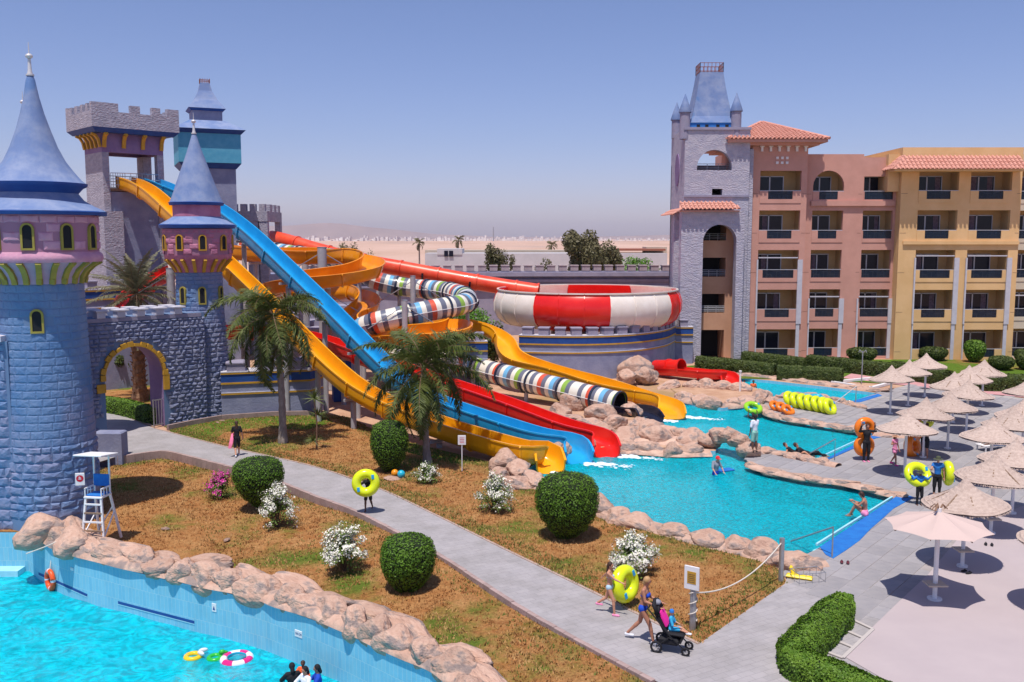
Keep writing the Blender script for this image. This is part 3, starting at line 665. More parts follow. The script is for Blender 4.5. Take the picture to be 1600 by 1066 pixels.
def stones(root,S_,u0,u1,v0,v1,du,dv,m,proud=.05,jit=.12,seed=1,skip=None,gap=.006,name='stone',limit=300,vis=None,rough=False):
    rnd=random.Random(seed); v=v0; out=MB(); n=0; row=0
    while v<v1-dv*.3:
        h=min(dv*rnd.uniform(.75,1.25) if rough else dv,v1-v); u=u0-(du*.5 if row%2 else 0)-rnd.random()*du*.2
        while u<u1:
            w_=du*(rnd.uniform(.55,1.45) if rough else rnd.uniform(.85,1.15)); a,b_=max(u,u0),min(u+w_,u1)
            if b_-a>du*.2 and not(skip and skip((a+b_)/2,v+h/2,(b_-a)/2,h/2)):
                vs,fs=stone_piece(S_,a+gap,v+gap,b_-gap,v+h-gap,proud,jit,rnd)
                if n<limit and (vis is None or vis((a+b_)/2,v+h/2)):
                    q=MB(); q.add(vs,fs); q.build(name,m,root); n+=1
                else: out.add(vs,fs)
            u+=w_
        v+=h; row+=1
    if out.v: out.build('rear_'+name+'s',m,root,kind='stuff')
    return n
def cylS(c,rf,a_off=0):      # surface of a turned shape: u = arc length, v = height
    def S_(u,v,o):
        r=rf(v); a=u/rf(0.0)+a_off; r+=o; return (c[0]+r*math.cos(a),c[1]+r*math.sin(a),v)
    return S_
def lerp_prof(pr_,z):
    for i in range(len(pr_)-1):
        (r0,z0),(r1,z1)=pr_[i],pr_[i+1]
        if z0<=z<=z1: return r0+(r1-r0)*(z-z0)/max(z1-z0,1e-9)
    return pr_[-1][0] if z>pr_[-1][1] else pr_[0][0]
def arch_window(root,c,r,a,zc,w_,h,fm,deep=.25,fw=.07):
    """dark arched opening with a painted frame on a round wall"""
    M0=Matrix.Translation((c[0],c[1],0))@Matrix.Rotation(a,4,'Z')
    out=archpts(0,w_/2+fw,zc-h/2-fw,zc+h/2-w_/2,8); inn=archpts(0,w_/2,zc-h/2,zc+h/2-w_/2,8)
    b=MB(); b.M=M0@Matrix.Rotation(PI/2,4,'Z')@Matrix.Translation((0,0,0))
    plate(b,out,[inn],-(r+.075),-(r-.10)); f=b.build('window',fm,root)
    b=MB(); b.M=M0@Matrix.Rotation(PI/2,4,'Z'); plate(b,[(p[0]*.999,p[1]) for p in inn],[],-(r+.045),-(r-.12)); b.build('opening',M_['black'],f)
def finial(root,x,y,z,h,rb,m=None):
    b=MB(); b.lathe([(rb*.9,z),(rb*.55,z+h*.15),(rb*.4,z+h*.5)],10,(x,y,0)); b.ell((x,y,z+h*.58),(rb,rb,rb*.75),12,8); b.tube([(x,y,z+h*.6),(x,y,z+h)],[.025,.012],6)
    b.lathe([(rb*1.1,z-.02),(rb*1.1,z+.04),(rb*.5,z+.05)],12,(x,y,0)); return b.build('finial',m or M_['finial'],root,smooth=40)
def wob(seed,a=.02): return lambda an,z: 1+a*n3(math.cos(an)*2+seed,math.sin(an)*2,z*1.2)
# ---- the big blue and pink tower
D0=33.9; P0=W(47,118,D0); k=D0/F
def big_tower():
    cx,cy=P0.x,D0; root=empty('castle_tower',(0,0,0),0,'big round castle tower with pink top storey, blue stone shaft and tall spire','tower')
    z=lambda y: zy(y,D0); r=lambda p: p*D0/F
    shaft=[(1.66,-.6),(1.60,1.0),(1.50,4.5),(r(60),z(442))]
    b=MB(); b.lathe(shaft,40,(cx,cy,0),jit=None); b.build('shaft',M_['joint'],root,smooth=True)
    S1=cylS((cx,cy),lambda v: lerp_prof(shaft,v) if v>0.0001 else 1.5)
    # windows of the shaft
    vis=lambda u,v: -PI*1.02<u/1.5<.22*PI
    wins=[(-1.25,z(497),.30,.72,1.42)]
    def sk(u,v,hu,hv):
        a=u/1.5
        return any(abs((a-wa)*1.5)<ww/2+.04+hu*.6 and abs(v-wz)<hh/2+.04+hv*.6 for wa,wz,ww,hh,_ in wins)
    stones(root,S1,-PI*1.5,PI*1.5,-.5,2.6,.50,.29,M_['stoneblue'],.05,.2,3,sk,rough=True,vis=vis,name='stone',limit=150)
    stones(root,S1,-PI*1.5,PI*1.5,2.6,z(442),.46,.29,M_['stoneblue'],.016,.06,4,sk,vis=vis,name='block',limit=190,gap=.004)
    for wa,wz,ww,hh,rr in wins: arch_window(root,(cx,cy),rr,wa,wz,ww,hh,M_['olive'])
    # corbelled throat
    thr=[(r(60),z(442)),(r(62),z(432)),(r(70),z(420)),(r(82),z(411)),(r(88),z(405))]
    b=MB(); b.lathe(thr,40,(cx,cy,0)); b.build('throat',mat('pale_mauve_paint',(.42,.28,.42),(.48,.33,.46),scale=2,rough=.8),root,smooth=True)
    for i in range(22):
        a=2*PI*i/22; b=MB(); pts=[]
        for rr,zz in ((r(60),z(442)),(r(62),z(434)),(r(67),z(424)),(r(76),z(415)),(r(87),z(409))): pts.append((cx+(rr+.03)*math.cos(a),cy+(rr+.03)*math.sin(a),zz))
        for q in range(4): b.bar(pts[q],pts[q+1],.19,.13)
        b.build('corbel',M_['olive'],root)
    wall=[(r(88),z(406)),(r(88),z(400)),(r(84),z(395)),(r(86),z(337))]
    b=MB(); b.lathe([(r(89),z(409)),(r(91),z(404)),(r(90),z(398)),(r(85),z(393)),(r(84),z(390))],40,(cx,cy,0)); b.build('moulding',M_['pink'],root,smooth=True)
    b=MB(); b.lathe([(r(85),z(393)),(r(86),z(337))],40,(cx,cy,0)); b.build('upper_wall',M_['pjoint'],root,smooth=True)
    R2=r(85.5); S2=cylS((cx,cy),lambda v:R2)
    W2=[(-2.42,z(370)),(-1.84,z(370)),(-1.28,z(370)),(-.66,z(370)),(-2.98,z(370)),(-.1,z(370))]
    def sk2(u,v,hu,hv): return any(abs((u/R2-wa)*R2)<.17+.05+hu*.7 and abs(v-wz)<.43+.03+hv*.6 for wa,wz in W2)
    stones(root,S2,-PI*R2,PI*R2,z(390),z(338),.55,.31,M_['pink'],.03,.08,5,sk2,name='block',vis=lambda u,v:-PI<u/R2<.2*PI,limit=100)
    for wa,wz in W2: arch_window(root,(cx,cy),R2,wa,wz,.30,.80,M_['olive'])
    # roofs
    sp=[(r(98),z(331)),(r(80),z(322)),(r(66),z(313)),(r(60),z(304)),(r(57),z(300))]
    b=MB(); b.lathe(sp,48,(cx,cy,0),jit=wob(1,.025)); b.build('lower_roof',M_['roofblue'],root,smooth=True)
    b=MB(); b.lathe([(r(84),z(336)),(r(98),z(337)),(r(99),z(332)),(r(97),z(330.5))],48,(cx,cy,0)); b.build('eave_band',M_['deepblue'],root,smooth=40)
    b=MB(); b.lathe([(r(56),z(306)),(r(60),z(301)),(r(66),z(294)),(r(72),z(291)),(r(73),z(287)),(r(68),z(286))],48,(cx,cy,0)); b.build('eave_band',M_['deepblue'],root,smooth=40)
    s2=[(r(72),z(287.5)),(r(65),z(282)),(r(54),z(268)),(r(43),z(252)),(r(33),z(230)),(r(24),z(203)),(r(17),z(178)),(r(11),z(152)),(r(6.5),z(125)),(r(4),z(118))]
    b=MB(); b.lathe(s2,48,(cx,cy,0),jit=wob(4,.03)); b.build('spire',M_['roofblue'],root,smooth=True)
    finial(root,cx,cy,z(118),z(66)-z(118),.125)
    return root
bt=big_tower()
for (px,D,lab) in ((35,45.0,'castle tower hidden behind the big spire, only its white finial showing'),(-46,40.0,'castle tower behind the left edge, a blue roof slope showing')):
    c=copy_tree(bt); c['label']=lab
    for ch in list(c.children):
        if ch.name.split('.')[0] in('block','stone','rear_stones','rear_blocks'): bpy.data.objects.remove(ch)
    q=W(px,150,D); c.location=(q.x-P0.x,D-D0,0)
# wall left of the tower
def merlon_row(root,a,b_,z,n,w_,h,th,m,name='merlon',over=.04):
    a=Vector(a);b_=Vector(b_);L0=(b_-a).length; an=math.atan2(b_.y-a.y,b_.x-a.x); me=None
    for i in range(n):
        t=(i+.5)/n; p=a.lerp(b_,t)
        if me is None:
            q=MB(); q.cbox(-w_/2,-th/2,0,w_/2,th/2,h-.10,.015); q.cbox(-w_/2-over,-th/2-over,h-.10,w_/2+over,th/2+over,h,.02); o=q.build(name,m,root); me=o.data
        else: o=bpy.data.objects.new(name,me); COL.objects.link(o); o.parent=root
        o.location=(p.x,p.y,z); o.rotation_euler=(0,0,an)
lw=empty('castle_wall',(0,0,0),0,'rough blue castle wall running left from the big tower to the picture edge','wall')
b=MB(); b.box(-26,32.5,-.5,-17.8,34.4,6.4); b.build('wall_core',M_['joint'],lw)
stones(lw,lambda u,v,o:(u,32.5-o,v),-22,-17.9,-.45,6.3,.6,.36,M_['stoneblue'],.05,.16,9,rough=True,limit=290)
b=MB(); b.box(-26,32.3,6.4,-17.9,34.6,6.6); b.build('coping',M_['coping'],lw)
merlon_row(lw,(-26,33.6),(-18.2,33.6),6.6,7,.62,.55,.7,M_['lilacs'])
b=MB(); b.box(-30,42,-1,-20.8,43,8.2); o=b.build('castle_building',M_['purple']); tag(o,'plain mauve castle wall seen through the gap at the left edge','wall')
# round warning sign on the tower
sg=W(125,749,31.6); s_=empty('warning_sign',sg,R(14),'small white board with a red round no-entry symbol on the foot of the blue tower','sign')
b=MB(); b.cbox(-.15,-.02,-.22,.15,.02,.22,.01); b.build('board',M_['white'],s_)
M_['signred']=mat('sign_red',(.55,.01,.03),rough=.5)
b=MB(); 
for k in range(20):
    a0,a1=2*PI*k/20,2*PI*(k+1)/20; b.add([(.12*math.cos(a0),-.026,.03+.12*math.sin(a0)),(.12*math.cos(a1),-.026,.03+.12*math.sin(a1)),(.0,-.026,.03)],[(0,1,2)])
b.build('red_disc',M_['signred'],s_)
b=MB(); b.box(-.05,-.032,.0,.05,-.028,.02); b.box(-.03,-.032,.03,.0,-.028,.10); b.box(.015,-.032,.03,.03,-.028,.08); b.build('symbol',M_['white'],s_)
# ---- gate wall with the yellow-edged arch
gA=Vector((-21.9,45.7)); gB=Vector((-17.3,50.3)); gan=math.atan2(gB.y-gA.y,gB.x-gA.x); gL=(gB-gA).length
gr=empty('gate_wall',(0,0,0),0,'rubble stone gate wall with a yellow edged arch over the footpath','wall')
def ug(px,py): q=L(px,py,gA,gB); return (Vector(q[:2])-gA).length*(1 if (Vector(q[:2])-gA).dot(gB-gA)>0 else -1)
u_l,u_r=ug(166,640),ug(257,640); uc=(u_l+u_r)/2; hw=(u_r-u_l)/2; zt=L(205,541,gA,gB).z
arc=archpts(uc,hw,-.3,zt-hw,18); GM=frame(gA,gan)
print('gate',u_l,u_r,zt,gL)
b=MB(); b.M=GM; plate(b,[(-1,-.31),(gL+.6,-.31),(gL+.6,6.0),(-1,6.0)],[arc],0,1.7,0,1); b.build('wall_core',[M_['joint'],M_['purple']],gr)
def Sg(u,v,o): q=GM@Vector((u,-o,v)); return (q.x,q.y,q.z)
def skg(u,v,hu,hv):
    if v-hv*.8<zt-hw: return abs(u-uc)<hw+.12+hu
    return math.hypot(u-uc,v-(zt-hw))<hw+.26+hu*.5
stones(gr,Sg,-1,gL+.6,0,5.75,.40,.23,M_['stonegrey'],.07,.2,11,skg,rough=True,limit=299)
for k in range(-4,20):           # yellow toothed blocks round the arch
    a=PI*k/15
    if k<0 or k>15: continue
    big=k%3!=1; b=MB(); b.M=GM@Matrix.Translation((uc,0,zt-hw))@Matrix.Rotation(-a,4,'Y')
    b.cbox(hw-.02,-.14,-.5*hw*.21,hw+(.24 if big else .14),.05,.5*hw*.21,.02); b.build('arch_block',M_['gold'],gr)
b=MB(); b.M=GM; b.cbox(uc-hw-.45,-.13,zt-hw-.75,uc-hw,.05,zt-hw-.30,.02); b.build('arch_block',M_['gold'],gr)
b=MB(); b.M=GM; b.cbox(uc+hw,-.13,zt-hw-.95,uc+hw+.3,.05,zt-hw-.10,.02); b.build('arch_block',M_['gold'],gr)
b=MB(); b.M=GM; b.box(-1,-.06,5.78,gL+.4,1.76,5.98); b.build('coping',M_['lilacs'],gr)
nM=7
for i in range(nM):
    u=-.7+i*(gL+.6)/nM; b=MB(); b.M=GM
    b.cbox(u,-.10,5.98,u+.42,.45,6.30,.015); b.cbox(u-.06,-.16,6.30,u+.60,.60,6.40,.015); b.build('merlon',M_['coping'],gr)
    if i%1==0:
        b=MB(); b.M=GM; b.cbox(u,1.2,5.98,u+.42,1.7,6.30,.015); b.cbox(u-.06,1.1,6.30,u+.60,1.8,6.40,.015); b.build('merlon',M_['coping'],gr)
# low end pillar beside the arch and the metal gate leaf
pq=G(190,715); o=MB(); o.cbox(-.75,-.35,-.5,.55,.35,1.15,.06); o=o.build('low_wall',M_['walls']); o.location=(pq.x-.55,pq.y+.4,0); tag(o,'low blue grey stub wall at the corner of the path by the big tower','wall')
gt=empty('metal_gate',(*G(241,668).xy,0),gan+.15,'open white metal gate leaf at the right foot of the arch','gate')
b=MB()
for z_ in (.12,1.45): b.bar((0,0,z_),(.95,0,z_),.05)
for x_ in (0,.95): b.bar((x_,0,0),(x_,0,1.5),.05)
b.build('gate_frame',M_['steel'],gt)
for i in range(1,6):
    b=MB(); b.bar((i*.158,0,.12),(i*.158,0,1.45),.03); b.build('gate_bar',M_['steel'],gt)
# ---- rose turret over the gate's right end
DT=52.3
def turret():
    q=W(303,209,DT); cx,cy=q.x,DT; z=lambda y:zy(y,DT); r=lambda p:p*DT/F
    root=empty('castle_turret',(0,0,0),0,'slim castle turret with rose brick head and blue cone roof above the gate wall','turret')
    sh=[(1.55,-.3),(1.40,3),(r(36),z(500)),(r(34),z(424))]
    b=MB(); b.lathe(sh,32,(cx,cy,0)); b.build('shaft',M_['joint'],root,smooth=True)
    S1=cylS((cx,cy),lambda v: lerp_prof(sh,v) if v>1e-4 else 1.3)
    wn=[(-2.0,z(460)),(-1.15,z(460)),(-.2,z(460))]
    def sk(u,v,hu,hv): return any(abs((u/1.3-a)*1.3)<.2+hu*.6 and abs(v-zz)<.46+hv*.6 for a,zz in wn)
    stones(root,S1,-PI*1.3,PI*1.3,0,z(503),.45,.27,M_['stonegrey'],.06,.2,15,None,rough=True,vis=lambda u,v:-PI*.95<u/1.3<.0,limit=230)
    stones(root,S1,-PI*1.3,PI*1.3,z(503),z(425),.42,.24,M_['stoneblue'],.025,.1,16,sk,vis=lambda u,v:-PI<u/1.3<.1,name='block',limit=230)
    for a,zz in wn: arch_window(root,(cx,cy),r(35),a,zz,.26,.84,M_['olive'],fw=.08)
    b=MB(); b.lathe([(r(34),z(425)),(r(38),z(416)),(r(45),z(407)),(r(50),z(403)),(r(50.5),z(397))],32,(cx,cy,0)); b.build('throat',M_['rose'],root,smooth=True)
    for i in range(18):
        a=2*PI*i/18; b=MB(); pts=[(cx+(rr+.03)*math.cos(a),cy+(rr+.03)*math.sin(a),zz) for rr,zz in ((r(34),z(424)),(r(38),z(417)),(r(45),z(409)),(r(49),z(405)))]
        for j in range(3): b.bar(pts[j],pts[j+1],.17,.12)
        b.build('corbel',M_['gold'],root)
    b=MB(); b.lathe([(r(50),z(398)),(r(52),z(358))],32,(cx,cy,0)); b.build('upper_wall',M_['pjoint'],root,smooth=True)
    R2=r(51); S2=cylS((cx,cy),lambda v:R2); w2=[(-2.45,z(379)),(-1.78,z(379)),(-1.12,z(379)),(-.45,z(379)),(.2,z(379)),(-3.1,z(379))]
    stones(root,S2,-PI*R2,PI*R2,z(397),z(358.5),.5,.29,M_['rose'],.03,.08,17,lambda u,v,hu,hv:any(abs(u-a*R2)<.2+hu*.6 and abs(v-zz)<.42+hv*.6 for a,zz in w2),name='block',vis=lambda u,v:-PI<u/R2<.1,limit=65)
    for a,zz in w2: arch_window(root,(cx,cy),R2,a,zz,.28,.74,M_['gold'])
    b=MB(); b.lathe([(r(50),z(357.5)),(r(56),z(357)),(r(57),z(352)),(r(55),z(350.5))],36,(cx,cy,0)); b.build('eave_band',M_['deepblue'],root,smooth=40)
    b=MB(); b.lathe([(r(56),z(351)),(r(47),z(346)),(r(39),z(341)),(r(36),z(339))],36,(cx,cy,0),jit=wob(2,.02)); b.build('lower_roof',M_['roofblue'],root,smooth=True)
    b=MB(); b.lathe([(r(35.5),z(342)),(r(35.5),z(320))],32,(cx,cy,0)); b.build('lantern_wall',M_['rose'],root,smooth=True)
    b=MB(); b.lathe([(r(34),z(321.5)),(r(40),z(321)),(r(41),z(317)),(r(38),z(315.5))],36,(cx,cy,0)); b.build('eave_band',M_['deepblue'],root,smooth=40)
    b=MB(); b.lathe([(r(40),z(317)),(r(35),z(305)),(r(29),z(288)),(r(22),z(268)),(r(15),z(248)),(r(8.5),z(228)),(r(4),z(213)),(r(2.5),z(209))],36,(cx,cy,0),jit=wob(6,.03)); b.build('spire',M_['roofblue'],root,smooth=True)
    finial(root,cx,cy,z(209),z(176)-z(209),.13); return root
turret()
# ---- walls with blue and yellow bands
def trim_wall(label,pts,ztop,zbase,th=.5,bands=True,nm=None,m=None,wm=.62,hm=.55,sp=1.12,mm=None,cop=True,cat='wall',name='banded_wall',loff=0,bm=.34,group=None):
    root=empty(name,(0,0,0),0,label,cat,group); P=[Vector((p[0],p[1])) for p in pts]
    def seg(z0,z1,o,mt,nme):
        b=MB(); A=off([(p.x,p.y) for p in P],-o); B=off([(p.x,p.y) for p in P],th+o)
        for i in range(len(P)-1):
            b.add([(*A[i],z0),(*A[i+1],z0),(*A[i+1],z1),(*A[i],z1),(*B[i],z0),(*B[i+1],z0),(*B[i+1],z1),(*B[i],z1)],[(0,1,2,3),(5,4,7,6),(3,2,6,7),(1,0,4,5)])
        b.add([(*A[0],z0),(*A[0],z1),(*B[0],z1),(*B[0],z0)],[(0,1,2,3)]); b.add([(*A[-1],z0),(*A[-1],z1),(*B[-1],z1),(*B[-1],z0)],[(3,2,1,0)])
        return b.build(nme,mt,root)
    seg(zbase,ztop-.02,0,m or M_['walls'],'wall_body')
    if bands:
        seg(ztop-.14,ztop-.04,.07,M_['gold'],'yellow_band'); seg(ztop-.60,ztop-.14,.03,M_['deepblue'],'blue_band'); seg(ztop-.70,ztop-.60,.07,M_['gold'],'yellow_band')
        seg(ztop-1.30,ztop-1.20,.06,M_['gold'],'yellow_band')
        seg(ztop-1.20,ztop-1.17,.065,M_['coping'],'ledge'); seg(ztop-.04,ztop+.02,.08,M_['coping'],'ledge')
    Ls=[0]
    for i in range(1,len(P)): Ls.append(Ls[-1]+(P[i]-P[i-1]).length)
    n=max(1,int(Ls[-1]/sp)); me=None
    for j in range(n):
        s=(j+.5)*Ls[-1]/n; i=1
        while Ls[i]<s: i+=1
        q=P[i-1].lerp(P[i],(s-Ls[i-1])/(Ls[i]-Ls[i-1])); d=P[i]-P[i-1]; nn=Vector((-d.y,d.x)).normalized(); q=q+nn*th*.5
        if me is None:
            b=MB(); b.cbox(-wm/2,-th/2,0,wm/2,th/2,hm-.11,.012); b.cbox(-wm/2-.05,-th/2-.05,hm-.11,wm/2+.05,th/2+.05,hm,.02); o=b.build('merlon',mm or M_['lilacs'],root); me=o.data
        else: o=bpy.data.objects.new('merlon',me); COL.objects.link(o); o.parent=root
        o.location=(q.x,q.y,ztop+.02); o.rotation_euler=(0,0,math.atan2(d.y,d.x))
    return root
def xy(p): return (p.x,p.y)
t1=[xy(G(347,653)),xy(G(486,646)),xy(G(512,638))]
zt1=L(420,579,t1[0],t1[1]).z
trim_wall('blue grey wall with a blue band and yellow lines behind the tall palm',t1,zt1,-.1,th=1.3,wm=1.0,sp=1.55,hm=.5)
pl=empty('wall_pillar',(*W(533,560,57).xy,0),.3,'short banded wall pillar between the yellow and blue slides','pillar')
b=MB(); b.cbox(-.55,-.5,0,.55,.5,zy(560,57),.02); b.build('pillar_body',M_['deepblue'],pl)
b=MB(); b.cbox(-.6,-.55,zy(560,57),.6,.55,zy(557,57)+.05,.01); b.build('yellow_band',M_['gold'],pl)
b=MB(); b.cbox(-.5,-.45,zy(556,57),.5,.45,zy(546,57),.01); b.cbox(-.58,-.53,zy(546,57),.58,.53,zy(542,57),.01); b.build('cap',M_['lilacs'],pl)
# plinth strip along gate and wall foot
m_=MB(); pts=[G(262,672),G(300,664),G(346,656),G(430,650),G(487,649)]
for i in range(4): m_.bar(pts[i]+Vector((0,0,.1)),pts[i+1]+Vector((0,0,.1)),.16,.32)
m_.build('wall_plinth',M_['kerb'],kind='structure')
# wall piece at (650-760,515-560)
wq=[xy(W(655,560,60)),xy(W(762,560,60.5))]; trim_wall('short banded wall between the orange slide bend and the yellow slide',wq,zy(533,60.5),0,th=.5,wm=.55,sp=1.0,nm=2)
# castle back wall behind the date palm
wq=[xy(W(127,470,60)),xy(W(200,470,62)),xy(W(232,470,63))]; trim_wall('dark banded wall behind the date palm',wq,zy(452,61),0,th=.6)
# ---- slide tower, turned 43.5 degrees
TA=R(43.5); C0=W(142,158,62); TM=frame((C0.x,C0.y),TA); LW,LD=5.9,4.9
st=empty('slide_tower',(0,0,0),0,'square grey stone slide tower with battlements and yellow brackets at the head of the slides','tower')
z1,z2,z3=zy(158,62),zy(197,62),zy(204,62); zp=zy(286,64)
def tb(name,m,*boxes):
    b=MB(); b.M=TM
    for q in boxes: b.box(*q)
    return b.build(name,m,st)
IN=.85
mh=.55; zpr=z1-mh
tb('parapet',M_['lilac'],(0,0,z2,LW,.3,zpr),(0,LD-.3,z2,LW,LD,zpr),(0,.3,z2,.3,LD-.3,zpr),(LW-.3,.3,z2,LW,LD-.3,zpr),(.3,.3,z2,LW-.3,LD-.3,z2+.1))
for (u0,u1) in ((0,1.75),(2.55,3.2),(4.0,4.6),(5.05,5.9)):
    for yy in (0,LD-.3): tb('merlon',M_['lilac'],(u0,yy,zpr,u1,yy+.3,z1-(0 if u0==0 else .05)))
for (v0,v1) in ((.7,1.1),(1.65,2.1),(2.65,3.15),(3.7,4.6)):
    for xx in (0,LW-.3): tb('merlon',M_['lilac'],(xx,v0,zpr,xx+.3,v1,z1-.05))
b=MB(); b.M=TM; n_=.28
b.add([(0,0,z2),(LW,0,z2),(LW,LD,z2),(0,LD,z2),(n_,n_,z3),(LW-n_,n_,z3),(LW-n_,LD-n_,z3),(n_,LD-n_,z3)],[(0,4,5,1),(1,5,6,2),(2,6,7,3),(3,7,4,0),(4,7,6,5)]); b.build('blue_band',M_['deepblue'],st)
zo=zy(238,63.5)
tb('upper_walls',M_['purple'],(IN,IN,zo,LW-IN,IN+.35,z3),(IN,LD-IN-.35,zo,LW-IN,LD-IN,z3),(IN,IN+.35,zo,IN+.35,LD-IN-.35,z3),(LW-IN-.35,IN+.35,zo,LW-IN,LD-IN-.35,z3))
tb('ceiling',M_['wood'],(IN+.35,IN+.35,zo+.3,LW-IN-.35,LD-IN-.35,zo+.4))
tb('pillar',M_['lilac'],(IN,IN,0,IN+.45,LD-IN,zo)); tb('pillar',M_['lilac'],(LW-IN-.45,IN,0,LW-IN,IN+.5,zo)); tb('pillar',M_['lilac'],(LW-IN-.6,LD-IN-1.1,0,LW-IN,LD-IN,zo))
tb('platform',M_['wood'],(IN+.45,IN+.1,zp-.55,LW-IN-.45,LD-IN,zp-.35))
tb('base_walls',M_['walls'],(IN+.45,IN+.12,0,LW-IN-.45,LD-IN,zp-.6))
for side in range(2):
    for i in range(5 if side else 4):
        b=MB(); 
        if side==0: b.M=TM@Matrix.Translation((IN+.15+i*(LW-2*IN-.3)/3,IN,0))
        else: b.M=TM@Matrix.Translation((IN,IN+.12+i*(LD-2*IN-.3)/4,0))@Matrix.Rotation(-PI/2,4,'Z')
        pts=[(0,-.60,z3-.08),(0,-.35,z3-.16),(0,-.16,z3-.45),(0,-.06,z3-.95)]
        for q in range(3): b.bar(pts[q],pts[q+1],.24,.14)
        b.build('bracket',M_['gold'],st)
b=MB(); b.M=TM
for (p,q) in (((IN+.5,IN),(2.2,IN-.3)),((2.2,IN-.3),(LW-IN-.5,IN-.3)),((IN+.5,LD-IN-.1),(LW-IN-.7,LD-IN-.1))):
    for h in (.2,.6,1.0): b.tube([(*p,zp-.35+h),(*q,zp-.35+h)],.025,5)
    for t in range(7): x=p[0]+(q[0]-p[0])*t/6; y=p[1]+(q[1]-p[1])*t/6; b.tube([(x,y,zp-.35),(x,y,zp+.65)],.02,5)
b.build('guard_rail',M_['steel'],st)
# buttress mass at the left foot
b=MB(); b.M=TM; b.box(IN-.2,IN-.35,0,IN+1.1,LD-IN+.1,zy(330,63)); b.build('buttress',M_['lilac'],st)
# ---- far blue tower
def square_tower(px,D,rot,label,levels):
    q=W(px,200,D); root=empty('castle_tower',(q.x,D,0),rot,label,'tower'); return root
FB=76.0; q=W(322,200,FB); fb=empty('castle_tower',(q.x,FB,0),R(24),'square turquoise tower with a flared blue roof standing behind the slide tower','tower')
z=lambda y:zy(y,FB); 
def frus(b,h0,z0,h1,z1_): b.add([(-h0,-h0,z0),(h0,-h0,z0),(h0,h0,z0),(-h0,h0,z0),(-h1,-h1,z1_),(h1,-h1,z1_),(h1,h1,z1_),(-h1,h1,z1_)],[(0,1,5,4),(1,2,6,5),(2,3,7,6),(3,0,4,7),(4,5,6,7),(3,2,1,0)])
for nm,m,l in (('shaft',M_['walls'],[(1.95,0,1.95,z(265))]),('blue_band',M_['deepblue'],[(2.0,z(266),2.35,z(258))]),('turquoise_wall',M_['teal'],[(2.35,z(257.5),2.35,z(213))]),
   ('eave_band',M_['deepblue'],[(2.4,z(213),2.7,z(207))]),('lower_roof',M_['roofblue'],[(2.72,z(206.8),1.3,z(191))]),('lantern_wall',M_['walls'],[(1.15,z(193),1.15,z(176))]),('eave_band',M_['deepblue'],[(1.2,z(176),1.4,z(172.5))]),
   ('upper_roof',M_['roofblue'],[(1.42,z(172.3),.85,z(157)),(.85,z(157),.5,z(143)),(.5,z(143),.36,z(131))])):
    b=MB(); [frus(b,*t) for t in l]; b.build(nm,m,fb)
b=MB(); zz=z(131)
for sx_ in (-.36,.36):
    b.bar((sx_,-.36,zz+.25),(sx_,.36,zz+.25),.04); b.bar((-.36,sx_,zz+.25),(.36,sx_,zz+.25),.04)
    for t in range(5): b.bar((sx_,-.36+.18*t,zz),(sx_,-.36+.18*t,zz+.36),.035); b.bar((-.36+.18*t,sx_,zz),(-.36+.18*t,sx_,zz+.36),.035)
b.build('roof_railing',M_['rust'],fb)
# ---- arcade behind the blue slide
AD=80; ar=empty('castle_arcade',(0,0,0),0,'grey battlemented arcade on square columns behind the blue slide','arcade')
aA=W(345,350,AD); aB=W(418,350,AD); zt_=zy(330,AD); zl=zy(346,AD); zg=0
b=MB(); b.box(aA.x,AD,zl,aB.x,AD+.6,zt_); b.box(aB.x-.6,AD+.6,zl,aB.x,AD+5,zt_); b.build('lintel',M_['lilac'],ar)
for i in range(5):
    x0=aA.x+.1+i*(aB.x-aA.x)/5; b=MB(); b.box(x0,AD,zt_,x0+.5,AD+.5,zt_+.6); b.build('merlon',M_['lilac'],ar)
for i in range(3):
    b=MB(); b.box(aB.x-.5,AD+1+i*1.4,zt_,aB.x,AD+1.7+i*1.4,zt_+.6); b.build('merlon',M_['lilac'],ar)
for x0,w_ in ((aA.x,1.2),(W(386,350,AD).x,1.0),(W(403,350,AD).x,.8)):
    b=MB(); b.box(x0,AD+.05,zg,x0+w_,AD+.6,zl); b.build('column',M_['lilac'],ar)
b=MB(); b.box(aB.x-.5,AD+4.4,zg,aB.x,AD+5,zl); b.build('column',M_['lilac'],ar)
b=MB(); b.box(aA.x,AD+.1,0,aB.x-.02,AD+4.9,zy(430,AD)); b.build('base_walls',M_['walls'],ar)
# ================================================================ slides
def resample(P,step):
    P=[Vector(p) for p in P]; Ls=[0]
    for i in range(1,len(P)): Ls.append(Ls[-1]+(P[i]-P[i-1]).length)
    n=max(2,int(Ls[-1]/step)); o=[]; i=1
    for k in range(n+1):
        s=Ls[-1]*k/n
        while i<len(P)-1 and Ls[i]<s: i+=1
        o.append(P[i-1].lerp(P[i],max(0,min(1,(s-Ls[i-1])/max(Ls[i]-Ls[i-1],1e-9)))))
    return o
def smoothp(P,n=3):
    for _ in range(n): P=[P[0]]+[(P[i-1]+P[i]*2+P[i+1])/4 for i in range(1,len(P)-1)]+[P[-1]]
    return P
def uprof(hw,d,t=.05,fl=.09,closed_=False):
    inn=[(-hw,d),(-hw*.98,d*.45),(-hw*.86,d*.16),(-hw*.55,.03),(0,0),(hw*.55,.03),(hw*.86,d*.16),(hw*.98,d*.45),(hw,d)]
    out=[(hw+fl,d),(hw+fl,d-.07),(hw+t,d-.08),(hw*.98+t,d*.42),(hw*.88+t,d*.10),(hw*.58,-t),(0,-t*1.3),(-hw*.58,-t),(-hw*.88-t,d*.10),(-hw*.98-t,d*.42),(-hw-t,d-.08),(-hw-fl,d-.07),(-hw-fl,d)]
    return inn+out
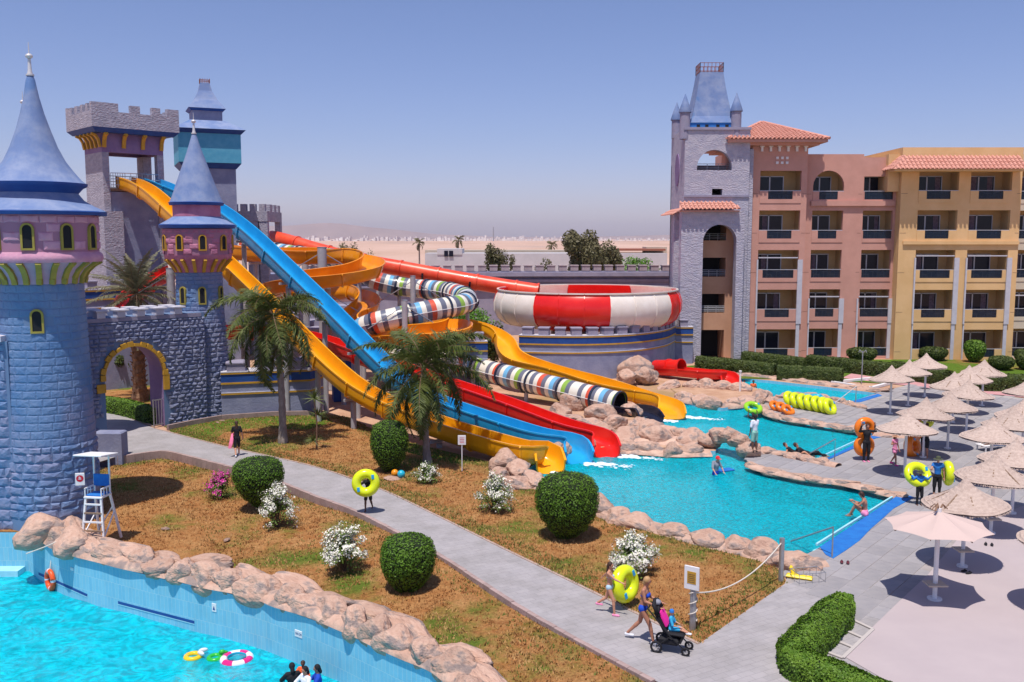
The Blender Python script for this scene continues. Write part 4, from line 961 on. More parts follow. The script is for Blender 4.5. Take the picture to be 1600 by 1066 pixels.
def frames(P,bank=None):
    fr=[]
    for i,p in enumerate(P):
        d=(P[min(i+1,len(P)-1)]-P[max(i-1,0)]).normalized(); s=d.cross(Vector((0,0,1))).normalized(); u=s.cross(d).normalized()
        if bank:
            a=bank[i]; s,u=s*math.cos(a)+u*math.sin(a),u*math.cos(a)-s*math.sin(a)
        fr.append((p,s,u))
    return fr
def sweep(b,fr,prof,mi=0,caps=True,scale=None):
    n=len(prof); vs=[]; 
    for i,(p,s,u) in enumerate(fr):
        k=scale(i) if scale else (1,1)
        for x,y in prof: vs.append(p+s*x*k[0]+u*y*k[1])
    fs=[(i*n+j,i*n+(j+1)%n,(i+1)*n+(j+1)%n,(i+1)*n+j) for i in range(len(fr)-1) for j in range(n)]
    if caps:
        m=len(fr)-1; h=9
        for base in (0,m*n):
            mp=[21,18,17,16,15,14,13,12,9]
            for j in range(1,7): q=(base+j,base+j+1,base+mp[j+1],base+mp[j]); fs.append(q if base else q[::-1])
            fs+=[tuple(base+t for t in (0,1,18,19,20,21)),tuple(base+t for t in (7,8,9,10,11,12))]
    b.add(vs,fs,mi)
def curvbank(P,amt=1.6,mx=.32):
    o=[]
    for i in range(len(P)):
        a=P[max(i-3,0)];b_=P[i];c=P[min(i+3,len(P)-1)]; d1=(b_-a);d2=(c-b_)
        if d1.length<1e-6 or d2.length<1e-6: o.append(0); continue
        k=(d1.x*d2.y-d1.y*d2.x)/(d1.length*d2.length)/max((d1.length+d2.length)/2,.01); o.append(max(-mx,min(mx,-k*amt)))
    for _ in range(30): o=[o[0]]+[(o[i-1]+2*o[i]+o[i+1])/4 for i in range(1,len(o)-1)]+[o[-1]]
    return o
def chute(label,P,hw,d,m,seglen=3.2,bank=False,flare=None,posts=(),group=None,cat='water slide',name='water_slide',lip=True):
    P=resample(smoothp(resample(spline(P,8),.4),5),.3); bk=curvbank(P) if bank else None; fr=frames(P,bk); root=empty(name,(0,0,0),0,label,cat,group)
    per=max(2,int(seglen/.3)); N_=len(fr); i=0; prof=uprof(hw,d)
    while i<N_-1:
        j=min(i+per,N_-1); 
        if N_-1-j<7: j=N_-1
        def sc(k,i=i):
            if flare and i+k>N_-1-flare[0]:
                t=(i+k-(N_-1-flare[0]))/flare[0]; return (1+flare[1]*t,1-flare[2]*t*t)
            return (1,1)
        b=MB(); sweep(b,fr[i:j+1],prof,scale=sc); b.build('trough_section',m,root,smooth=50)
        if j<N_-1:
            p,s,u=fr[j]; b=MB(); q=frames([p-s.cross(u)*.0,p],None); dd=(P[j+1]-P[j]).normalized()
            big=[(x*1.03+(.05 if x>0 else -.05)*(y<d*.99),y-(.06 if y<d*.3 else 0)) for x,y in prof[9:]]+[(x,y) for x,y in prof[9:][::-1]]
            vs=[];n_=len(big)
            for e_ in (-.035,.035):
                for x,y in big: vs.append(p+dd*e_+s*x+u*y)
            h_=n_//2; b.add(vs,[(k,(k+1)%n_,n_+(k+1)%n_,n_+k) for k in range(n_)]+[(k,k+1,n_-2-k,n_-1-k) for k in range(h_-1)]+[(2*n_-1-k,2*n_-2-k,n_+k+1,n_+k) for k in range(h_-1)]); b.build('joint_rib',m,root)
        i=j
    for s_ in posts:
        k=min(int(s_*(N_-1)),N_-1); p=P[k]
        if p.z<.5: continue
        b=MB(); b.tube([(p.x,p.y,-.05),(p.x,p.y,p.z-.35)],.15,12); b.build('support_post',M_['post'],root,smooth=40)
        b=MB(); s,u=fr[k][1],fr[k][2]; b.bar(p-s*(hw+.02)-u*.22,p+s*(hw+.02)-u*.22,.12,.14); b.build('support_yoke',M_['post'],root)
    return root,P
def vt(n=9):
    return None
e1=Vector((math.cos(TA),math.sin(TA),0)); 
def TP(u,v): q=TM@Vector((u,v,0)); return (q.x,q.y)
def Z0(P):
    for q in P[:-2]: q.z=max(q.z,.22)
    return P
def Lp(pts,A,B,dz): 
    o=[]
    for p in pts: q=L(p[0],p[1],A,B); q.z+=dz; o.append(q)
    return o
yE=G(858,738,-.1); yS=TP(2.45,.35)
YP=Lp([(193,287),(207,290),(232,304),(262,331),(300,368),(340,406),(375,440),(403,467),(448,512),(487,551),(520,582),(555,610),(600,635),(671,664),(750,690),(800,704),(835,713)],yS,xy(yE),-.28)
YP+=[G(850,720)+Vector((0,0,.25)),G(860,733)+Vector((0,0,-.12))]
chute('long yellow speed slide, nearest of three, dropping from the stone tower to the pool',[q-Vector((0,0,.10)) for q in Z0(YP)],.53,.84,M_['yellow'],posts=(.42,.5,.58,.66,.74,.82),flare=(5,.12,.22))
bE=G(905,722,-.1); bS=TP(4.15,.35)
BP=Lp([(231,288),(245,292),(275,305),(310,318),(338,331),(384,366),(431,410),(461,439),(506,483),(545,523),(582,561),(624,600),(660,624),(697,640),(776,667),(855,691)],bS,xy(bE),-.28)
BP+=[G(893,706)+Vector((0,0,.15)),G(905,718)+Vector((0,0,-.15))]
chute('long sky blue speed slide crossing in front of the turret down to the pool',[q-Vector((0,0,.10)) for q in Z0(BP)],.53,.84,M_['blue'],posts=(.3,.42,.52,.6,.68,.76),flare=(5,.12,.22))
rE=G(946,706,-.1); rB=(rE.x-28.5,rE.y+23.8)
RP=[W(275,424,64)-Vector((0,0,.3)),W(238,440,62)-Vector((0,0,.3)),W(200,472,58.5)-Vector((0,0,.3)),W(196,490,56.5)-Vector((0,0,.3)),W(230,503,56.5)-Vector((0,0,.3)),W(290,512,58.5)-Vector((0,0,.3)),W(350,518,60.3)-Vector((0,0,.3))]
RP+=Lp([(400,521),(440,524),(480,530),(525,543),(600,570),(674,597),(737,618),(802,641),(881,671),(925,687)],xy(rE),rB,-.30)+[G(940,697)+Vector((0,0,.1)),G(948,708)+Vector((0,0,-.15))]
chute('red slide winding behind the gate wall then running straight into the pool',[q-Vector((0,0,.10)) for q in Z0(RP)],.53,.82,M_['red'],bank=False,posts=(.35,.45,.56,.66,.76,.86),flare=(5,.10,.22))
OP=[W(*p)-Vector((0,0,.25)) for p in ((350,398,68),(400,402,67),(450,404,66),(500,405,65.5),(540,406,65.8),(564,409,65.2),(577,414,64),(578,422,62.3),(564,430,61),(540,436,60.4),(500,441,60),(455,446,60.5),(432,454,62),(440,463,65),(480,466,66.5),(520,464,66.5),(552,462,65.5),(572,474,63.5),(566,492,61.5),(545,508,60),(546,522,59),(570,528,59.5),(610,523,61),(660,514,62),(695,509,61.6),(712,512,60.2),(712,520,58.3),(695,527,57.2),(650,530,57),(615,533,57.2),(590,545,59))]
chute('open orange slide looping in wide bends between the grey posts',OP,.72,.95,M_['orange'],bank=True,posts=(.05,.2,.36,.6,.75,.9),seglen=2.6)
YE=[W(*p)-Vector((0,0,.25)) for p in ((722,510,64),(745,513,63.5),(768,520,63),(786,535,62.3),(790,552,61.5),(805,566,60.5),(835,576,59.5),(880,589,58),(940,606,56),(1000,622,54.6),(1028,629,53.9))]
YE+=[G(1042,642)+Vector((0,0,.12)),G(1050,651)+Vector((0,0,-.15))]
chute('yellow slide bending out behind the striped tube and ending at the middle pool',YE,.66,.72,M_['yellow'],bank=True,posts=(.1,.35,.5,.65),flare=(5,.1,.5))
# tubes
SEQ=['s_cream','s_slate','s_cream','s_red','s_slate','s_cream','s_sky','s_slate','s_cream','s_green','s_slate','s_cream']
def tubeslide(label,P,r,mats,seq,seglen,name='tube_slide',posts=(),flm=None,seam=True,band=.3,n=20,half=None):
    P=resample(smoothp(resample(spline(P,8),.3),4),band/2); fr=frames(P); root=empty(name,(0,0,0),0,label,'water slide'); per=max(4,int(seglen/(band/2))); per-=per%2; N_=len(fr); i=0; col=0
    while i<N_-1:
        j=min(i+per,N_-1); b=MB(); vs=[]; 
        for p,s,u in fr[i:j+1]: vs+=[p+(s*math.cos(2*PI*k/n)+u*math.sin(2*PI*k/n))*r for k in range(n)]
        m0=len(b.f); b.add(vs,[(a*n+k,a*n+(k+1)%n,(a+1)*n+(k+1)%n,(a+1)*n+k) for a in range(j-i) for k in range(n)])
        q=m0
        for a in range(j-i):
            c=seq[((i+a)//2)%len(seq)]
            for k in range(n): b.m[q]=c if half is None else (half if k>=n//2+1 and k<n-1 else c); q+=1
        b.build('tube_section',mats,root,smooth=True)
        p,s,u=fr[j]; d=s.cross(u); b=MB(); vs=[]
        for (rr,e_) in ((r,-.07),(r+.07,-.07),(r+.07,.07),(r,.07)): vs+=[p+d*e_+(s*math.cos(2*PI*k/n)+u*math.sin(2*PI*k/n))*rr for k in range(n)]
        b.add(vs,[(a*n+k,a*n+(k+1)%n,(a+1)*n+(k+1)%n,(a+1)*n+k) for a in range(3) for k in range(n)]); b.build('flange',flm,root,smooth=50)
        i=j
    if seam:
        b=MB(); 
        for sgn in (1,-1):
            L1=[p+s*sgn*(r+.02) for p,s,u in fr]; b.tube(L1,.025,4)
        b.build('side_seam',M_['white'],root)
    for s_ in posts:
        k=min(int(s_*(N_-1)),N_-1); p=P[k]; b=MB(); b.tube([(p.x,p.y,-.05),(p.x,p.y,p.z-r-.02)],.13,10); b.build('support_post',M_['post'],root,smooth=40)
        b=MB(); p,s,u=fr[k]; d=s.cross(u); vs=[]; A_=[PI+PI*t/10 for t in range(11)]
        for (rr,e_) in ((r+.02,-.08),(r+.12,-.08),(r+.12,.08),(r+.02,.08)): vs+=[p+d*e_+(s*math.cos(a)+u*math.sin(a))*rr for a in A_]
        b.add(vs,[(a*11+k_,a*11+k_+1,((a+1)%4)*11+k_+1,((a+1)%4)*11+k_) for a in range(4) for k_ in range(10)]); b.build('support_cradle',M_['dark'],root)
    return root,P,fr
sm=[M_[k] for k in ('s_cream','s_slate','s_green','s_red','s_sky')]; ix={'s_cream':0,'s_slate':1,'s_green':2,'s_red':3,'s_sky':4}
TP_=[W(*p) for p in ((372,380,76),(395,386,75),(430,393,73.5),(480,400,71.5),(525,403,70.5),(552,411,69.5),(566,424,68.5),(585,438,68),(615,446,68),(650,451,67.7),(690,454,66.5),(720,461,64.5),(731,470,62),(718,477,60),(690,482,59),(650,490,58.4),(610,499,58),(575,508,58),(556,522,59),(575,538,61),(640,554,60.5),(690,563,59))]
tE=(6.25,52.3); tB=(6.25-28.5,52.3+23.8)
TP_+=Lp([(735,573),(800,589),(860,604),(920,619),(968,631)],tE,tB,0)
mats_t=sm+[]
root_t,TPp,TPf=tubeslide('tube slide with cream, slate, red, blue and green stripes ending at a dark mouth',TP_,.68,mats_t,[ix[s] for s in SEQ],2.4,posts=(.04,.17,.3,.45,.8,.88,.96),flm=M_['s_navy'])
# dark run-out trough below the tube mouth
p=TPf[-1][0]; d=(TPp[-1]-TPp[-4]).normalized(); 
DP=[p-Vector((0,0,.62))-d*.6,p-Vector((0,0,.70))+d*.8,G(1003,649)+Vector((0,0,.10)),G(1018,656)+Vector((0,0,-.2))]
chute('short dark navy run-out trough at the mouth of the striped tube',DP,.62,.62,M_['dark'],flare=(3,.1,.4))
b=MB(); q=TPf[-1]; n=20; vs=[q[0]+(q[1]*math.cos(2*PI*k/n)+q[2]*math.sin(2*PI*k/n))*.60 for k in range(n)]+[TPf[-14][0]+(TPf[-14][1]*math.cos(2*PI*k/n)+TPf[-14][2]*math.sin(2*PI*k/n))*.60 for k in range(n)]
b.add(vs,[(k,(k+1)%n,n+(k+1)%n,n+k) for k in range(n)]+[tuple(range(n,2*n))]); b.build('tube_mouth_lining',M_['black'],root_t,smooth=60)
RT=[W(*p) for p in ((425,372,83),(440,375,82),(468,383,81),(510,395,80),(557,407,79.2),(628,420,78.4),(709,435,77.6),(780,447,77),(840,456,76.5))]
tubeslide('long coral red tube slide sloping across the back into the big bowl',RT,.66,[M_['coral'],M_['red']],[0],3.3,flm=M_['coral'],seam=False,posts=(.2,.45,.62,.78),half=None)
# bowl
BC=W(917,470,73.4); BX,BY=BC.x,BC.y
bowl=empty('bowl_slide',(0,0,0),0,'giant round bowl slide in red and white panels on top of the banded wall','water slide')
bp_=[(1.2,3.0),(4.8,3.1),(6.5,3.4),(7.1,3.85),(7.38,4.45),(7.40,5.1),(7.22,5.7),(6.98,5.98),(7.05,6.05),(7.12,6.02)]
front=-PI/2
def sector(a0,a1,m):
    N_=9; b=MB(); inn=[(r-.10,z+.05) for r,z in bp_[:8]]
    b.lathe(bp_,N_,(BX,BY,0),a0=a0,a1=a1); b.lathe(inn[::-1],N_,(BX,BY,0),a0=a0,a1=a1)
    return b.build('bowl_panel',m,bowl,smooth=45)
for s in range(8):
    a0=front+R(9+45*s); sector(a0+.003,a0+R(45)-.003,M_['bowlwhite' if s%2==0 else 'red'])
    for t in range(3):
        a=a0+R(15)*t; b=MB(); pts=[(BX+(r+.02)*math.cos(a),BY+(r+.02)*math.sin(a),z) for r,z in bp_[2:]]
        for k in range(len(pts)-1): b.bar(pts[k],pts[k+1],.06,.05)
        b.build('panel_rib',M_['bowlwhite' if s%2==0 else 'red'],bowl)
b=MB(); b.lathe([(7.0,6.0),(7.14,6.0),(7.14,6.10),(7.0,6.10),(7.0,6.0)],64,(BX,BY,0)); b.build('rim',M_['bowlwhite'],bowl,smooth=40)
for k in range(10):
    a=2*PI*k/10+.2; b=MB(); b.tube([(BX+5*math.cos(a),BY+5*math.sin(a),0),(BX+5*math.cos(a),BY+5*math.sin(a),3.15)],.2,8); b.build('support_post',M_['post'],bowl)
def D_(px,D): return xy(W(px,520,D))
bwp=[D_(811,66.2),D_(850,65.8),D_(900,65.6),D_(950,66.0),D_(990,67.0),D_(1020,68.5),D_(1042,70.6),D_(1055,73.6)]
bws=[tuple(v) for v in spline([Vector(p) for p in bwp],3)]
trim_wall('long curved blue grey banded wall carrying the red and white bowl',bws,zy(524,65.9),-.1,th=.7,wm=.72,sp=1.16,hm=.55,cat='wall')
trim_wall('short banded wall joining the bowl wall to the grey stair tower',[D_(1054,74.2),D_(1083,74.2)],zy(511,74),-.1,th=.5,sp=1.0)
# short red slide out of the wall
SR=[W(*p) for p in ((1026,573,67.8),(1036,573,67.0),(1048,573,66.3),(1064,573,65.6))]
tubeslide('short red tube stub leaving the curved wall',SR,.50,[M_['red']],[0],1.6,flm=M_['red'],seam=False)
SR2=[W(1034,583,67)-Vector((0,0,.0)),W(1060,584,65.8),W(1095,588,65),W(1120,590,64.6),G(1134,593)+Vector((0,0,.25)),G(1143,600)+Vector((0,0,-.1))]
chute('short red open slide below the bowl wall ending at the top pool',[q-Vector((0,0,.1)) for q in SR2],.55,.55,M_['red'],flare=(4,.1,.5))
# free posts
def post(px,py,D,r,label):
    q=W(px,py,D); e_=empty('support_post',(q.x,q.y,0),0,label,'post')
    b=MB(); b.tube([(0,0,-.1),(0,0,q.z)],r,16); b.build('shaft',M_['post'],e_,smooth=40)
    b=MB(); b.tube([(0,0,q.z),(0,0,q.z+.05)],r*1.04,16); b.build('cap_plate',M_['steel'],e_,smooth=40)
    b=MB(); b.tube([(0,0,-.02),(0,0,.08)],r*1.7,16); b.build('foot_plate',M_['steel'],e_,smooth=40)
    for dx,dy in ((2.2,.6),(-2.2,-.6)):
        b=MB(); b.tube([(0,0,q.z-.3),(dx,dy,q.z-1.7)],.03,5); b.build('brace',M_['steel'],e_)
for a in ((503,387,63,.31,'thick grey post through the bend of the orange slide'),(476,388,69,.25,'grey post head behind the striped tube near the blue slide'),(645,432,65,.19,'grey post in front of the back run of the striped tube'),(632,470,57.5,.18,'short grey post in front of the near run of the striped tube'),(337,333,60,.30,'pale post just right of the pink turret head'),(512,452,61,.2,'thin grey post under the lower orange bend'),(408,540,58,.16,'low grey post between yellow slide and banded wall'),(266,420,57,.25,'white post beside the red slide left of the turret')):
    post(*a)
# foam at the slide lips
for k,(px,py,lab) in enumerate(((866,738,'yellow'),(918,724,'blue'),(965,712,'red'),(1072,652,'upper yellow'),(1035,657,'dark'))):
    p=G(px,py,-.20); rnd=random.Random(k); b=MB(); L0=2.2 if k in(1,2,3) else .9
    for t in range(150):
        u=t/150*(.8+.2*rnd.random()); w_=.06+.26*u; x=u*L0; y=rnd.uniform(-w_,w_); r=rnd.uniform(.10,.17)*(1.1-u*.4)
        y=rnd.gauss(0,w_*.8); x=(rnd.random()**1.4)*L0; r=rnd.uniform(.02,.10)*(1.15-x/L0*.85); b.ell((x,y,.0),(r*1.9,r,r*.45),8,5)
    o=b.build('splash_foam',M_['foam'],smooth=True); o.location=p; o.rotation_euler=(0,0,-.35); tag(o,'white splash of water below the lip of the %s slide'%lab,'splash')
# back wall with trims, hedge and shed behind
bw=trim_wall('long tall grey perimeter wall with battlements across the background',[xy(W(395,430,95)),xy(W(640,430,96)),xy(W(1050,430,97))],zy(424,96),-.1,th=1.0,bands=False,m=M_['lilacs'],wm=.8,sp=1.2,hm=.6,mm=mat('mauve_merlon_paint',(.34,.27,.29),(.40,.33,.34),scale=2,rough=.9))
for k,(y0,y1,o_) in enumerate(((426,432,.25),(437,441,.12),(447,450,.12))):
    b=MB(); a_,c_=W(395,y0,95),W(1050,y0,97); b.bar((a_.x,a_.y-o_*.5,zy((y0+y1)/2,96)),(c_.x,c_.y-o_*.5,zy((y0+y1)/2,96)),o_*2,(y1-y0)*96/F); b.build('string_course',M_['lilacs'],bw)
# grey terrace steps seen between the slides
ts=empty('terrace_steps',(0,0,0),0,'grey concrete terrace steps half hidden behind the blue slide','steps')
for k in range(4):
    q=W(452,478+12*k,74-2.2*k); q2=W(545,478+12*k,74-2.2*k); b=MB(); b.box(q.x,q.y,-.1,q2.x,q.y+2.2,q.z); b.build('step',M_['lilacs'],ts)
# ================================================================ hotel and stair tower
HD=77.5
def hx(px,D=HD): return W(px,450,D).x
def hz(y,D=HD): return W(1300,y,D).z
def tiled(b,e0,e1_,r0,r1,sp=.34,rr=.10):
    """rows of half-round tiles from the eave edge e0-e1 up to the ridge edge r0-r1"""
    e0,e1_,r0,r1=map(Vector,(e0,e1_,r0,r1)); b.add([e0,e1_,r1,r0],[(0,1,2,3)]); nrm=(e1_-e0).cross(r0-e0).normalized(); nrm=nrm if nrm.z>0 else -nrm
    L0=(e1_-e0).length; n=int(L0/sp); ax=(e1_-e0).normalized()
    up=(r0-e0)-ax*(r0-e0).dot(ax); H=up.length; up.normalize(); ra=(r0-e0).dot(ax); rb=(r1-e0).dot(ax)
    for i in range(n+1):
        x=min(i*sp,L0); top=H
        if x<ra: top=H*x/max(ra,1e-6)
        if x>rb: top=min(top,H*(L0-x)/max(L0-rb,1e-6))
        m=max(1,int(top/.42))
        if top<.15: continue
        for k in range(m):
            y0=k*top/m; y1=(k+1)*top/m+.04; p=e0+ax*x+up*(y0-.06); q=e0+ax*x+up*y1; vs=[]
            for c,hh,sc in ((p,.05,1.12),(q,.015,.9)):
                for a in (0,PI/3,2*PI/3,PI): vs.append(c+ax*math.cos(a)*rr*sc+nrm*(math.sin(a)*rr*sc+hh))
            b.add(vs,[(0,1,5,4),(1,2,6,5),(2,3,7,6),(0,3,2,1)])
hotel=empty('hotel_building',(hx(1300),HD,0),0,'four storey hotel in salmon, yellow and sand render with rows of balconies','building')
HO=Vector((hx(1300),HD,0)); HM=Matrix.Translation(-HO)
def hp(name,m,fn,parent=hotel,smooth=False,kind=None,world=True):
    b=MB(); b.M=HM; fn(b); return b.build(name,m,parent,smooth=smooth,kind=kind)
FB_=[562,501,440,379,318]                      # slab heights (picture rows) of the five floors
ZB=[hz(y) for y in FB_]; 
cols={'A':(1180,1243,0),'B':(1265,1313,0),'C':(1343.5,1390,0),'D':(1421,1482,1),'E':(1500,1563,1),'F':(1584,1640,2),'G':(1665,1720,2)}
secs=[('salmon',1167,1252,223,76.9),('salmon',1252,1342,241,77.5),('salmon',1342,1394,246,77.5),('ochre',1394,1578,232,76.6),('sand',1578,1760,241,77.5)]
M_['curt']=mat('dusty_curtain',(.12,.09,.12),(.20,.15,.19),scale=5,rough=.9)
tabs=[]
for (mn,x0,x1,yt,Y) in secs:
    holes=[];X0,X1=hx(x0),hx(x1)
    for c,(a,b_,s) in cols.items():
        if not(x0-2<a and b_<x1+2): continue
        for f in range(5):
            zb=ZB[f]; h=2.62; xa,xb=hx(a),hx(b_)
            if f==4 and c=='B': pts=archpts((xa+xb)/2,(xb-xa)/2,zb+.12,zb+1.4,12)
            elif f==4 and mn=='salmon' and c=='C': pts=[(xa,zb+.12),(xb,zb+.12),(xb,zb+2.2),(xa,zb+2.2)]
            else: pts=[(xa,zb+.12),(xb,zb+.12),(xb,zb+h),(xa,zb+h)]
            holes.append(pts)
            # back wall window
            wx0=xa+.02; wx1=min(xa+xa*1.55/Y+(xb-xa)*.58,xb-.03); wy=Y+1.55; zt=zb+2.28
            def fr(b):
                for q in ((wx0,zb+.15,wx0+.07,zt),(wx1-.07,zb+.15,wx1,zt),((wx0+wx1)/2-.05,zb+.15,(wx0+wx1)/2+.05,zt),(wx0+.07,zt-.07,wx1-.07,zt),(wx0+.07,zb+.15,wx1-.07,zb+.20)): b.box(q[0],wy-.06,q[1],q[2],wy,q[3])
            w_=hp('window',M_['frame'],fr)
            for k in range(2):
                xs=wx0+.07 if k==0 else (wx0+wx1)/2+.05; xe=(wx0+wx1)/2-.05 if k==0 else wx1-.07
                hp('pane',M_['glass'],lambda b: b.box(xs,wy-.03,zb+.2,xe,wy-.02,zt-.07),w_)
                if hsh(f*3.1+k,xa)<.33: hp('curtain',M_['curt'],lambda b: [b.box(xs+(xe-xs)*(.55+.09*t),wy-.045-.01*(t%2),zb+.2,xs+(xe-xs)*(.63+.09*t),wy-.034,zt-.07) for t in range(4)],w_)
            # parapet with a glass middle
            ph=.98; full= mn=='salmon' and c=='C' or mn=='sand' or (c=='B' and f==2)
            sw=.06 if full else (xb-xa)*(.20 if f!=2 else .12)
            gz=zb+.32
            col=M_[mn]
            hp('balcony_parapet',col,lambda b:(b.box(xa,Y-.04,zb+.0,xb,Y+.14,gz),b.box(xa,Y-.04,gz,xa+sw,Y+.14,zb+ph),b.box(xb-sw,Y-.04,gz,xb,Y+.14,zb+ph)))
            gp=hp('balcony_glass',M_['rail'],lambda b: b.box(xa+sw,Y+.03,gz,xb-sw,Y+.05,zb+ph-.02))
            hp('handrail',M_['frame'],lambda b: b.box(xa-.02,Y+.0,zb+ph,xb+.02,Y+.08,zb+ph+.05),gp)
            tabs.append(((xa+xb)/2+.1,Y+.8,zb+.13,c,f))
    zt=hz(yt)
    b=MB(); b.M=HM@Matrix.Translation((0,0,0)); plate(b,[(X0,-.1),(X1,-.1),(X1,zt),(X0,zt)],holes,Y,Y+.35,0); b.build('facade',M_[mn],hotel)
    def inner(b):
        for f in range(5): b.box(X0,Y+.35,ZB[f]-.25,X1,Y+1.6,ZB[f]+.13)
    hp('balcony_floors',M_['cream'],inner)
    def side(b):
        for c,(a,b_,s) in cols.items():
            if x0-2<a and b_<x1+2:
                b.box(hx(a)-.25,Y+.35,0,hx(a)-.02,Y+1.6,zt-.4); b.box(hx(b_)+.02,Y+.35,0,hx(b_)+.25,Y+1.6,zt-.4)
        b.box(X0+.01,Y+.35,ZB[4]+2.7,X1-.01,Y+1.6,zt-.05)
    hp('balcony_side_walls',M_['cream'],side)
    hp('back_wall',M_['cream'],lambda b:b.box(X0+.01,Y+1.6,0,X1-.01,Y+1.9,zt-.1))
    hp('building_body',M_[mn],lambda b:b.box(X0,Y+1.9,-.1,X1,Y+14,zt))
    hp('side_wall',M_[mn],lambda b:(b.box(X0-.01,Y+.35,-.1,X0+.0,Y+1.9,zt),b.box(X1,Y+.35,-.1,X1+.01,Y+1.9,zt)))
    # expansion grooves
    for f in range(5):
        hp('facade_groove',mat('groove_shadow',(.20,.10,.07),rough=.9),lambda b:[b.box(hx(p)+.03,Y-.004,ZB[f]+.75,hx(q)-.03,Y+.002,ZB[f]+.78) for p,q in ((x0,x0+11),(x1-7,x1)) if x1-x0>60])
# stepped salmon piers and white pilasters
def pil(xl,xr,ytop,Y):
    a,b_=hx(xl),hx(xr); zt=hz(ytop); zm=hz(ytop+10); z5=hz(505)
    for x,sg in ((a,-1),(b_,1)):
        o=hp('white_pilaster',M_['pilaster'],lambda b:(b.box(x-.10 if sg>0 else x-.12,Y-.16,z5,x+.30*(sg>0)+.10*(sg<0)*0,Y-.045,zm+.4),b.box(x-.08,Y-.12,0,x+(.20 if sg>0 else .02),Y-.045,z5)))
    hp('white_lintel',M_['pilaster'],lambda b:b.box(a+.02,Y-.14,zt-.02,b_-.11,Y-.045,zt+.07))
for xl,xr,yt,Y in ((1180,1243,403,76.9),(1265,1313,464,77.5),(1341,1390,464,77.5),(1421,1482,400,76.6),(1500,1563,400,76.6),(1584,1640,462,77.5)): pil(xl,xr,yt,Y)
# cornice band lines
hp('cornice',M_['ochre'],lambda b:b.box(hx(1400),76.45,hz(382),hx(1578),76.58,hz(377)))
hp('cornice',M_['salmon'],lambda b:b.box(hx(1262),77.3,hz(322),hx(1392),77.48,hz(314)))
# hip roof over the first bay
ex0,ex1,ey0,ey1,ez=hx(1131,76),hx(1283,76),75.6,86.0,hz(217,75.6); rz=hz(191,80.8); cx_=(ex0+ex1)/2; ap0,ap1=(cx_-.1,80.8,rz),(cx_+.1,80.8,rz)
hp('eave_board',M_['salmon'],lambda b:(b.box(ex0,ey0,ez-.25,ex1,ey1,ez-.02),b.box(ex0+.5,ey0+.5,ez-.45,ex1-.5,ey1-.5,ez-.25)))
def hr(b):
    tiled(b,(ex0-.1,ey0-.1,ez),(ex1+.1,ey0-.1,ez),ap0,ap1); tiled(b,(ex0-.1,ey1,ez),(ex0-.1,ey0-.1,ez),ap0,ap0); tiled(b,(ex1+.1,ey0-.1,ez),(ex1+.1,ey1,ez),ap1,ap1); b.add([(ex0-.1,ey1,ez),ap0,ap1,(ex1+.1,ey1,ez)],[(0,1,2,3)])
    b.tube([ap0,(ex0-.1,ey0-.1,ez+.05)],.13,6); b.tube([ap1,(ex1+.1,ey0-.1,ez+.05)],.13,6)
hp('roof_tiles',M_['tile'],hr,kind='stuff')
hp('bay_upper_wall',M_['salmon'],lambda b:b.box(hx(1150,77.4),78.6,hz(330),hx(1256),84,ez-.46)or b.box(hx(1150,77.4),76.95,hz(232),hx(1256),78.6,ez-.46))
for i in range(6):
    x=hx(1181+i*13.3); hp('white_corbel',M_['white'],lambda b:(b.box(x-.17,76.65,hz(231),x+.17,76.88,hz(226)),b.box(x-.09,76.72,hz(238),x+.09,76.88,hz(231))))
for i in range(3):
    for j in range(2):
        x=hx(1205+i*7.5); z=hz(248+j*7.5); hp('white_square',M_['white'],lambda b:b.box(x-.1,76.80,z-.1,x+.1,76.89,z+.1))
# yellow section tile canopy and parapet
a0,a1=hx(1388,75.3),hx(1594,75.3); ze=hz(264,75.3); zr=hz(244,76.6)
hp('canopy_soffit',M_['ochre'],lambda b:b.box(a0+.1,75.3,ze-.16,a1-.1,76.58,ze-.02))
def cr(b):
    tiled(b,(a0,75.2,ze),(a1,75.2,ze),(hx(1402,76.6),76.6,zr),(hx(1582,76.6),76.6,zr)); tiled(b,(a0,79,ze),(a0,75.2,ze),(hx(1402,76.6),79,zr),(hx(1402,76.6),76.6,zr))
hp('canopy_tiles',M_['tile'],cr,kind='stuff')
hp('yellow_return_wall',M_['ochre'],lambda b:b.box(hx(1376),77.0,hz(300),hx(1394)-.02,84,hz(242)))
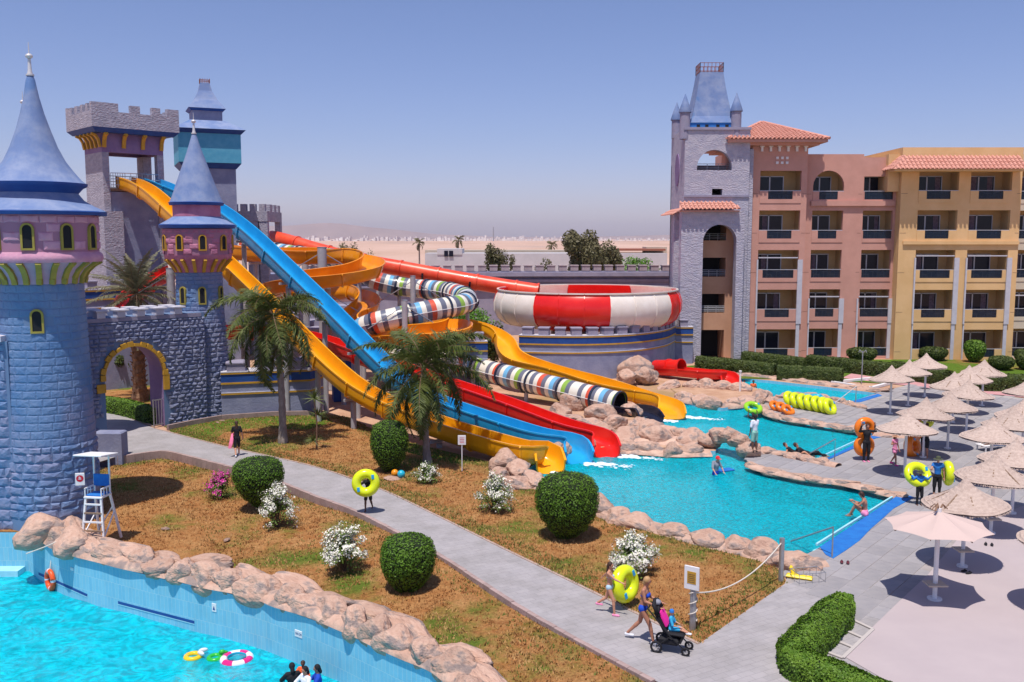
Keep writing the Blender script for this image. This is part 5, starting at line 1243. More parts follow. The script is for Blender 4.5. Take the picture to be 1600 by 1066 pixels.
# balcony furniture
tm=MB(); tm.tube([(0,0,.68),(0,0,.71)],.32,12); tm.tube([(0,0,0),(0,0,.68)],.03,6); tm.tube([(0,0,0),(0,0,.03)],.2,10); tme=None
chm=MB(); chm.box(-.22,-.22,.42,.22,.22,.46)
for sx_ in (-1,1):
    for sy in (-1,1): chm.bar((sx_*.2,sy*.2,0),(sx_*.2,sy*.2,.42),.035)
chm.bar((-.2,.2,.42),(-.2,.24,.9),.035); chm.bar((.2,.2,.42),(.2,.24,.9),.035); chm.box(-.2,.19,.62,.2,.23,.9); cme=None
for (x,y,z,c,f) in tabs:
    if (f==0 and c in 'ABDEFG') or c=='G': continue
    nmf=['ground','second','third','fourth','top'][f]; cn={'A':'first','B':'second','C':'third','D':'fourth','E':'fifth','F':'sixth','G':'seventh'}[c]
    if tme is None: o=tm.build('patio_table',M_['frame']); tme=o.data
    else: o=bpy.data.objects.new('patio_table',tme); COL.objects.link(o)
    o.location=(x,y,z); tag(o,'small round metal table on the %s floor balcony of the %s bay'%(nmf,cn),'table','tables on the hotel balconies')
    for s in (-1,1):
        if cme is None: o=chm.build('patio_chair',M_['frame']); cme=o.data
        else: o=bpy.data.objects.new('patio_chair',cme); COL.objects.link(o)
        o.location=(x+s*.62,y,z); o.rotation_euler=(0,0,-s*1.4); tag(o,'metal chair %s of the table on the %s floor balcony of the %s bay'%('left' if s<0 else 'right',nmf,cn),'chair','chairs on the hotel balconies')
# ---- stair tower
SD=76.0; tx=lambda p,D=SD: W(p,450,D).x; tz=lambda y,D=SD: W(1100,y,D).z
sw=empty('stair_tower',(0,0,0),0,'lilac grey stair tower with a tall arch and flared blue roof beside the hotel','tower')
def sp(name,m,fn,parent=sw,smooth=False,kind=None):
    b=MB(); fn(b); return b.build(name,m,parent,smooth=smooth,kind=kind)
X0,X1=tx(1066),tx(1166); arc1=archpts(tx(1112),1.42,tz(266),tz(262),14); sq=[(tx(1109),tz(306)),(tx(1125),tz(306)),(tx(1125),tz(295)),(tx(1109),tz(295))]
sq=sq if (sq[1][0]-sq[0][0])*1>0 else sq
def towerfront(b): plate(b,[(X0,-.1),(tx(1096),-.1),(tx(1096),tz(340)),(tx(1148),tz(340)),(tx(1148),-.1),(X1,-.1),(X1,tz(200)),(X0,tz(200))],[arc1,sq],SD,SD+.6)
M_['lilact']=mat('lilac_tower_render',(.36,.35,.44),(.46,.44,.51),scale=1.8,rough=.85,bump=1,bscale=6.5,bdist=.08,stretch=(1,1,1.8))
sp('tower_front',M_['lilact'],towerfront)
sp('tower_body',M_['lilact'],lambda b:(b.box(X0,SD+.6,-.1,X0+.5,SD+6.5,tz(200)),b.box(X1-.4,SD+.6,-.1,X1,SD+6.5,tz(200)),b.box(X0,SD+6.2,-.1,X1,SD+6.5,tz(250)),b.box(X0+.5,SD+.6,tz(203),X1-.4,SD+6.2,tz(200))))
sp('coping',M_['lilacs'],lambda b:b.box(X0-.12,SD-.12,tz(203),X1+.05,SD+.3,tz(199)))
sp('floor_slab',M_['peach'],lambda b:b.box(X0+.5,SD+.6,tz(270),X1-.4,SD+6.2,tz(267)))
sp('floor_slab',M_['peach'],lambda b:b.box(X0+.5,SD+.6,tz(309),X1-.4,SD+6.2,tz(307)))
def rl(b,x0,x1,z0,Y,n=4,h=.9):
    for k in range(n): b.tube([(x0,Y,z0+h*(k+1)/n),(x1,Y,z0+h*(k+1)/n)],.025,5)
    for k in range(4): x=x0+(x1-x0)*k/3; b.tube([(x,Y,z0),(x,Y,z0+h)],.03,5)
sp('railing',M_['steel'],lambda b:rl(b,tx(1086),tx(1138),tz(266),SD+.7,4,.55))
# front block with the tall arch
P0x,P1x=tx(1063,75),tx(1150,75); ah=(tx(1149,75)-tx(1097,75))/2; ac=(tx(1149,75)+tx(1097,75))/2
sp('arch_block',M_['lilact'],lambda b:plate(b,[(P0x,-.1),(P1x+.55,-.1),(P1x+.55,tz(330,75)),(P0x,tz(330,75))],[archpts(ac,ah,-.05,tz(351,75)-ah,18)],75.0,75.98))
sp('arch_block_side',M_['lilact'],lambda b:b.box(P0x-.01,75.02,-.1,P0x,SD,tz(330,75)))
sp('block_roof_tiles',M_['tile'],lambda b:(tiled(b,(P0x-.3,74.5,tz(327,74.5)),(P1x+.1,74.5,tz(327,74.5)),(P0x,75.98,tz(316,76)),(P1x-.2,75.98,tz(316,76)))),kind='stuff')
sp('block_roof_slab',M_['salmon'],lambda b:b.box(P0x-.2,74.62,tz(331,75),P1x+.05,75.98,tz(329,75)))
# storeys behind the arch
for y0,y1 in ((403,376),(460,433),(517,490),(346,320)): sp('stair_parapet',M_['peach'],lambda b:b.box(tx(1096),SD+.7,tz(y0),tx(1136),SD+.95,tz(y1)))
sp('stair_side_wall',M_['peach'],lambda b:b.box(tx(1136),SD+.7,0,tx(1150),SD+3,tz(330)))
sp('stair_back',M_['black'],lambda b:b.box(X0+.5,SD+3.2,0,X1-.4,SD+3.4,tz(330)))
for y in (376,433,490): sp('railing',M_['steel'],lambda b:rl(b,tx(1097),tx(1136),tz(y),SD+.8,4,.55))
for y in (403,460,517):
    sp('bracket',M_['peach'],lambda b:b.add([(tx(1096),SD+.72,tz(y)),(tx(1096),SD+.72,tz(y+7)),(tx(1101),SD+.72,tz(y)),(tx(1096),SD+.92,tz(y)),(tx(1096),SD+.92,tz(y+7)),(tx(1101),SD+.92,tz(y))],[(0,1,2),(5,4,3),(0,3,4,1),(1,4,5,2),(2,5,3,0)]))
# left side niches and ledge
for y0,y1 in ((288,235),(380,335)):
    zc,zh=(tz(y0)+tz(y1))/2,(tz(y1)-tz(y0))/2
    def ni(b): b.M=Matrix.Translation((X0-.02,SD+3.2,0))@Matrix.Rotation(PI/2,4,'Z'); plate(b,[(1.0*math.cos(2*PI*k/20),zc+zh*math.sin(2*PI*k/20)) for k in range(20)],[],-.02,.04)
    sp('niche',M_['purple'],ni)
sp('side_tiles',M_['tile'],lambda b:tiled(b,(X0-.8,SD+6,tz(335)),(X0-.8,SD+.5,tz(335)),(X0,SD+6,tz(326)),(X0,SD+.5,tz(326))),kind='stuff')
sp('side_buttress',M_['lilact'],lambda b:b.box(X0-.55,SD+1.2,-.1,X0,SD+2.0,tz(332)))
sp('string_course',M_['lilacs'],lambda b:(b.box(X0-.1,SD-.1,tz(308),X1+.02,SD-.004,tz(305)),))
# connecting lilac wall between tower and hotel
sp('link_wall',M_['lilact'],lambda b:b.box(X1,SD+.4,-.1,hx(1167)-.02,SD+5,tz(232)))
# flared roof, blue base band with four holes
rc=((tx(1075)+tx(1144))/2,SD+2.2); hb=(tx(1144)-tx(1075))/2
def flare(b,pr_):
    for (h0,z0),(h1,z1_) in zip(pr_[:-1],pr_[1:]):
        b.add([(rc[0]-h0,rc[1]-h0,z0),(rc[0]+h0,rc[1]-h0,z0),(rc[0]+h0,rc[1]+h0,z0),(rc[0]-h0,rc[1]+h0,z0),(rc[0]-h1,rc[1]-h1,z1_),(rc[0]+h1,rc[1]-h1,z1_),(rc[0]+h1,rc[1]+h1,z1_),(rc[0]-h1,rc[1]+h1,z1_)],[(0,1,5,4),(1,2,6,5),(2,3,7,6),(3,0,4,7)])
    b.add([(rc[0]-h1,rc[1]-h1,z1_),(rc[0]+h1,rc[1]-h1,z1_),(rc[0]+h1,rc[1]+h1,z1_),(rc[0]-h1,rc[1]+h1,z1_)],[(0,1,2,3)])
k_=1/19.1
sp('roof_base',mat('bright_blue_paint',(.02,.16,.50),(.03,.20,.55),scale=3,rough=.6),lambda b:flare(b,[(hb+.05,tz(201)),(hb+.05,tz(190))]))
sp('roof',M_['roofblue'],lambda b:flare(b,[(hb+.12,tz(191)),(hb*.90,tz(180)),(hb*.80,tz(166)),(hb*.71,tz(150)),(hb*.61,tz(130)),(hb*.52,tz(108))]),smooth=35)
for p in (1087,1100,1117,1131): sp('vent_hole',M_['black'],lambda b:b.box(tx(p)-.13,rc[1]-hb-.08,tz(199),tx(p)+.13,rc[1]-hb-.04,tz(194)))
def rr(b):
    h=hb*.52; z0=tz(108)
    for s in (-1,1):
        for k in range(7): t=-h+2*h*k/6; b.bar((t,s*h,0),(t,s*h,.75),.04); b.bar((s*h,t,0),(s*h,t,.75),.04)
        for zz in (.05,.4,.72): b.bar((-h,s*h,zz),(h,s*h,zz),.04); b.bar((s*h,-h,zz),(s*h,h,zz),.04)
b_=MB(); b_.M=Matrix.Translation((rc[0],rc[1],tz(108))); rr(b_); b_.build('roof_railing',M_['rust'],sw)
for px,D,y0,y1,y2 in ((1070,SD+.35,202,175,147),(1150,SD+.35,202,173,145),(1057,SD+5.5,214,187,160)):
    c=W(px,200,D); b=MB(); b.lathe([(.42,c.z-.9),(.42,W(px,y1,D).z)],12,(c.x,c.y,0)); pn=b.build('pinnacle',M_['lilacs'],sw,smooth=True)
    b=MB(); b.lathe([(.50,W(px,y1,D).z-.08),(.52,W(px,y1,D).z),(.28,W(px,(y1+y2)/2,D).z),(.02,W(px,y2,D).z)],12,(c.x,c.y,0)); b.build('pinnacle_cone',M_['roofblue'],pn,smooth=60)
# ================================================================ background
sh=empty('utility_building',(0,0,0),0,'low white flat roofed utility building behind the perimeter wall','building')
BD=125
def bb(name,m,x0,x1,y0,y1,D,dep,par=sh): 
    a=W(x0,y0,D); c=W(x1,y1,D); b=MB(); b.box(min(a.x,c.x),D,min(a.z,c.z),max(a.x,c.x),D+dep,max(a.z,c.z)); return b.build(name,m,par)
M_['shed']=mat('off_white_render',(.46,.45,.47),(.52,.50,.52),scale=.5,rough=.9); M_['shedy']=mat('pale_yellow_render',(.50,.42,.33),(.56,.47,.38),scale=.5,rough=.9)
bb('front_wall',M_['shed'],682,1042,396,428,BD,8); bb('office_block',M_['shed'],683,722,389,398,BD-.1,6); bb('window',M_['glass'],694,700,392,401,BD-.18,.1); bb('window',M_['glass'],701.5,708,392,401,BD-.18,.1)
bb('rear_wall',M_['shedy'],664,884,391,400,BD+9,5); bb('side_wall',M_['shed'],664,684,396,428,BD+2,6)
bb('flat_roof',M_['rust'],963,1040,389,392,BD+2,8); bb('parapet',M_['shedy'],1010,1042,386,398,BD+4,4)
random.seed(40); tw=MB(); bx_=475
while bx_<1062:
    w_=random.uniform(2.5,7); D=random.uniform(1500,1900); h=random.uniform(2,7) if bx_<900 else random.uniform(1,3)
    a=W(bx_,372,D); tw.box(a.x,D,4,a.x+w_*D/F,D+20,5+h)
    if random.random()<.5: D2=D+150; a=W(bx_+2,372,D2); tw.box(a.x,D2,4,a.x+w_*.6*D2/F,D2+20,5+h+random.uniform(2,5))
    bx_+=w_*random.uniform(.6,1.3)
o=tw.build('far_town',mat('hazy_white_buildings',(.66,.62,.62),(.80,.76,.74),scale=.02,rough=.9,lo=.45,hi=.55),kind='stuff'); o['label']='white buildings of the far town along the desert horizon'; o['category']='town'
q=W(771,372,1400); o=MB(); o.tube([(q.x,1400,4),(q.x,1400,zy(355,1400))],.9,6); o=o.build('radio_mast',M_['steel']); tag(o,'thin radio mast rising above the far town','mast')
# faint hills
hb_=MB(); vs=[];n=160
for i in range(n+1):
    x=-9000+18000*i/n; h=20+60*max(0,n3(x*.0005,3.3))+20*n3(x*.002,7)+120*math.exp(-((x+1900)/1100)**2)+60*math.exp(-((x-3500)/1600)**2)
    vs+=[(x,9000,0),(x,9300+100*n3(x*.001,1),max(h,20)),(x,10500,0)]
hb_.add(vs,[(i*3+k,(i+1)*3+k,(i+1)*3+k+1,i*3+k+1) for i in range(n) for k in range(2)]); hb_.build('distant_hills',mat('far_rock',(.30,.22,.20),(.36,.26,.23),scale=.002,rough=1),kind='structure',smooth=True)

hz_=MB(); hz_.box(-9300,-120,-4.3,9300,12300,200); HZ=hz_.build('haze',None,kind='stuff') if False else None
hm_=bpy.data.materials.new('desert_haze'); hm_.use_nodes=True; hm_.node_tree.nodes.clear(); o_=hm_.node_tree.nodes.new('ShaderNodeOutputMaterial'); pv=hm_.node_tree.nodes.new('ShaderNodeVolumePrincipled')
pv.inputs['Color'].default_value=(.88,.86,1.0,1); pv.inputs['Density'].default_value=.00006; pv.inputs['Anisotropy'].default_value=.2; hm_.node_tree.links.new(pv.outputs[0],o_.inputs['Volume'])
HZ=hz_.build('haze',hm_,kind='stuff'); HZ['label']='pale desert haze filling the air over the whole place'; HZ['category']='haze'
# ================================================================ vegetation
def leaves_on(b,pts,size,rnd,mi=0,tilt=.7,asp=.55):
    for p,nr in pts:
        n_=(nr+Vector((rnd.uniform(-1,1),rnd.uniform(-1,1),rnd.uniform(-1,1)))*tilt).normalized(); u=n_.orthogonal().normalized(); u=Matrix.Rotation(rnd.uniform(0,2*PI),3,n_)@u; v=n_.cross(u); s=size*rnd.uniform(.6,1.3)
        b.add([p-u*s,p+v*s*asp,p+u*s,p-v*s*asp],[(0,1,2,3)],mi)
def leafmat(name,c1,c2,rough=.55,scale=3,tr=.12):
    def f(t,n,l,b):
        tc=n.new('ShaderNodeTexCoord'); nz=n.new('ShaderNodeTexNoise'); nz.inputs['Scale'].default_value=scale; nz.inputs['Detail'].default_value=8; nz.inputs['Roughness'].default_value=.8; l.new(tc.outputs['Object'],nz.inputs[0])
        rp=n.new('ShaderNodeValToRGB'); rp.color_ramp.elements[0].position=.36; rp.color_ramp.elements[0].color=(*c1,1); rp.color_ramp.elements[1].position=.64; rp.color_ramp.elements[1].color=(*c2,1); l.new(nz.outputs[0],rp.inputs[0]); l.new(rp.outputs[0],b.inputs['Base Color'])
        b.inputs['Roughness'].default_value=rough; b.inputs['Specular IOR Level'].default_value=.3
        tl=n.new('ShaderNodeBsdfTranslucent'); l.new(rp.outputs[0],tl.inputs[0]); mx=n.new('ShaderNodeMixShader'); mx.inputs[0].default_value=tr; out=[x for x in n if x.type=='OUTPUT_MATERIAL'][0]
        l.new(b.outputs[0],mx.inputs[1]); l.new(tl.outputs[0],mx.inputs[2]); l.new(mx.outputs[0],out.inputs[0])
    return nodes_mat(name,f)
M_['topi']=leafmat('topiary_leaves',(.045,.11,.006),(.13,.25,.018)); M_['hedge']=leafmat('hedge_leaves',(.05,.13,.008),(.17,.29,.028))
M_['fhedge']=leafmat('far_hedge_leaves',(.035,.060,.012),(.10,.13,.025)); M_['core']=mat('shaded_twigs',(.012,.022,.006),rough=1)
M_['bougl']=leafmat('bougainvillea_leaves',(.07,.14,.02),(.20,.28,.05)); M_['petal']=mat('white_petals',(.72,.70,.60),(.80,.78,.70),scale=9,rough=.7); M_['petalm']=mat('magenta_petals',(.60,.03,.30),(.72,.08,.42),scale=9,rough=.7)
M_['twig']=mat('brown_twigs',(.14,.08,.05),(.2,.12,.08),scale=8,rough=.9)
M_['palml']=leafmat('palm_leaflets',(.045,.072,.012),(.15,.18,.045),scale=1.2); M_['datel']=leafmat('date_palm_leaflets',(.13,.14,.08),(.25,.24,.15),scale=1.2); M_['bark']=mat('palm_bark',(.20,.16,.14),(.32,.27,.24),scale=6,rough=.9,bump=.8,bscale=12,stretch=(1,1,.4))
M_['dbark']=mat('date_palm_bark',(.16,.09,.05),(.26,.15,.09),scale=6,rough=.95)
M_['drytree']=leafmat('olive_tree_leaves',(.09,.09,.04),(.19,.16,.08),scale=1); M_['brightg']=leafmat('bright_green_leaves',(.08,.20,.02),(.16,.32,.04),scale=1)
TOPP=[(.10,0),(.16,.10),(.42,.20),(.72,.34),(.93,.50),(1.0,.64),(.96,.77),(.80,.89),(.52,.96),(.2,.995),(0,1.0)]
def topiary(x,y,z,Rr,H,label,prof=TOPP,n=7000,ls=.035,seed=0,m='topi',group=None,cat='bush',name='topiary_bush'):
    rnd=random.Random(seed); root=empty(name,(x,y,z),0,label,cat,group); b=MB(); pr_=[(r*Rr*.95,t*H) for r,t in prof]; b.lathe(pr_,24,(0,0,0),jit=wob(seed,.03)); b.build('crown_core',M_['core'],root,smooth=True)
    b=MB(); seg=[]; tot=0
    for i in range(len(prof)-1):
        (r0,t0),(r1,t1)=prof[i],prof[i+1]; r0*=Rr;r1*=Rr; a=(r0+r1)*math.hypot(r1-r0,(t1-t0)*H); seg.append((a,r0,t0*H,r1,t1*H)); tot+=a
    pts=[]; jf=wob(seed,.03)
    for a,r0,z0,r1,z1_ in seg:
        for _ in range(int(n*a/tot)):
            t=rnd.random(); r=r0+(r1-r0)*t; zz=z0+(z1_-z0)*t; an=rnd.uniform(0,2*PI); nr=Vector((math.cos(an)*(z1_-z0),math.sin(an)*(z1_-z0),r0-r1)).normalized(); q=r*jf(an,zz)
            pts.append((Vector((q*math.cos(an),q*math.sin(an),zz))+nr*rnd.uniform(-.05,.03)+nr*.03*n3(q*math.cos(an)*4,q*math.sin(an)*4,zz*4),nr))
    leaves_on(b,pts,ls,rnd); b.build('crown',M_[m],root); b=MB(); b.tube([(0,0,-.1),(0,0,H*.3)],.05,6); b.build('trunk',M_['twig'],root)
    return root
def top_px(px,py_base,wpx,ytop,label,**k):
    z=k.pop('z',0); p=G(px,py_base,z); D=p.y; Rr=wpx/2*D/F; H=W(px,ytop+3,D).z-z; return topiary(p.x,p.y,z,Rr,H,label,**k)
EGG=[(.10,0),(.36,.05),(.58,.14),(.82,.30),(.97,.48),(1.0,.64),(.96,.78),(.84,.90),(.58,.97),(.28,1.0),(0,1.01)]
BOW=[(.10,0),(.14,.10),(.45,.22),(.78,.40),(.98,.60),(1.0,.74),(.92,.88),(.70,.96),(.35,1.0),(0,1.01)]
top_px(405,799,81,713,'clipped goblet shaped bush beside the magenta bush',z=FL_Z,seed=1,prof=BOW)
top_px(609,737,60,655,'tall dark egg shaped clipped bush in front of the yellow slide',seed=2,prof=EGG)
top_px(886,840,101,738,'biggest round clipped bush at the edge of the splash pool',seed=3,n=10000,prof=EGG)
top_px(638,925,88,834,'round clipped bush on the foreground lawn, nearest the camera',z=FL_Z,seed=4,n=9000,prof=EGG)
for k,(px,pb,w_,yt,lab,pf) in enumerate(((1346,570,46,541,'wide clipped cone bush before the salmon hotel wing',BOW),(1458,563,42,540,'flat topped oval bush before the fourth balcony column',EGG),(1522,566,31,529,'upright bright green bush before the fifth balcony column',EGG),(1564,578,37,554,'low dark round bush behind the umbrellas',EGG),(1596,566,22,543,'small clipped bush behind the round one at the right edge',EGG),(1603,578,30,550,'tall clipped bush cut off by the right picture edge',EGG),(1403,570,22,563,'small low shrub between two clipped bushes by the hotel',EGG))):
    top_px(px,pb,w_,yt,lab,seed=10+k,n=2600,ls=.09,prof=pf,m='fhedge' if k!=2 else 'hedge')
def hedge(pts,w_,h,label,n=12000,ls=.045,m='hedge',z=0,seed=0,rnd_end=True):
    rnd=random.Random(seed); P=resample(spline([Vector((p[0],p[1],0)) for p in pts],6) if len(pts)>2 else [Vector((*p[:2],0)) for p in pts],.25); root=empty('hedge',(P[0].x,P[0].y,z),0,label,'hedge'); O=Vector((P[0].x,P[0].y,0))
    prof=[(-.5,0),(-.52,.5),(-.48,.85),(-.36,.98),(0,1.02),(.36,.98),(.48,.85),(.52,.5),(.5,0)]
    fr=frames(P); b=MB(); vs=[]; L_n=len(P)
    def end(i): d=min(i,L_n-1-i)*.25; return min(1,.55+d*1.0) if rnd_end else 1
    for i,(p,s,u) in enumerate(fr):
        e_=end(i)
        for x,y in prof: q=p-O+s*x*w_*.93*e_+Vector((0,0,1))*y*h*.96; vs.append(q)
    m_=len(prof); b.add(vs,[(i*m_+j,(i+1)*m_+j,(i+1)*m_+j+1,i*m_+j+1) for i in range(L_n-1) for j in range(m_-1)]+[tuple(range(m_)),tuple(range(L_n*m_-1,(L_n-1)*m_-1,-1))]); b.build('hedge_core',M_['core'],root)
    b=MB(); pts_=[]
    for _ in range(n):
        i=rnd.randrange(L_n-1); t=rnd.random(); j=rnd.choices(range(m_-1),weights=[3,3,1,2.5,2.5,1,3,3])[0]; v=rnd.random(); p=fr[i][0].lerp(fr[i+1][0],t)-O; s=fr[i][1]; e_=end(i)*(1-t)+end(i+1)*t
        x0,y0=prof[j];x1,y1=prof[j+1]; x=x0+(x1-x0)*v; y=y0+(y1-y0)*v; nr=(s*(x*2)+Vector((0,0,1))*max(0,y-.4)).normalized(); q=p+s*x*w_*e_+Vector((0,0,y*h)); q+=nr*(.05*n3(q.x*2.5,q.y*2.5,q.z*2.5)+rnd.uniform(-.03,.03)); pts_.append((q,nr))
    for e_i in (0,L_n-1):
        d=(P[1]-P[0]).normalized()*-1 if e_i==0 else (P[-1]-P[-2]).normalized()
        for _ in range(int(n*.04)): x=rnd.uniform(-.5,.5)*end(e_i); y=rnd.random(); pts_.append((P[e_i]-O+fr[e_i][1]*x*w_+Vector((0,0,y*h))+d*.03,d))
    leaves_on(b,pts_,ls,rnd); b.build('foliage',M_[m],root); return root
hA=[xy(G(1318,975)),xy(G(1280,1010)),xy(G(1235,1055)),]
hedge([xy(G(1318,962)),xy(G(1290,990)),xy(G(1258,1022)),xy(G(1232,1050))],.85,.62,'near clipped hedge running from the deck towards the camera',n=14000,ls=.036,seed=1)
hedge([xy(G(1228,1050)),xy(G(1290,1075)),xy(G(1360,1105)),xy(G(1440,1150))],.8,.60,'near clipped hedge running along the bottom edge beside the concrete terrace',n=14000,ls=.036,seed=2)
hedge([xy(G(1215,1118)),xy(G(1262,1125)),xy(G(1310,1140))],.7,.55,'bright clipped bush top at the bottom edge in front of the hedges',n=6000,ls=.036,seed=3)
for k,(a_,b_,h,lab) in enumerate((((1091,577),(1214,590),1.0,'front clipped hedge nearest the stair tower'),((1216,592),(1316,598),1.0,'front clipped hedge ending beside the pool shower'),((1164,567),(1262,579),.9,'rear clipped hedge behind the two front hedges'),((1264,575),(1400,590),1.0,'rear clipped hedge behind the pool shower'),((1400,590),(1480,603),1.0,'clipped hedge behind the three leftmost umbrellas'),((1508,609),(1680,613),1.05,'clipped hedge behind the umbrellas at the right edge'))):
    hedge([xy(G(*a_)),xy(G(*b_))],1.0,h,lab,n=7000,ls=.08,m='fhedge',seed=5+k,rnd_end=False)
hedge([xy(G(166,642)),xy(G(205,650)),xy(G(244,662))],.8,.85,'clipped green hedge along the footpath beyond the arch',n=7000,ls=.05,seed=12)
sheet('hotel_lawn',[(p.x,p.y) for p in GP([(1050,575),(1160,562),(1700,562),(1700,612),(1500,606),(1320,596),(1205,592),(1140,592)])],[],.008,M_['lawng'],kind='structure')
def flower(px,py,w_,ytop,label,petal,z=0,n=1300,nf=420,seed=0,dens=1):
    rnd=random.Random(seed); p=G(px,py,z); D=p.y; Rr=w_/2*D/F; H=W(px,ytop,D).z-z; root=empty('flowering_bush',(p.x,p.y,z),0,label,'bush'); st_=MB(); lf=MB(); fl_=MB(); tips=[]
    for k in range(46):
        a=rnd.uniform(0,2*PI); e_=rnd.uniform(.12,1.45); L0=rnd.uniform(.7,1.05); tip=Vector((math.cos(a)*math.cos(e_)*Rr*L0,math.sin(a)*math.cos(e_)*Rr*L0,.08+math.sin(e_)*H*.97*L0)); mid=tip*.55+Vector((0,0,.12*H)); st_.tube([(0,0,0),mid,tip],[.014,.009,.004],4,cap=False); tips.append((mid,tip))
    for mid,tip in tips:
        for _ in range(int(n/46*1.6)):
            q=mid.lerp(tip,rnd.uniform(-.5,1.0))+Vector((rnd.gauss(0,.09),rnd.gauss(0,.09),rnd.gauss(0,.08))); q.z=max(q.z,.02); leaves_on(lf,[(q,q.normalized())],.035,rnd)
        for _ in range(max(1,int(nf/46/5))):
            c=tip+(tip-mid)*rnd.uniform(-.5,.05)+Vector((rnd.gauss(0,.05),rnd.gauss(0,.05),rnd.gauss(0,.04)))
            if c.z<H*.34 and rnd.random()<.8: continue
            for _ in range(9): q=c+Vector((rnd.gauss(0,.055),rnd.gauss(0,.055),rnd.gauss(0,.05))); leaves_on(fl_,[(q,(q-Vector((0,0,H*.3))).normalized())],.034,rnd,asp=.8)
    st_.build('stems',M_['twig'],root); lf.build('leaves',M_['bougl'],root); fl_.build('blossom',M_[petal],root); return root
flower(345,778,58,737,'magenta flowering bush on the foreground lawn','petalm',z=FL_Z,n=1500,nf=700,seed=1)
flower(434,826,72,758,'white flowering bush in front of the goblet shaped bush','petal',z=FL_Z,n=1700,nf=1500,seed=2)
flower(538,893,92,822,'large loose white flowering bush left of the nearest round bush','petal',z=FL_Z,n=2400,nf=1800,seed=3)
flower(666,755,52,726,'small white flowering bush at the foot of the leaning palm','petal',n=1500,nf=500,seed=4)
flower(772,800,72,742,'pale white flowering bush left of the biggest round bush','petal',n=2200,nf=1500,seed=5)
flower(990,897,86,836,'dense white flowering bush beside the running girl','petal',n=3000,nf=3000,seed=6)
# palms
def frond_mesh(L0,droop,nl,ll,lw,rnd,m,vee=.5,plume=0,name='frond'):
    b=MB(); pts=[]; 
    for i in range(13):
        t=i/12; a=droop[0]+(droop[1]-droop[0])*t; 
        if i==0: pts.append(Vector((0,0,0)))
        else: pts.append(pts[-1]+Vector((math.cos(a),0,math.sin(a)))*L0/12)
    b.tube(pts,[.028*(1-t/13) + .004 for t in range(13)],4,mi=1)
    for i in range(nl):
        t=.12+.88*i/nl; k=min(int(t*12),11); f=t*12-k; p=pts[k].lerp(pts[k+1],f); d=(pts[k+1]-pts[k]).normalized(); up=Vector((-d.z,0,d.x)); l_=ll*math.sin(min(1,(t+.08)*1.0)*PI*.86+.25)*rnd.uniform(.85,1.1)
        for s in (-1,1):
            el=rnd.uniform(-.3,.5) if plume==0 else rnd.uniform(-.8,1.0); v=(Vector((0,s,0))*math.cos(el)+up*math.sin(el)*.8+d*vee+Vector((0,0,-.18))).normalized(); mid=p+v*l_*.55; tip=mid+(v+Vector((0,0,-.40))).normalized()*l_*.45; w_=(d*.7+up*.3).normalized()*lw
            b.add([p-w_*.5,p+w_*.5,mid+w_*.6,mid-w_*.6,tip],[(0,1,2,3),(3,2,4)],0)
    me=b.build(name,[M_[m],M_['twig']]); d_=me.data; bpy.data.objects.remove(me); return d_
def palm(base,top,label,nfr,L0,m,seed,ll=.55,tr=(.16,.11),ang=(1.35,-.5),bark='bark',plume=0,nl=60,droopx=1.5,lw=.035,bend=0):
    rnd=random.Random(seed); base=Vector(base); top=Vector(top); root=empty('palm_tree',base,0,label,'tree'); T=top-base; b=MB(); pts=[];rs=[];n=26
    for i in range(n+1):
        t=i/n; pts.append(T*t+Vector((bend*math.sin(t*PI),0,0))); rs.append((tr[0]*(1-t)+tr[1]*t)*(1+(.35*max(0,1-t*7)))+.012*((i%2)*2-1)*(2 if bark=='dbark' else 1))
    b.tube(pts,rs,12); b.build('trunk',M_[bark],root,smooth=50 if bark!='dbark' else False)
    if bark=='dbark':
        for i in range(90):
            t=i/90; a=i*2.4; r=tr[0]*(1-t)+tr[1]*t; p=T*t+Vector((math.cos(a)*r,math.sin(a)*r,0)); b=MB(); dv=Vector((math.cos(a),math.sin(a),.9)).normalized(); b.bar(p-dv*.05,p+dv*.15,.14,.06); b.build('leaf_stub',M_[bark],root)
    else:
        b=MB(); b.tube([T*.97,T+Vector((0,0,.35))],[tr[1]*1.15,tr[1]*.6],10); b.build('crownshaft',M_['palml'],root,smooth=True)
    mesh=[frond_mesh(L0*rnd.uniform(.9,1.1),(e0,e0-droopx*rnd.uniform(.85,1.15)),nl,ll,lw,rnd,m,plume=plume) for e0 in (1.35,1.1,.8,.5,.2,-.15,-.6)]
    for i in range(nfr):
        t=i/nfr; k=min(int(t**.85*7),6); o=bpy.data.objects.new('frond',mesh[k]); COL.objects.link(o); o.parent=root; o.location=T+Vector((0,0,.25*(1-t))); o.rotation_euler=(rnd.uniform(-.25,.25),0,i*2.39996+rnd.uniform(-.2,.2)); sc=rnd.uniform(.85,1.1); o.scale=(sc,)*3
    return root
pb=G(442,692); palm(pb,W(428,500,pb.y+.3),'tall slender palm in front of the blue speed slide and banded wall',23,3.6,'palml',1,ll=.80,tr=(.19,.12),plume=1,nl=130,droopx=1.9,bend=.12,lw=.036)
pb=G(668,724); palm(pb,W(662,580,pb.y),'palm with a wide dark crown standing before the three speed slides',26,3.4,'palml',2,ll=.85,tr=(.17,.12),plume=1,nl=130,droopx=1.6,bend=-.05,lw=.036)
pb=G(219,626); palm(pb,W(212,462,pb.y),'stout date palm behind the gate wall, its trunk seen through the arch',58,3.4,'datel',3,ll=.5,tr=(.40,.34),bark='dbark',nl=70,droopx=.8,lw=.03)
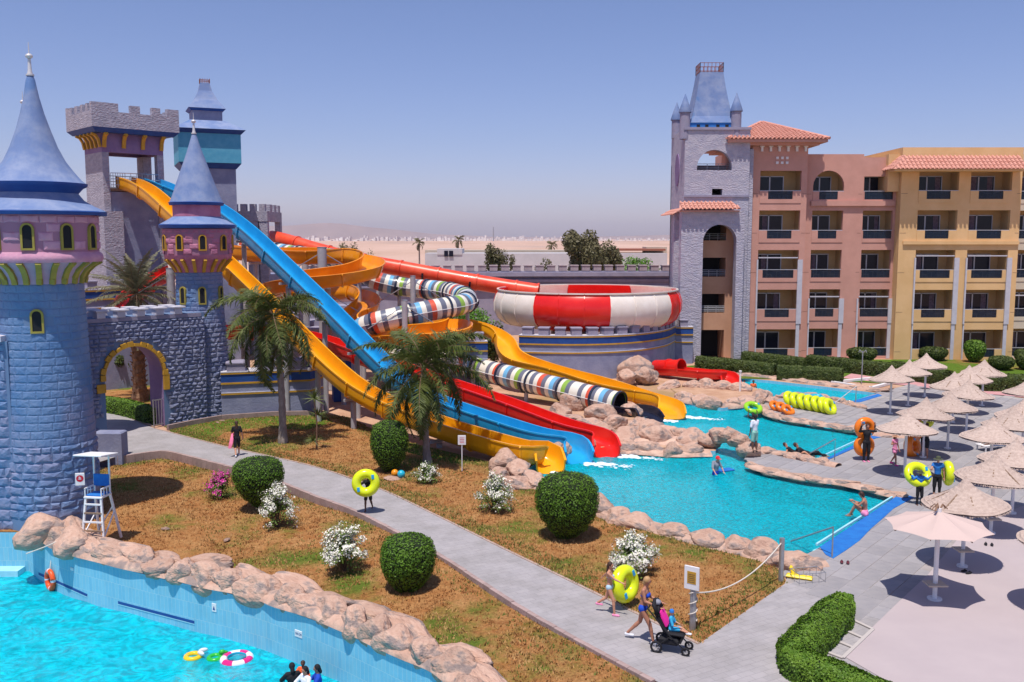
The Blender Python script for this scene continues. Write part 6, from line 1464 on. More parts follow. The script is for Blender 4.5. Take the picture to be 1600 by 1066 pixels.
# yucca by the tall palm
yr=empty('yucca_plant',G(495,703),0,'thin yucca with three leafy tufts on the lawn right of the tall palm','plant'); D=G(495,703).y
b=MB(); tops=[(W(491,622,D),.75),(W(497,648,D),.6),(W(490,688,D),.6)]; o0=G(495,703)
b.tube([(0,0,0),W(495,660,D)-o0,W(491,622,D)-o0],[.05,.04,.03],6); b.build('stem',M_['twig'],yr)
rnd=random.Random(5)
for c,L0 in tops:
    b=MB()
    for k in range(46):
        a=rnd.uniform(0,2*PI); e_=rnd.uniform(-.5,1.4); v=Vector((math.cos(a)*math.cos(e_),math.sin(a)*math.cos(e_),math.sin(e_))); s=v.orthogonal().normalized()*.025; q=c-o0; b.add([q-s,q+s,q+v*L0*.9+Vector((0,0,-.08))],[(0,1,2)])
    b.build('leaf_tuft',M_['palml'],yr)
def cloud(px,py,D,w_,h,label,m,n=1500,ls=.12,seed=0,z=None,lobes=7,name='tree',cat='tree',stems=5,sp=.34):
    rnd=random.Random(seed); q=W(px,py,D); z=q.z if z is None else z; h=(W(px,py-h,D).z-z)*F/D; root=empty(name,(q.x,D,z),0,label,cat); b=MB(); Rr=w_*D/F/2; H=h*D/F; st_=MB(); L_=[]
    for k in range(lobes): L_.append((Vector((rnd.uniform(-.6,.6)*Rr,rnd.uniform(-.6,.6)*Rr,H*rnd.uniform(.25,.85))),rnd.uniform(.25,.5)))
    for k in range(n):
        c,r=rnd.choice(L_); v=Vector((rnd.gauss(0,1),rnd.gauss(0,1),rnd.gauss(0,1))).normalized()*rnd.random()**.4; q=c+Vector((v.x*r*Rr*1.2,v.y*r*Rr*1.2,v.z*r*H*.7)); q.z=max(q.z,.05); leaves_on(b,[(q,v)],ls,rnd)
    b.build('crown',M_[m],root)
    for c,r in L_[:max(stems,1)]: st_.tube([(0,0,-.3),c*.5,c],[.09,.06,.02],5)
    st_.build('trunk',M_['twig'],root); return root
cloud(912,420,106,72,58,'largest dark tree standing before the white utility building','drytree',n=9000,ls=.17,seed=1,lobes=12,z=5)
cloud(950,420,107,50,44,'dark tree joined to the right side of the largest tree','drytree',n=5000,ls=.17,seed=2,lobes=8,z=5)
cloud(773,421,104,44,36,'thin olive green shrub before the utility building, left one','drytree',n=2600,ls=.15,seed=3,z=5)
cloud(795,421,105,26,28,'small olive shrub just right of the thin olive green one','drytree',n=700,ls=.12,seed=4,z=5)
cloud(850,421,104,30,18,'low sparse shrub between the olive shrubs and the big tree','drytree',n=500,ls=.12,seed=5,z=5)
cloud(545,398,130,40,22,'dry grey shrub in the desert behind the coral tube slide','drytree',n=1000,ls=.13,seed=6,z=5)
cloud(572,400,125,32,14,'leafless straggly bush right of the dry grey shrub','drytree',n=300,ls=.1,seed=7,z=5)
cloud(1005,420,103,74,18,'bright green clipped shrubs behind the wall next to the stair tower','brightg',n=3000,ls=.13,seed=8,z=5,lobes=14,name='shrub_row',cat='bush')
for k,(px,lab) in enumerate(((655,'small windblown palm left of the utility building'),(716,'windblown palm above the utility building window'),(862,'small windblown palm just left of the largest tree'))):
    D=150; q=W(px,378,D); palm((q.x,D,5),(q.x,D,W(px,[381,377,385][k],D).z),lab,10,1.5,'drytree',30+k,ll=.5,tr=(.14,.1),nl=16,droopx=1.8,lw=.09)
sheet('background_hedge_bed',[(W(545,420,100).x,99),(W(1050,420,100).x,99.5),(W(1050,420,100).x,102),(W(545,420,100).x,102)],[],5.2,M_['brightg'],kind='structure')
cloud(730,505,70,110,34,'green shrubbery between the striped tube and the bowl','brightg',n=4500,ls=.10,seed=9,z=2.2,lobes=16,name='shrub_row',cat='bush')
cloud(770,590,69,34,90,'dark tall hedge bush in the gap left of the bowl wall','fhedge',n=3000,ls=.11,seed=10,z=0,lobes=12,name='bush',cat='bush')
cloud(685,520,74,60,20,'dark shrub below the striped tube bend','fhedge',n=1500,ls=.11,seed=11,z=2.0,name='bush',cat='bush')
cloud(358,580,55,26,36,'bright green shrub between gate turret and banded wall','brightg',n=1200,ls=.06,seed=12,z=1.9,name='bush',cat='bush')
cloud(186,600,62,46,60,'dark leafy tree seen through the left of the arch','fhedge',n=2600,ls=.10,seed=13,z=.5,lobes=9)
sheet('inner_lawn',[(p.x,p.y) for p in GP([(120,600),(260,600),(262,664),(236,662),(163,640),(150,620)])],[],.004,M_['lawn'],kind='structure')
# ================================================================ umbrellas, rings, furniture
def thatch_mesh(seed):
    rnd=random.Random(seed); b=MB(); prof=[(.02,.80),(.10,.70),(.20,.585),(.33,.47),(.48,.365),(.64,.275),(.80,.195),(.96,.125),(1.12,.06),(1.26,.01),(1.37,-.045)]; prof=[(r*.89,z) for r,z in prof]
    n=56
    NR_=40; vs=[]                         # reed courses as fine steps down a bell shaped cone
    for i in range(NR_+1):
        t=i/NR_*(len(prof)-1); q=min(int(t),len(prof)-2); f=t-q; r=prof[q][0]+(prof[q+1][0]-prof[q][0])*f; z=prof[q][1]+(prof[q+1][1]-prof[q][1])*f; st=(.014 if i%4==0 else 0)
        for k in range(n):
            a=2*PI*k/n; j=rnd.uniform(-.006,.006); w_=1+.015*math.sin(a*3+seed)*r; vs.append((r*w_*math.cos(a)*(1+st),r*w_*math.sin(a)*(1+st),z+j+(.010 if i%4<2 else 0)+.014*r*math.sin(a*5+seed)))
    b.add(vs,[(i*n+k,i*n+(k+1)%n,(i+1)*n+(k+1)%n,(i+1)*n+k) for i in range(NR_) for k in range(n)][::1])
    vs=[];
    for r,z in prof[::-1]: vs+=[(r*math.cos(2*PI*k/n),r*math.sin(2*PI*k/n),z-.05) for k in range(n)]
    b.add(vs,[(i*n+k,i*n+(k+1)%n,(i+1)*n+(k+1)%n,(i+1)*n+k) for i in range(len(prof)-1) for k in range(n)])
    for k in range(220):                  # loose straws at the rim
        a=rnd.uniform(0,2*PI); r=1.21; p=Vector((r*math.cos(a),r*math.sin(a),-.05)); s=Vector((-math.sin(a),math.cos(a),0))*.012; q=p+Vector((math.cos(a)*.06,math.sin(a)*.06,-rnd.uniform(.03,.10)))
        b.add([p-s,p+s,q],[(0,1,2)])
    o=b.build('canopy',M_['thatch']); me=o.data; bpy.data.objects.remove(o); return me
TH=[thatch_mesh(s) for s in range(4)]
pm_=MB(); pm_.tube([(0,0,0),(0,0,2.02)],.06,12); pm_.tube([(0,0,0),(0,0,.05)],.16,12); po=pm_.build('pole',M_['white'],smooth=40); PME=po.data; bpy.data.objects.remove(po)
rm=MB()
for k in range(8): a=2*PI*k/8; rm.bar((.05*math.cos(a),.05*math.sin(a),2.55),(1.14*math.cos(a),1.14*math.sin(a),1.94),.04)
ro=rm.build('frame_ribs',M_['wood']); RME=ro.data; bpy.data.objects.remove(ro)
tb_=MB(); tb_.cbox(-.24,-.24,.62,.24,.24,.66,.01); to=tb_.build('shelf',M_['shedy']); TME=to.data; bpy.data.objects.remove(to)
UMB=[(1394,571,'leftmost thatched umbrella, standing alone at the deck corner'),(1422,562,'thatched umbrella second from the left in the back row'),(1448,552,'thatched umbrella before the flat topped oval bush'),(1538,562,'rearmost thatched umbrella in front of the yellow hotel wing'),(1515,571,'thatched umbrella just left of the rearmost one'),(1492,581,'thatched umbrella overlapping the low hedge gap, third row'),(1514,593,'broad thatched umbrella in the third row, tip before the hedge'),(1485,611,'thatched umbrella with a ragged right rim in the middle of the group'),(1447,621,'thatched umbrella above the bare patch left of the ragged one'),(1418,641,'thatched umbrella shading the orange double tube carrier'),(1584,635,'thatched umbrella at the right edge in the fourth row'),(1602,622,'thatched umbrella cut by the right edge behind the fourth row'),(1552,652,'wide thatched umbrella with the teal capped lounger beneath'),(1588,685,'thatched umbrella at the right edge below the teal capped lounger'),(1555,708,'large thatched umbrella second nearest the camera'),(1511,746,'nearest whole thatched umbrella, just behind the pink canvas one'),(1675,800,'thatched umbrella mostly outside the right edge, only its rim showing'),(1608,590,'small thatched umbrella cut by the right edge at the very back')]
for k,(px,py,lab) in enumerate(UMB):
    D=F*7.2/(py-HY); 
    for _ in range(2): q=W(px,py,D); D*= 7.18/(10-q.z) if False else 1; D=D*( (10-2.82)/(10-q.z) )
    q=W(px,py,D); root=empty('thatched_umbrella',(q.x,D,.03),0,lab,'umbrella','thatched umbrellas on the deck'); root['group']='thatched umbrellas on the deck'
    for nm,me,z,rz in (('pole',PME,0,0),('frame_ribs',RME,0,.3*k),('canopy',TH[k%4],2.0,k*1.3)):
        o=bpy.data.objects.new(nm,me); COL.objects.link(o); o.parent=root; o.location=(0,0,z); o.rotation_euler=(random.uniform(-.03,.03)*(nm=='canopy'),random.uniform(-.03,.03)*(nm=='canopy'),rz)
    if k in (2,4,3,15,14,12): o=bpy.data.objects.new('shelf',TME); COL.objects.link(o); o.parent=root; o.location=(0,0,-.1)
# canvas umbrella
q=G(1460,938); cu=empty('canvas_umbrella',(q.x,q.y,.03),0,'pale pink eight sided canvas umbrella in front of the thatched ones','umbrella')
b=MB(); b.tube([(0,0,0),(0,0,2.6)],.065,14); b.tube([(0,0,0),(0,0,.04)],.2,14); b.build('pole',M_['white'],cu,smooth=40)
b=MB(); R8=1.40; rz0=2.10; vs=[]; fs=[]; NR=6; NS=6
for s in range(8):
    a0=2*PI*s/8+.22; a1=a0+PI/4; n0=len(b.v)
    for i in range(NR+1):
        t=i/NR
        for k in range(NS+1):
            u=k/NS; p=Vector((math.cos(a0),math.sin(a0),0)).lerp(Vector((math.cos(a1),math.sin(a1),0)),u)*R8*t*(1-.05*math.sin(PI*u)*t); z=rz0+(.42)*(1-t)**1.05-.04*math.sin(PI*u)*math.sin(PI*t); vs.append((p.x,p.y,z))
    base=s*(NR+1)*(NS+1)
    for i in range(NR):
        for k in range(NS): A_=base+i*(NS+1)+k; fs.append((A_,A_+1,A_+NS+2,A_+NS+1))
b.add(vs,fs); b.build('canvas',M_['canvas'],cu,smooth=25,weld=True)
for s in range(8):
    a=2*PI*s/8+.22; b=MB(); b.bar((0,0,rz0+.36),(R8*.97*math.cos(a),R8*.97*math.sin(a),rz0-.04),.022); b.build('rib',M_['wood'],cu)
b=MB(); b.cbox(-.27,-.22,.42,.27,.22,.47,.015); b.build('side_table',M_['shedy'],cu)
rnd=random.Random(3); b=MB()
for k in range(7): a=rnd.uniform(0,6.3); p=Vector((0,0,rz0+.44)); m1=p+Vector((math.cos(a)*.12,math.sin(a)*.12,.16)); b.tube([p,m1,p+Vector((math.cos(a)*.24,math.sin(a)*.24,.03))],.018,5)
b.build('tied_cloth',mat('brown_cloth',(.25,.15,.10),rough=.9),cu)
# ---- rings
def ring(px,py,z,label,m,Rr=.36,r=.17,rot=(0,0,0),D=None,name='swim_ring',cat='swim ring',group=None,double=False):
    p=G(px,py,z) if D is None else W(px,py,D); root=empty(name,p,0,label,cat,group); root.rotation_euler=rot; b=MB(); b.torus(Rr,r,30,12); b.build('tube',M_[m],root,smooth=True)
    if double: b=MB(); b.torus(Rr,r,30,12,c=(2*Rr+.16,0,0)); b.build('tube',M_[m],root,smooth=True)
    for k in range(2):
        b=MB(); a=PI*k+.6; b.M=Matrix.Translation((Rr*math.cos(a),Rr*math.sin(a),r*.9)); b.cbox(-.05,-.08,-.0,.05,.08,.03,.01); b.build('handle',M_['blue'],root)
    return root
yc=[(1236,636),(1246,638),(1257,640),(1268,642),(1279,644),(1290,646),(1298,648)]
for k,(px,py) in enumerate(yc):
    p=G(px-2,py-1); ring(px,py,0,['first','second','third','fourth','fifth','sixth','last and rightmost'][k]+' yellow ring from the left in the leaning heap of swim rings','yring',rot=(R(62),R(8),R(38)),D=p.y,Rr=.37).location=(p.x,p.y,.42)
for k,(px,py) in enumerate(((1212,641),(1222,643),(1231,647))):
    p=G(px,py); ring(px,py,0,['left','middle','right'][k]+' small orange ring lying against the yellow heap','oring',rot=(R(35),R(10),R(20)),Rr=.30,r=.13).location=(p.x,p.y,.24)
for k,(px,py) in enumerate(((1262,632),(1276,632))):
    p=G(px,py); ring(px,py,0,['left','right'][k]+' turquoise ring behind the heap of yellow rings','tring',rot=(R(20),0,0),Rr=.34,r=.15).location=(p.x,p.y,.35)
# lower pool toys
p=G(370,1030,-1.9); root=empty('swim_ring',p,0,'pink and white floating ring with a blue inside in the wave pool','swim ring'); b=MB(); b.torus(.36,.11,40,12,mif=lambda i:0 if (i//5)%2 else 1); b.build('tube',[mat('hot_pink_vinyl',(.80,.02,.20),rough=.2,coat=.4),M_['cwhite']],root,smooth=True); b=MB(); b.lathe([(.26,.0),(.245,.06),(.26,.095)],40); b.build('inner_band',M_['tring'],root,smooth=True)
root=empty('swim_ring',G(302,1026,-1.9),0,'small yellow floating ring with clear wings in the wave pool','swim ring'); b=MB(); b.torus(.20,.075,30,10); b.build('tube',mat('amber_vinyl',(.80,.52,.01),rough=.2,coat=.4),root,smooth=True)
for s in (-1,1): b=MB(); b.ell((.24,s*.1+.05,.12),(.14,.05,.07),8,6,Matrix.Rotation(s*.5,3,'Z')); b.build('wing',M_['cwhite'],root,smooth=True)
root=empty('pool_toy',G(336,1028,-1.9),.3,'green floating animal toy between the yellow and the pink ring','pool toy'); b=MB(); b.torus(.17,.07,26,10); b.build('body',mat('green_vinyl',(.03,.45,.04),rough=.2,coat=.4),root,smooth=True)
b=MB(); b.ell((.20,.05,.13),(.10,.07,.07),10,7); b.ell((.29,.05,.12),(.07,.05,.035),8,6); b.build('head',MC['green_vinyl'],root,smooth=True)
# life ring on the wall
w0=wallpt(84,905); nn=Vector((-w0[1].y,w0[1].x,0)); nn=nn if nn.y<0 else -nn
root=empty('life_ring',w0[0]+nn*.12,0,'orange life ring hanging on a rope against the wave pool wall','life ring'); b=MB(); b.M=Matrix.Rotation(math.atan2(w0[1].y,w0[1].x),4,'Z')@Matrix.Rotation(PI/2,4,'X'); b.torus(.26,.085,32,10,sy=1.15,mif=lambda i:1 if i%8==0 else 0); b.build('ring',[mat('life_ring_orange',(.85,.10,.02),rough=.35),M_['cwhite']],root,smooth=True)
b=MB(); b.tube([(0,0,.32),Vector((.0,.3,1.05))],.014,5); b.build('hanging_rope',M_['rope'],root)
b=MB(); P_=[W(0,923,32.6),W(20,914,32.7),W(38,899,32.9),W(48,888,33.0),W(55,879,33.1)]; b.tube(spline(P_,5),.03,6); tag(b.build('pool_rope',M_['rope'],smooth=True),'pale rope sagging from the wave pool wall across the left corner','rope')
# small plates on the pool wall
def wplate(px,py,w_,h,label,cat='sign',txt=None,extra=True):
    w0=wallpt(px,py); a=math.atan2(w0[1].y,w0[1].x); nn=Vector((-w0[1].y,w0[1].x,0)); nn=nn if nn.y<0 else -nn
    if math.cos(a)<0: a+=PI
    root=empty('wall_plate',w0[0]+nn*.03,a,label,cat); b=MB(); b.cbox(-w_/2,-.015,-h/2,w_/2,.015,h/2,.006); b.build('plate',M_['white'],root)
    if txt: text(txt,root,(0,-.02,0),h*.42,M_['deepblue'])
    elif extra: b=MB(); b.add([(-.05,-.02,-.07),(.05,-.02,-.07),(0,-.02,.06)],[(0,1,2)]); b.build('symbol',M_['deepblue'],root)
    return root
def text(s,parent,loc,size,m,rot=(PI/2,0,0)):
    c=bpy.data.curves.new('lettering','FONT'); c.body=s; c.size=size; c.align_x='CENTER'; c.align_y='CENTER'; c.extrude=.002; o=bpy.data.objects.new('lettering',c); COL.objects.link(o)
    dg=bpy.context.evaluated_depsgraph_get(); me=bpy.data.meshes.new_from_object(o.evaluated_get(dg)); bpy.data.objects.remove(o); me.materials.clear(); me.materials.append(m)
    o=bpy.data.objects.new('lettering',me); COL.objects.link(o); o.parent=parent; o.location=loc; o.rotation_euler=rot; return o
wplate(468,990,.30,.20,'white depth plate reading 150 cm on the wave pool wall',txt='150 CM')
wplate(336,949,.17,.26,'small white pictogram plate on the wave pool wall'); wplate(114,889,.16,.10,'tiny white socket plate below the boulders by the life ring',extra=False)
# ---- lifeguard chair
LC=G(156,848,FL_Z); lc=empty('lifeguard_chair',LC,R(-8),'white wooden lifeguard chair with a roof and blue seat beside the blue tower','chair')
def lb(name,m,*bars):
    b=MB(); [b.bar(*q) for q in bars]; return b.build(name,m,lc)
HS=1.62
for sx_ in (-1,1): 
    lb('leg',M_['white'],((sx_*.50,-.45,0),(sx_*.34,-.28,HS),.08)); lb('leg',M_['white'],((sx_*.50,.75,0),(sx_*.34,.35,HS),.08))
    lb('roof_post',M_['white'],((sx_*.34,.35,HS),(sx_*.34,.38,3.05),.06)); lb('armrest',M_['white'],((sx_*.36,-.30,HS+.32),(sx_*.36,.36,HS+.32),.05),((sx_*.36,-.28,HS),(sx_*.36,-.28,HS+.32),.04),((sx_*.36,-.1,HS),(sx_*.36,-.1,HS+.32),.03),((sx_*.36,.1,HS),(sx_*.36,.1,HS+.32),.03))
for k in range(5): z=.22+k*.30; t=z/HS; x=.50-.16*t; y=-.45+.17*t-.03; lb('ladder_step',M_['wood'] if k%2 else M_['white'],((-x,y,z),(x,y,z),.06,.05))
lb('side_brace',M_['white'],((-.47,-.4,.3),(-.4,.5,1.0),.045)); lb('side_brace',M_['white'],((.47,-.4,.3),(.4,.5,1.0),.045)); lb('rear_brace',M_['white'],((-.45,.7,.3),(.38,.45,1.2),.045))
b=MB(); b.cbox(-.40,-.34,HS,.40,.38,HS+.06,.01); b.build('seat_platform',M_['white'],lc); b=MB(); b.cbox(-.33,-.25,HS+.06,.33,.30,HS+.12,.02); b.build('seat_pad',M_['beach'],lc)
b=MB(); b.cbox(-.34,.30,HS+.30,.34,.35,HS+.72,.02); b.build('backrest',M_['beach'],lc)
b=MB(); b.M=Matrix.Translation((0,.05,3.05))@Matrix.Rotation(R(-6),4,'X'); b.cbox(-.62,-.62,0,.62,.58,.05,.01); b.build('roof_board',M_['white'],lc)
b=MB(); b.tube(spline([LC+Vector((-.4,-.5,.62)),LC+Vector((-1.2,-.9,.25)),LC+Vector((-2.0,-1.0,-.05))],5),.02,5); tag(b.build('tie_rope',M_['rope']),'thin rope tied from the lifeguard chair to the boulders','rope')
lc.scale=(.82,.85,1)
# ---- posts, rope, signs
def signpost(px,py,h,label,board,post_r=.045,pm='steel'):
    p=G(px,py); root=empty('sign_post',p,0,label,'sign'); b=MB(); b.tube([(0,0,0),(0,0,h)],post_r,10); b.build('post',M_[pm],root,smooth=40); return root
s1=signpost(1082,984,1.55,'grey post with a white notice board carrying a yellow sign, rope wound round it',0,.085)
s1.rotation_euler=(0,0,R(-35)); b=MB(); b.cbox(-.20,-.125,1.10,.20,-.09,1.72,.01); b.build('notice_board',M_['white'],s1)
b=MB(); b.box(-.12,-.132,1.26,.12,-.126,1.58); b.build('yellow_notice',M_['gold'],s1)
b=MB(); [b.box(-.09,-.136,1.30+.05*k,.09,-.133,1.315+.05*k) for k in range(5)]; b.build('print_lines',M_['twig'],s1)
b=MB(); b.tube([(.105*math.cos(t*.5),.105*math.sin(t*.5),.25+t*.022) for t in range(44)],.016,5); b.build('wound_rope',M_['rope'],s1)
s2=signpost(1220,908,1.30,'plain grey rope post at the corner of the lawn by the pool',0,.075)
b=MB(); A_=G(1084,986)+Vector((0,0,1.02)); B_=G(1220,908)+Vector((0,0,1.18)); b.tube([A_.lerp(B_,t/20)-Vector((0,0,.42*4*(t/20)*(1-t/20))) for t in range(21)],.02,6); tag(b.build('barrier_rope',M_['rope'],smooth=True),'pale rope sagging between the two grey posts along the lawn corner','rope')
s3=signpost(722,737,1.50,'small white sign on a thin post in front of the yellow slide',0,.022,'white')
b=MB(); b.cbox(-.17,-.03,1.18,.17,-.01,1.60,.008); b.build('board',M_['white'],s3); b=MB(); [b.box(-.10,-.035,1.27+.07*t,.10,-.031,1.29+.07*t) for t in range(4)]; b.build('red_print',M_['signred'],s3)
# pool hand rails
def rail(a,b_,c,label):
    o=MB(); A_,B_,C_=a,b_,c; o.tube([A_,B_,C_],.028,8); return tag(o.build('hand_rail',M_['steel'],smooth=60),label,'rail')
p1=G(1300,872); rail(G(1236,848,-.2)+Vector((0,0,.05)),p1+Vector((0,0,1.0)),p1,'steel hand rail beside the beach entry of the big splash pool')
p1=G(1304,720); rail(G(1255,716,-.1)+Vector((0,0,.05)),p1+Vector((0,0,1.0)),p1,'steel hand rail at the end of the middle pool')
p1=G(1337,629); rail(G(1303,632,0)+Vector((0,0,.05)),p1+Vector((0,0,1.0)),p1,'steel hand rail at the end of the top pool')
for k,(px,py,lab) in enumerate(((1156,612,'white post at the tip of the sandy bank'),(1232,590,'small pink hydrant post in front of the hedge'))):
    p=G(px,py); root=empty('bollard',p,0,lab,'post'); b=MB(); b.tube([(0,0,0),(0,0,1.3 if k==0 else .7)],.06 if k==0 else .16,8); b.tube([(0,0,1.3 if k==0 else .7),(0,0,1.4 if k==0 else .8)],.09 if k==0 else .10,8); b.build('post_body',M_['white'] if k==0 else M_['pink'],root,smooth=40)
# wire basket and yellow float
p=G(1262,908); root=empty('wire_basket',p,R(12),'steel wire basket lying on the deck beside the rope post','basket'); b=MB()
for z in (0,.32):
    for q in (((-.42,-.26,z),(.42,-.26,z)),((.42,-.26,z),(.42,.26,z)),((.42,.26,z),(-.42,.26,z)),((-.42,.26,z),(-.42,-.26,z))): b.tube(q,.012,5)
b.build('basket_frame',M_['steel'],root)
for k in range(12):
    x=[-.42,-.21,0,.21,.42][k%5] if k<10 else (.42 if k==10 else -.42); y=(-.26 if k<5 else .26) if k<10 else 0; b=MB(); b.tube([(x,y,0),(x,y,.32)],.008,4); b.build('basket_wire',M_['steel'],root)
b=MB(); b.M=Matrix.Translation(G(1250,905))@Matrix.Rotation(R(-25),4,'Z'); b.cbox(-.40,-.12,.02,.36,.12,.12,.05); b.M=Matrix.Translation(G(1240,900))@Matrix.Rotation(R(-25),4,'Z')@Matrix.Rotation(R(60),4,'Y'); b.cbox(-.30,-.12,.0,.22,.12,.09,.04)
tag(b.build('rescue_float',mat('float_yellow',(.85,.62,.02),rough=.4)),'bent yellow float lying in the wire basket','float')
# shower by the top pool
p=G(1346,600); root=empty('pool_shower',p,0,'outdoor shower column with four heads standing on a low white tray','shower'); b=MB(); b.tube([(0,0,0),(0,0,2.3)],.04,8); b.build('column',M_['steel'],root)
for k in range(4): a=PI/2*k+.4; b=MB(); b.tube([(0,0,2.15),(.28*math.cos(a),.28*math.sin(a),2.35),(.36*math.cos(a),.36*math.sin(a),2.22)],.02,5); b.build('shower_head',M_['steel'],root)
tp=[G(1300,599),G(1362,593),G(1392,600),G(1362,608)]; b=MB(); [b.bar(tp[i]+Vector((0,0,.08)),tp[(i+1)%4]+Vector((0,0,.08)),.25,.16) for i in range(4)]; o=b.build('shower_tray',M_['white']); tag(o,'low white shower tray edge on the lawn by the top pool','shower tray')
# shoes, loose items
def pair(px,py,m,label):
    p=G(px,py,.03); root=empty('pair_of_sandals',p,random.uniform(0,3),label,'sandals')
    for s in (-1,1): b=MB(); b.ell((0,s*.09,.03),(.13,.05,.03),10,6); b.tube([(.02,s*.09-.045,.03),(.04,s*.09,.09),(.02,s*.09+.045,.03)],.010,5); b.build('sandal',M_[m],root,smooth=True)
M_['maroon']=mat('maroon_rubber',(.12,.02,.03),rough=.6); pair(1320,880,'maroon','maroon sandals beside the hand rail of the big splash pool'); pair(1510,895,'cblack','dark sandals on the terrace under the nearest thatched umbrella'); pair(1545,852,'cblack','dark sandals in the shade of the second nearest umbrella')
# small ball lamps on the lawn
b=MB(); b.ell((0,0,.16),(.16,.16,.16),14,10); o=b.build('garden_ball',M_['orange'],smooth=True); o.location=G(617,745); tag(o,'small orange ball on the lawn near the dark egg shaped bush','ball')
b=MB(); b.ell((0,0,.17),(.17,.17,.17),14,10); o=b.build('garden_ball',M_['tring'],smooth=True); o.location=G(627,747); tag(o,'small turquoise ball next to the orange one on the lawn','ball')
for px,py,lab in ((613,749,'flat pink stone slab beside the orange and turquoise balls'),): p=G(px,py); boulder(p.x,p.y,.03,.45,.25,.06,0,lab)
# paving grid of pale lines by the hedge
M_['line']=mat('pale_joint_line',(.46,.42,.40),rough=.9)
gl_=tag(empty('paved_patch',(0,0,0)),kind='structure')
c0_,c1_,c2_=G(1347,970),G(1295,1028),G(1363,983)
for t in (0,.33,.66,1):
    a_=G(1332,970).lerp(G(1285,1018),t); b2=G(1364,985).lerp(G(1317,1030),t); m_=MB(); m_.bar(a_+Vector((0,0,.036)),b2+Vector((0,0,.036)),.09,.02); m_.build('joint_line',M_['line'],gl_)
m_=MB(); m_.bar(G(1364,985)+Vector((0,0,.038)),G(1317,1030)+Vector((0,0,.038)),.09,.02); m_.build('joint_line',M_['line'],gl_)
m_=MB(); m_.bar(G(1332,970)+Vector((0,0,.038)),G(1285,1018)+Vector((0,0,.038)),.09,.02); m_.build('joint_line',M_['line'],gl_)

# ================================================================ people
def cap_mesh(b,p,q,r0,r1,n=10,fl=1.0):
    """a tapered capsule from p to q, optionally flattened front to back"""
    p,q=Vector(p),Vector(q); d=q-p; L0=d.length; d=d.normalized() if L0>1e-6 else Vector((0,0,1)); s=d.cross(Vector((0,1,0))); s=s.normalized() if s.length>.2 else d.cross(Vector((1,0,0))).normalized(); f=d.cross(s)
    rings=[]; 
    for k in range(4): a=-PI/2+PI/2*k/4; rings.append((p+d*math.sin(a)*r0,r0*math.cos(a)))
    for k in range(4+1): a=PI/2*k/4; rings.append((q+d*math.sin(a)*r1,r1*math.cos(a)))
    vs=[]
    for c,r in rings: vs+=[c+(s*math.cos(2*PI*j/n)+f*math.sin(2*PI*j/n)*fl)*max(r,1e-4) for j in range(n)]
    m=len(rings); b.add(vs,[(i*n+j,i*n+(j+1)%n,(i+1)*n+(j+1)%n,(i+1)*n+j) for i in range(m-1) for j in range(n)])
def fuse(name,b,m,parent,vox):
    """one continuous surface from overlapping limbs"""
    o=b.build(name,m,parent); md=o.modifiers.new('r','REMESH'); md.mode='VOXEL'; md.voxel_size=vox; md.use_smooth_shade=True
    sm_=o.modifiers.new('s','SMOOTH'); sm_.iterations=2; sm_.factor=.5
    dg=bpy.context.evaluated_depsgraph_get(); me=bpy.data.meshes.new_from_object(o.evaluated_get(dg)); o.modifiers.clear(); old=o.data; o.data=me; bpy.data.meshes.remove(old); me.polygons.foreach_set('use_smooth',[True]*len(me.polygons)); return o
V=Vector
BASE=dict(hip=(0,0,.93),lean=0,hipL=(.085,0,.90),hipR=(-.085,0,.90),kneeL=(.10,.02,.50),kneeR=(-.10,.02,.50),ankL=(.10,-.02,.08),ankR=(-.10,-.02,.08),chest=(0,0,1.28),neck=(0,-.01,1.46),head=(0,.015,1.60),
 shL=(.165,0,1.41),shR=(-.165,0,1.41),elL=(.24,-.02,1.14),elR=(-.24,-.02,1.14),haL=(.26,.06,.90),haR=(-.26,.06,.90),footL=(0,1),footR=(0,1),face=(0,1))
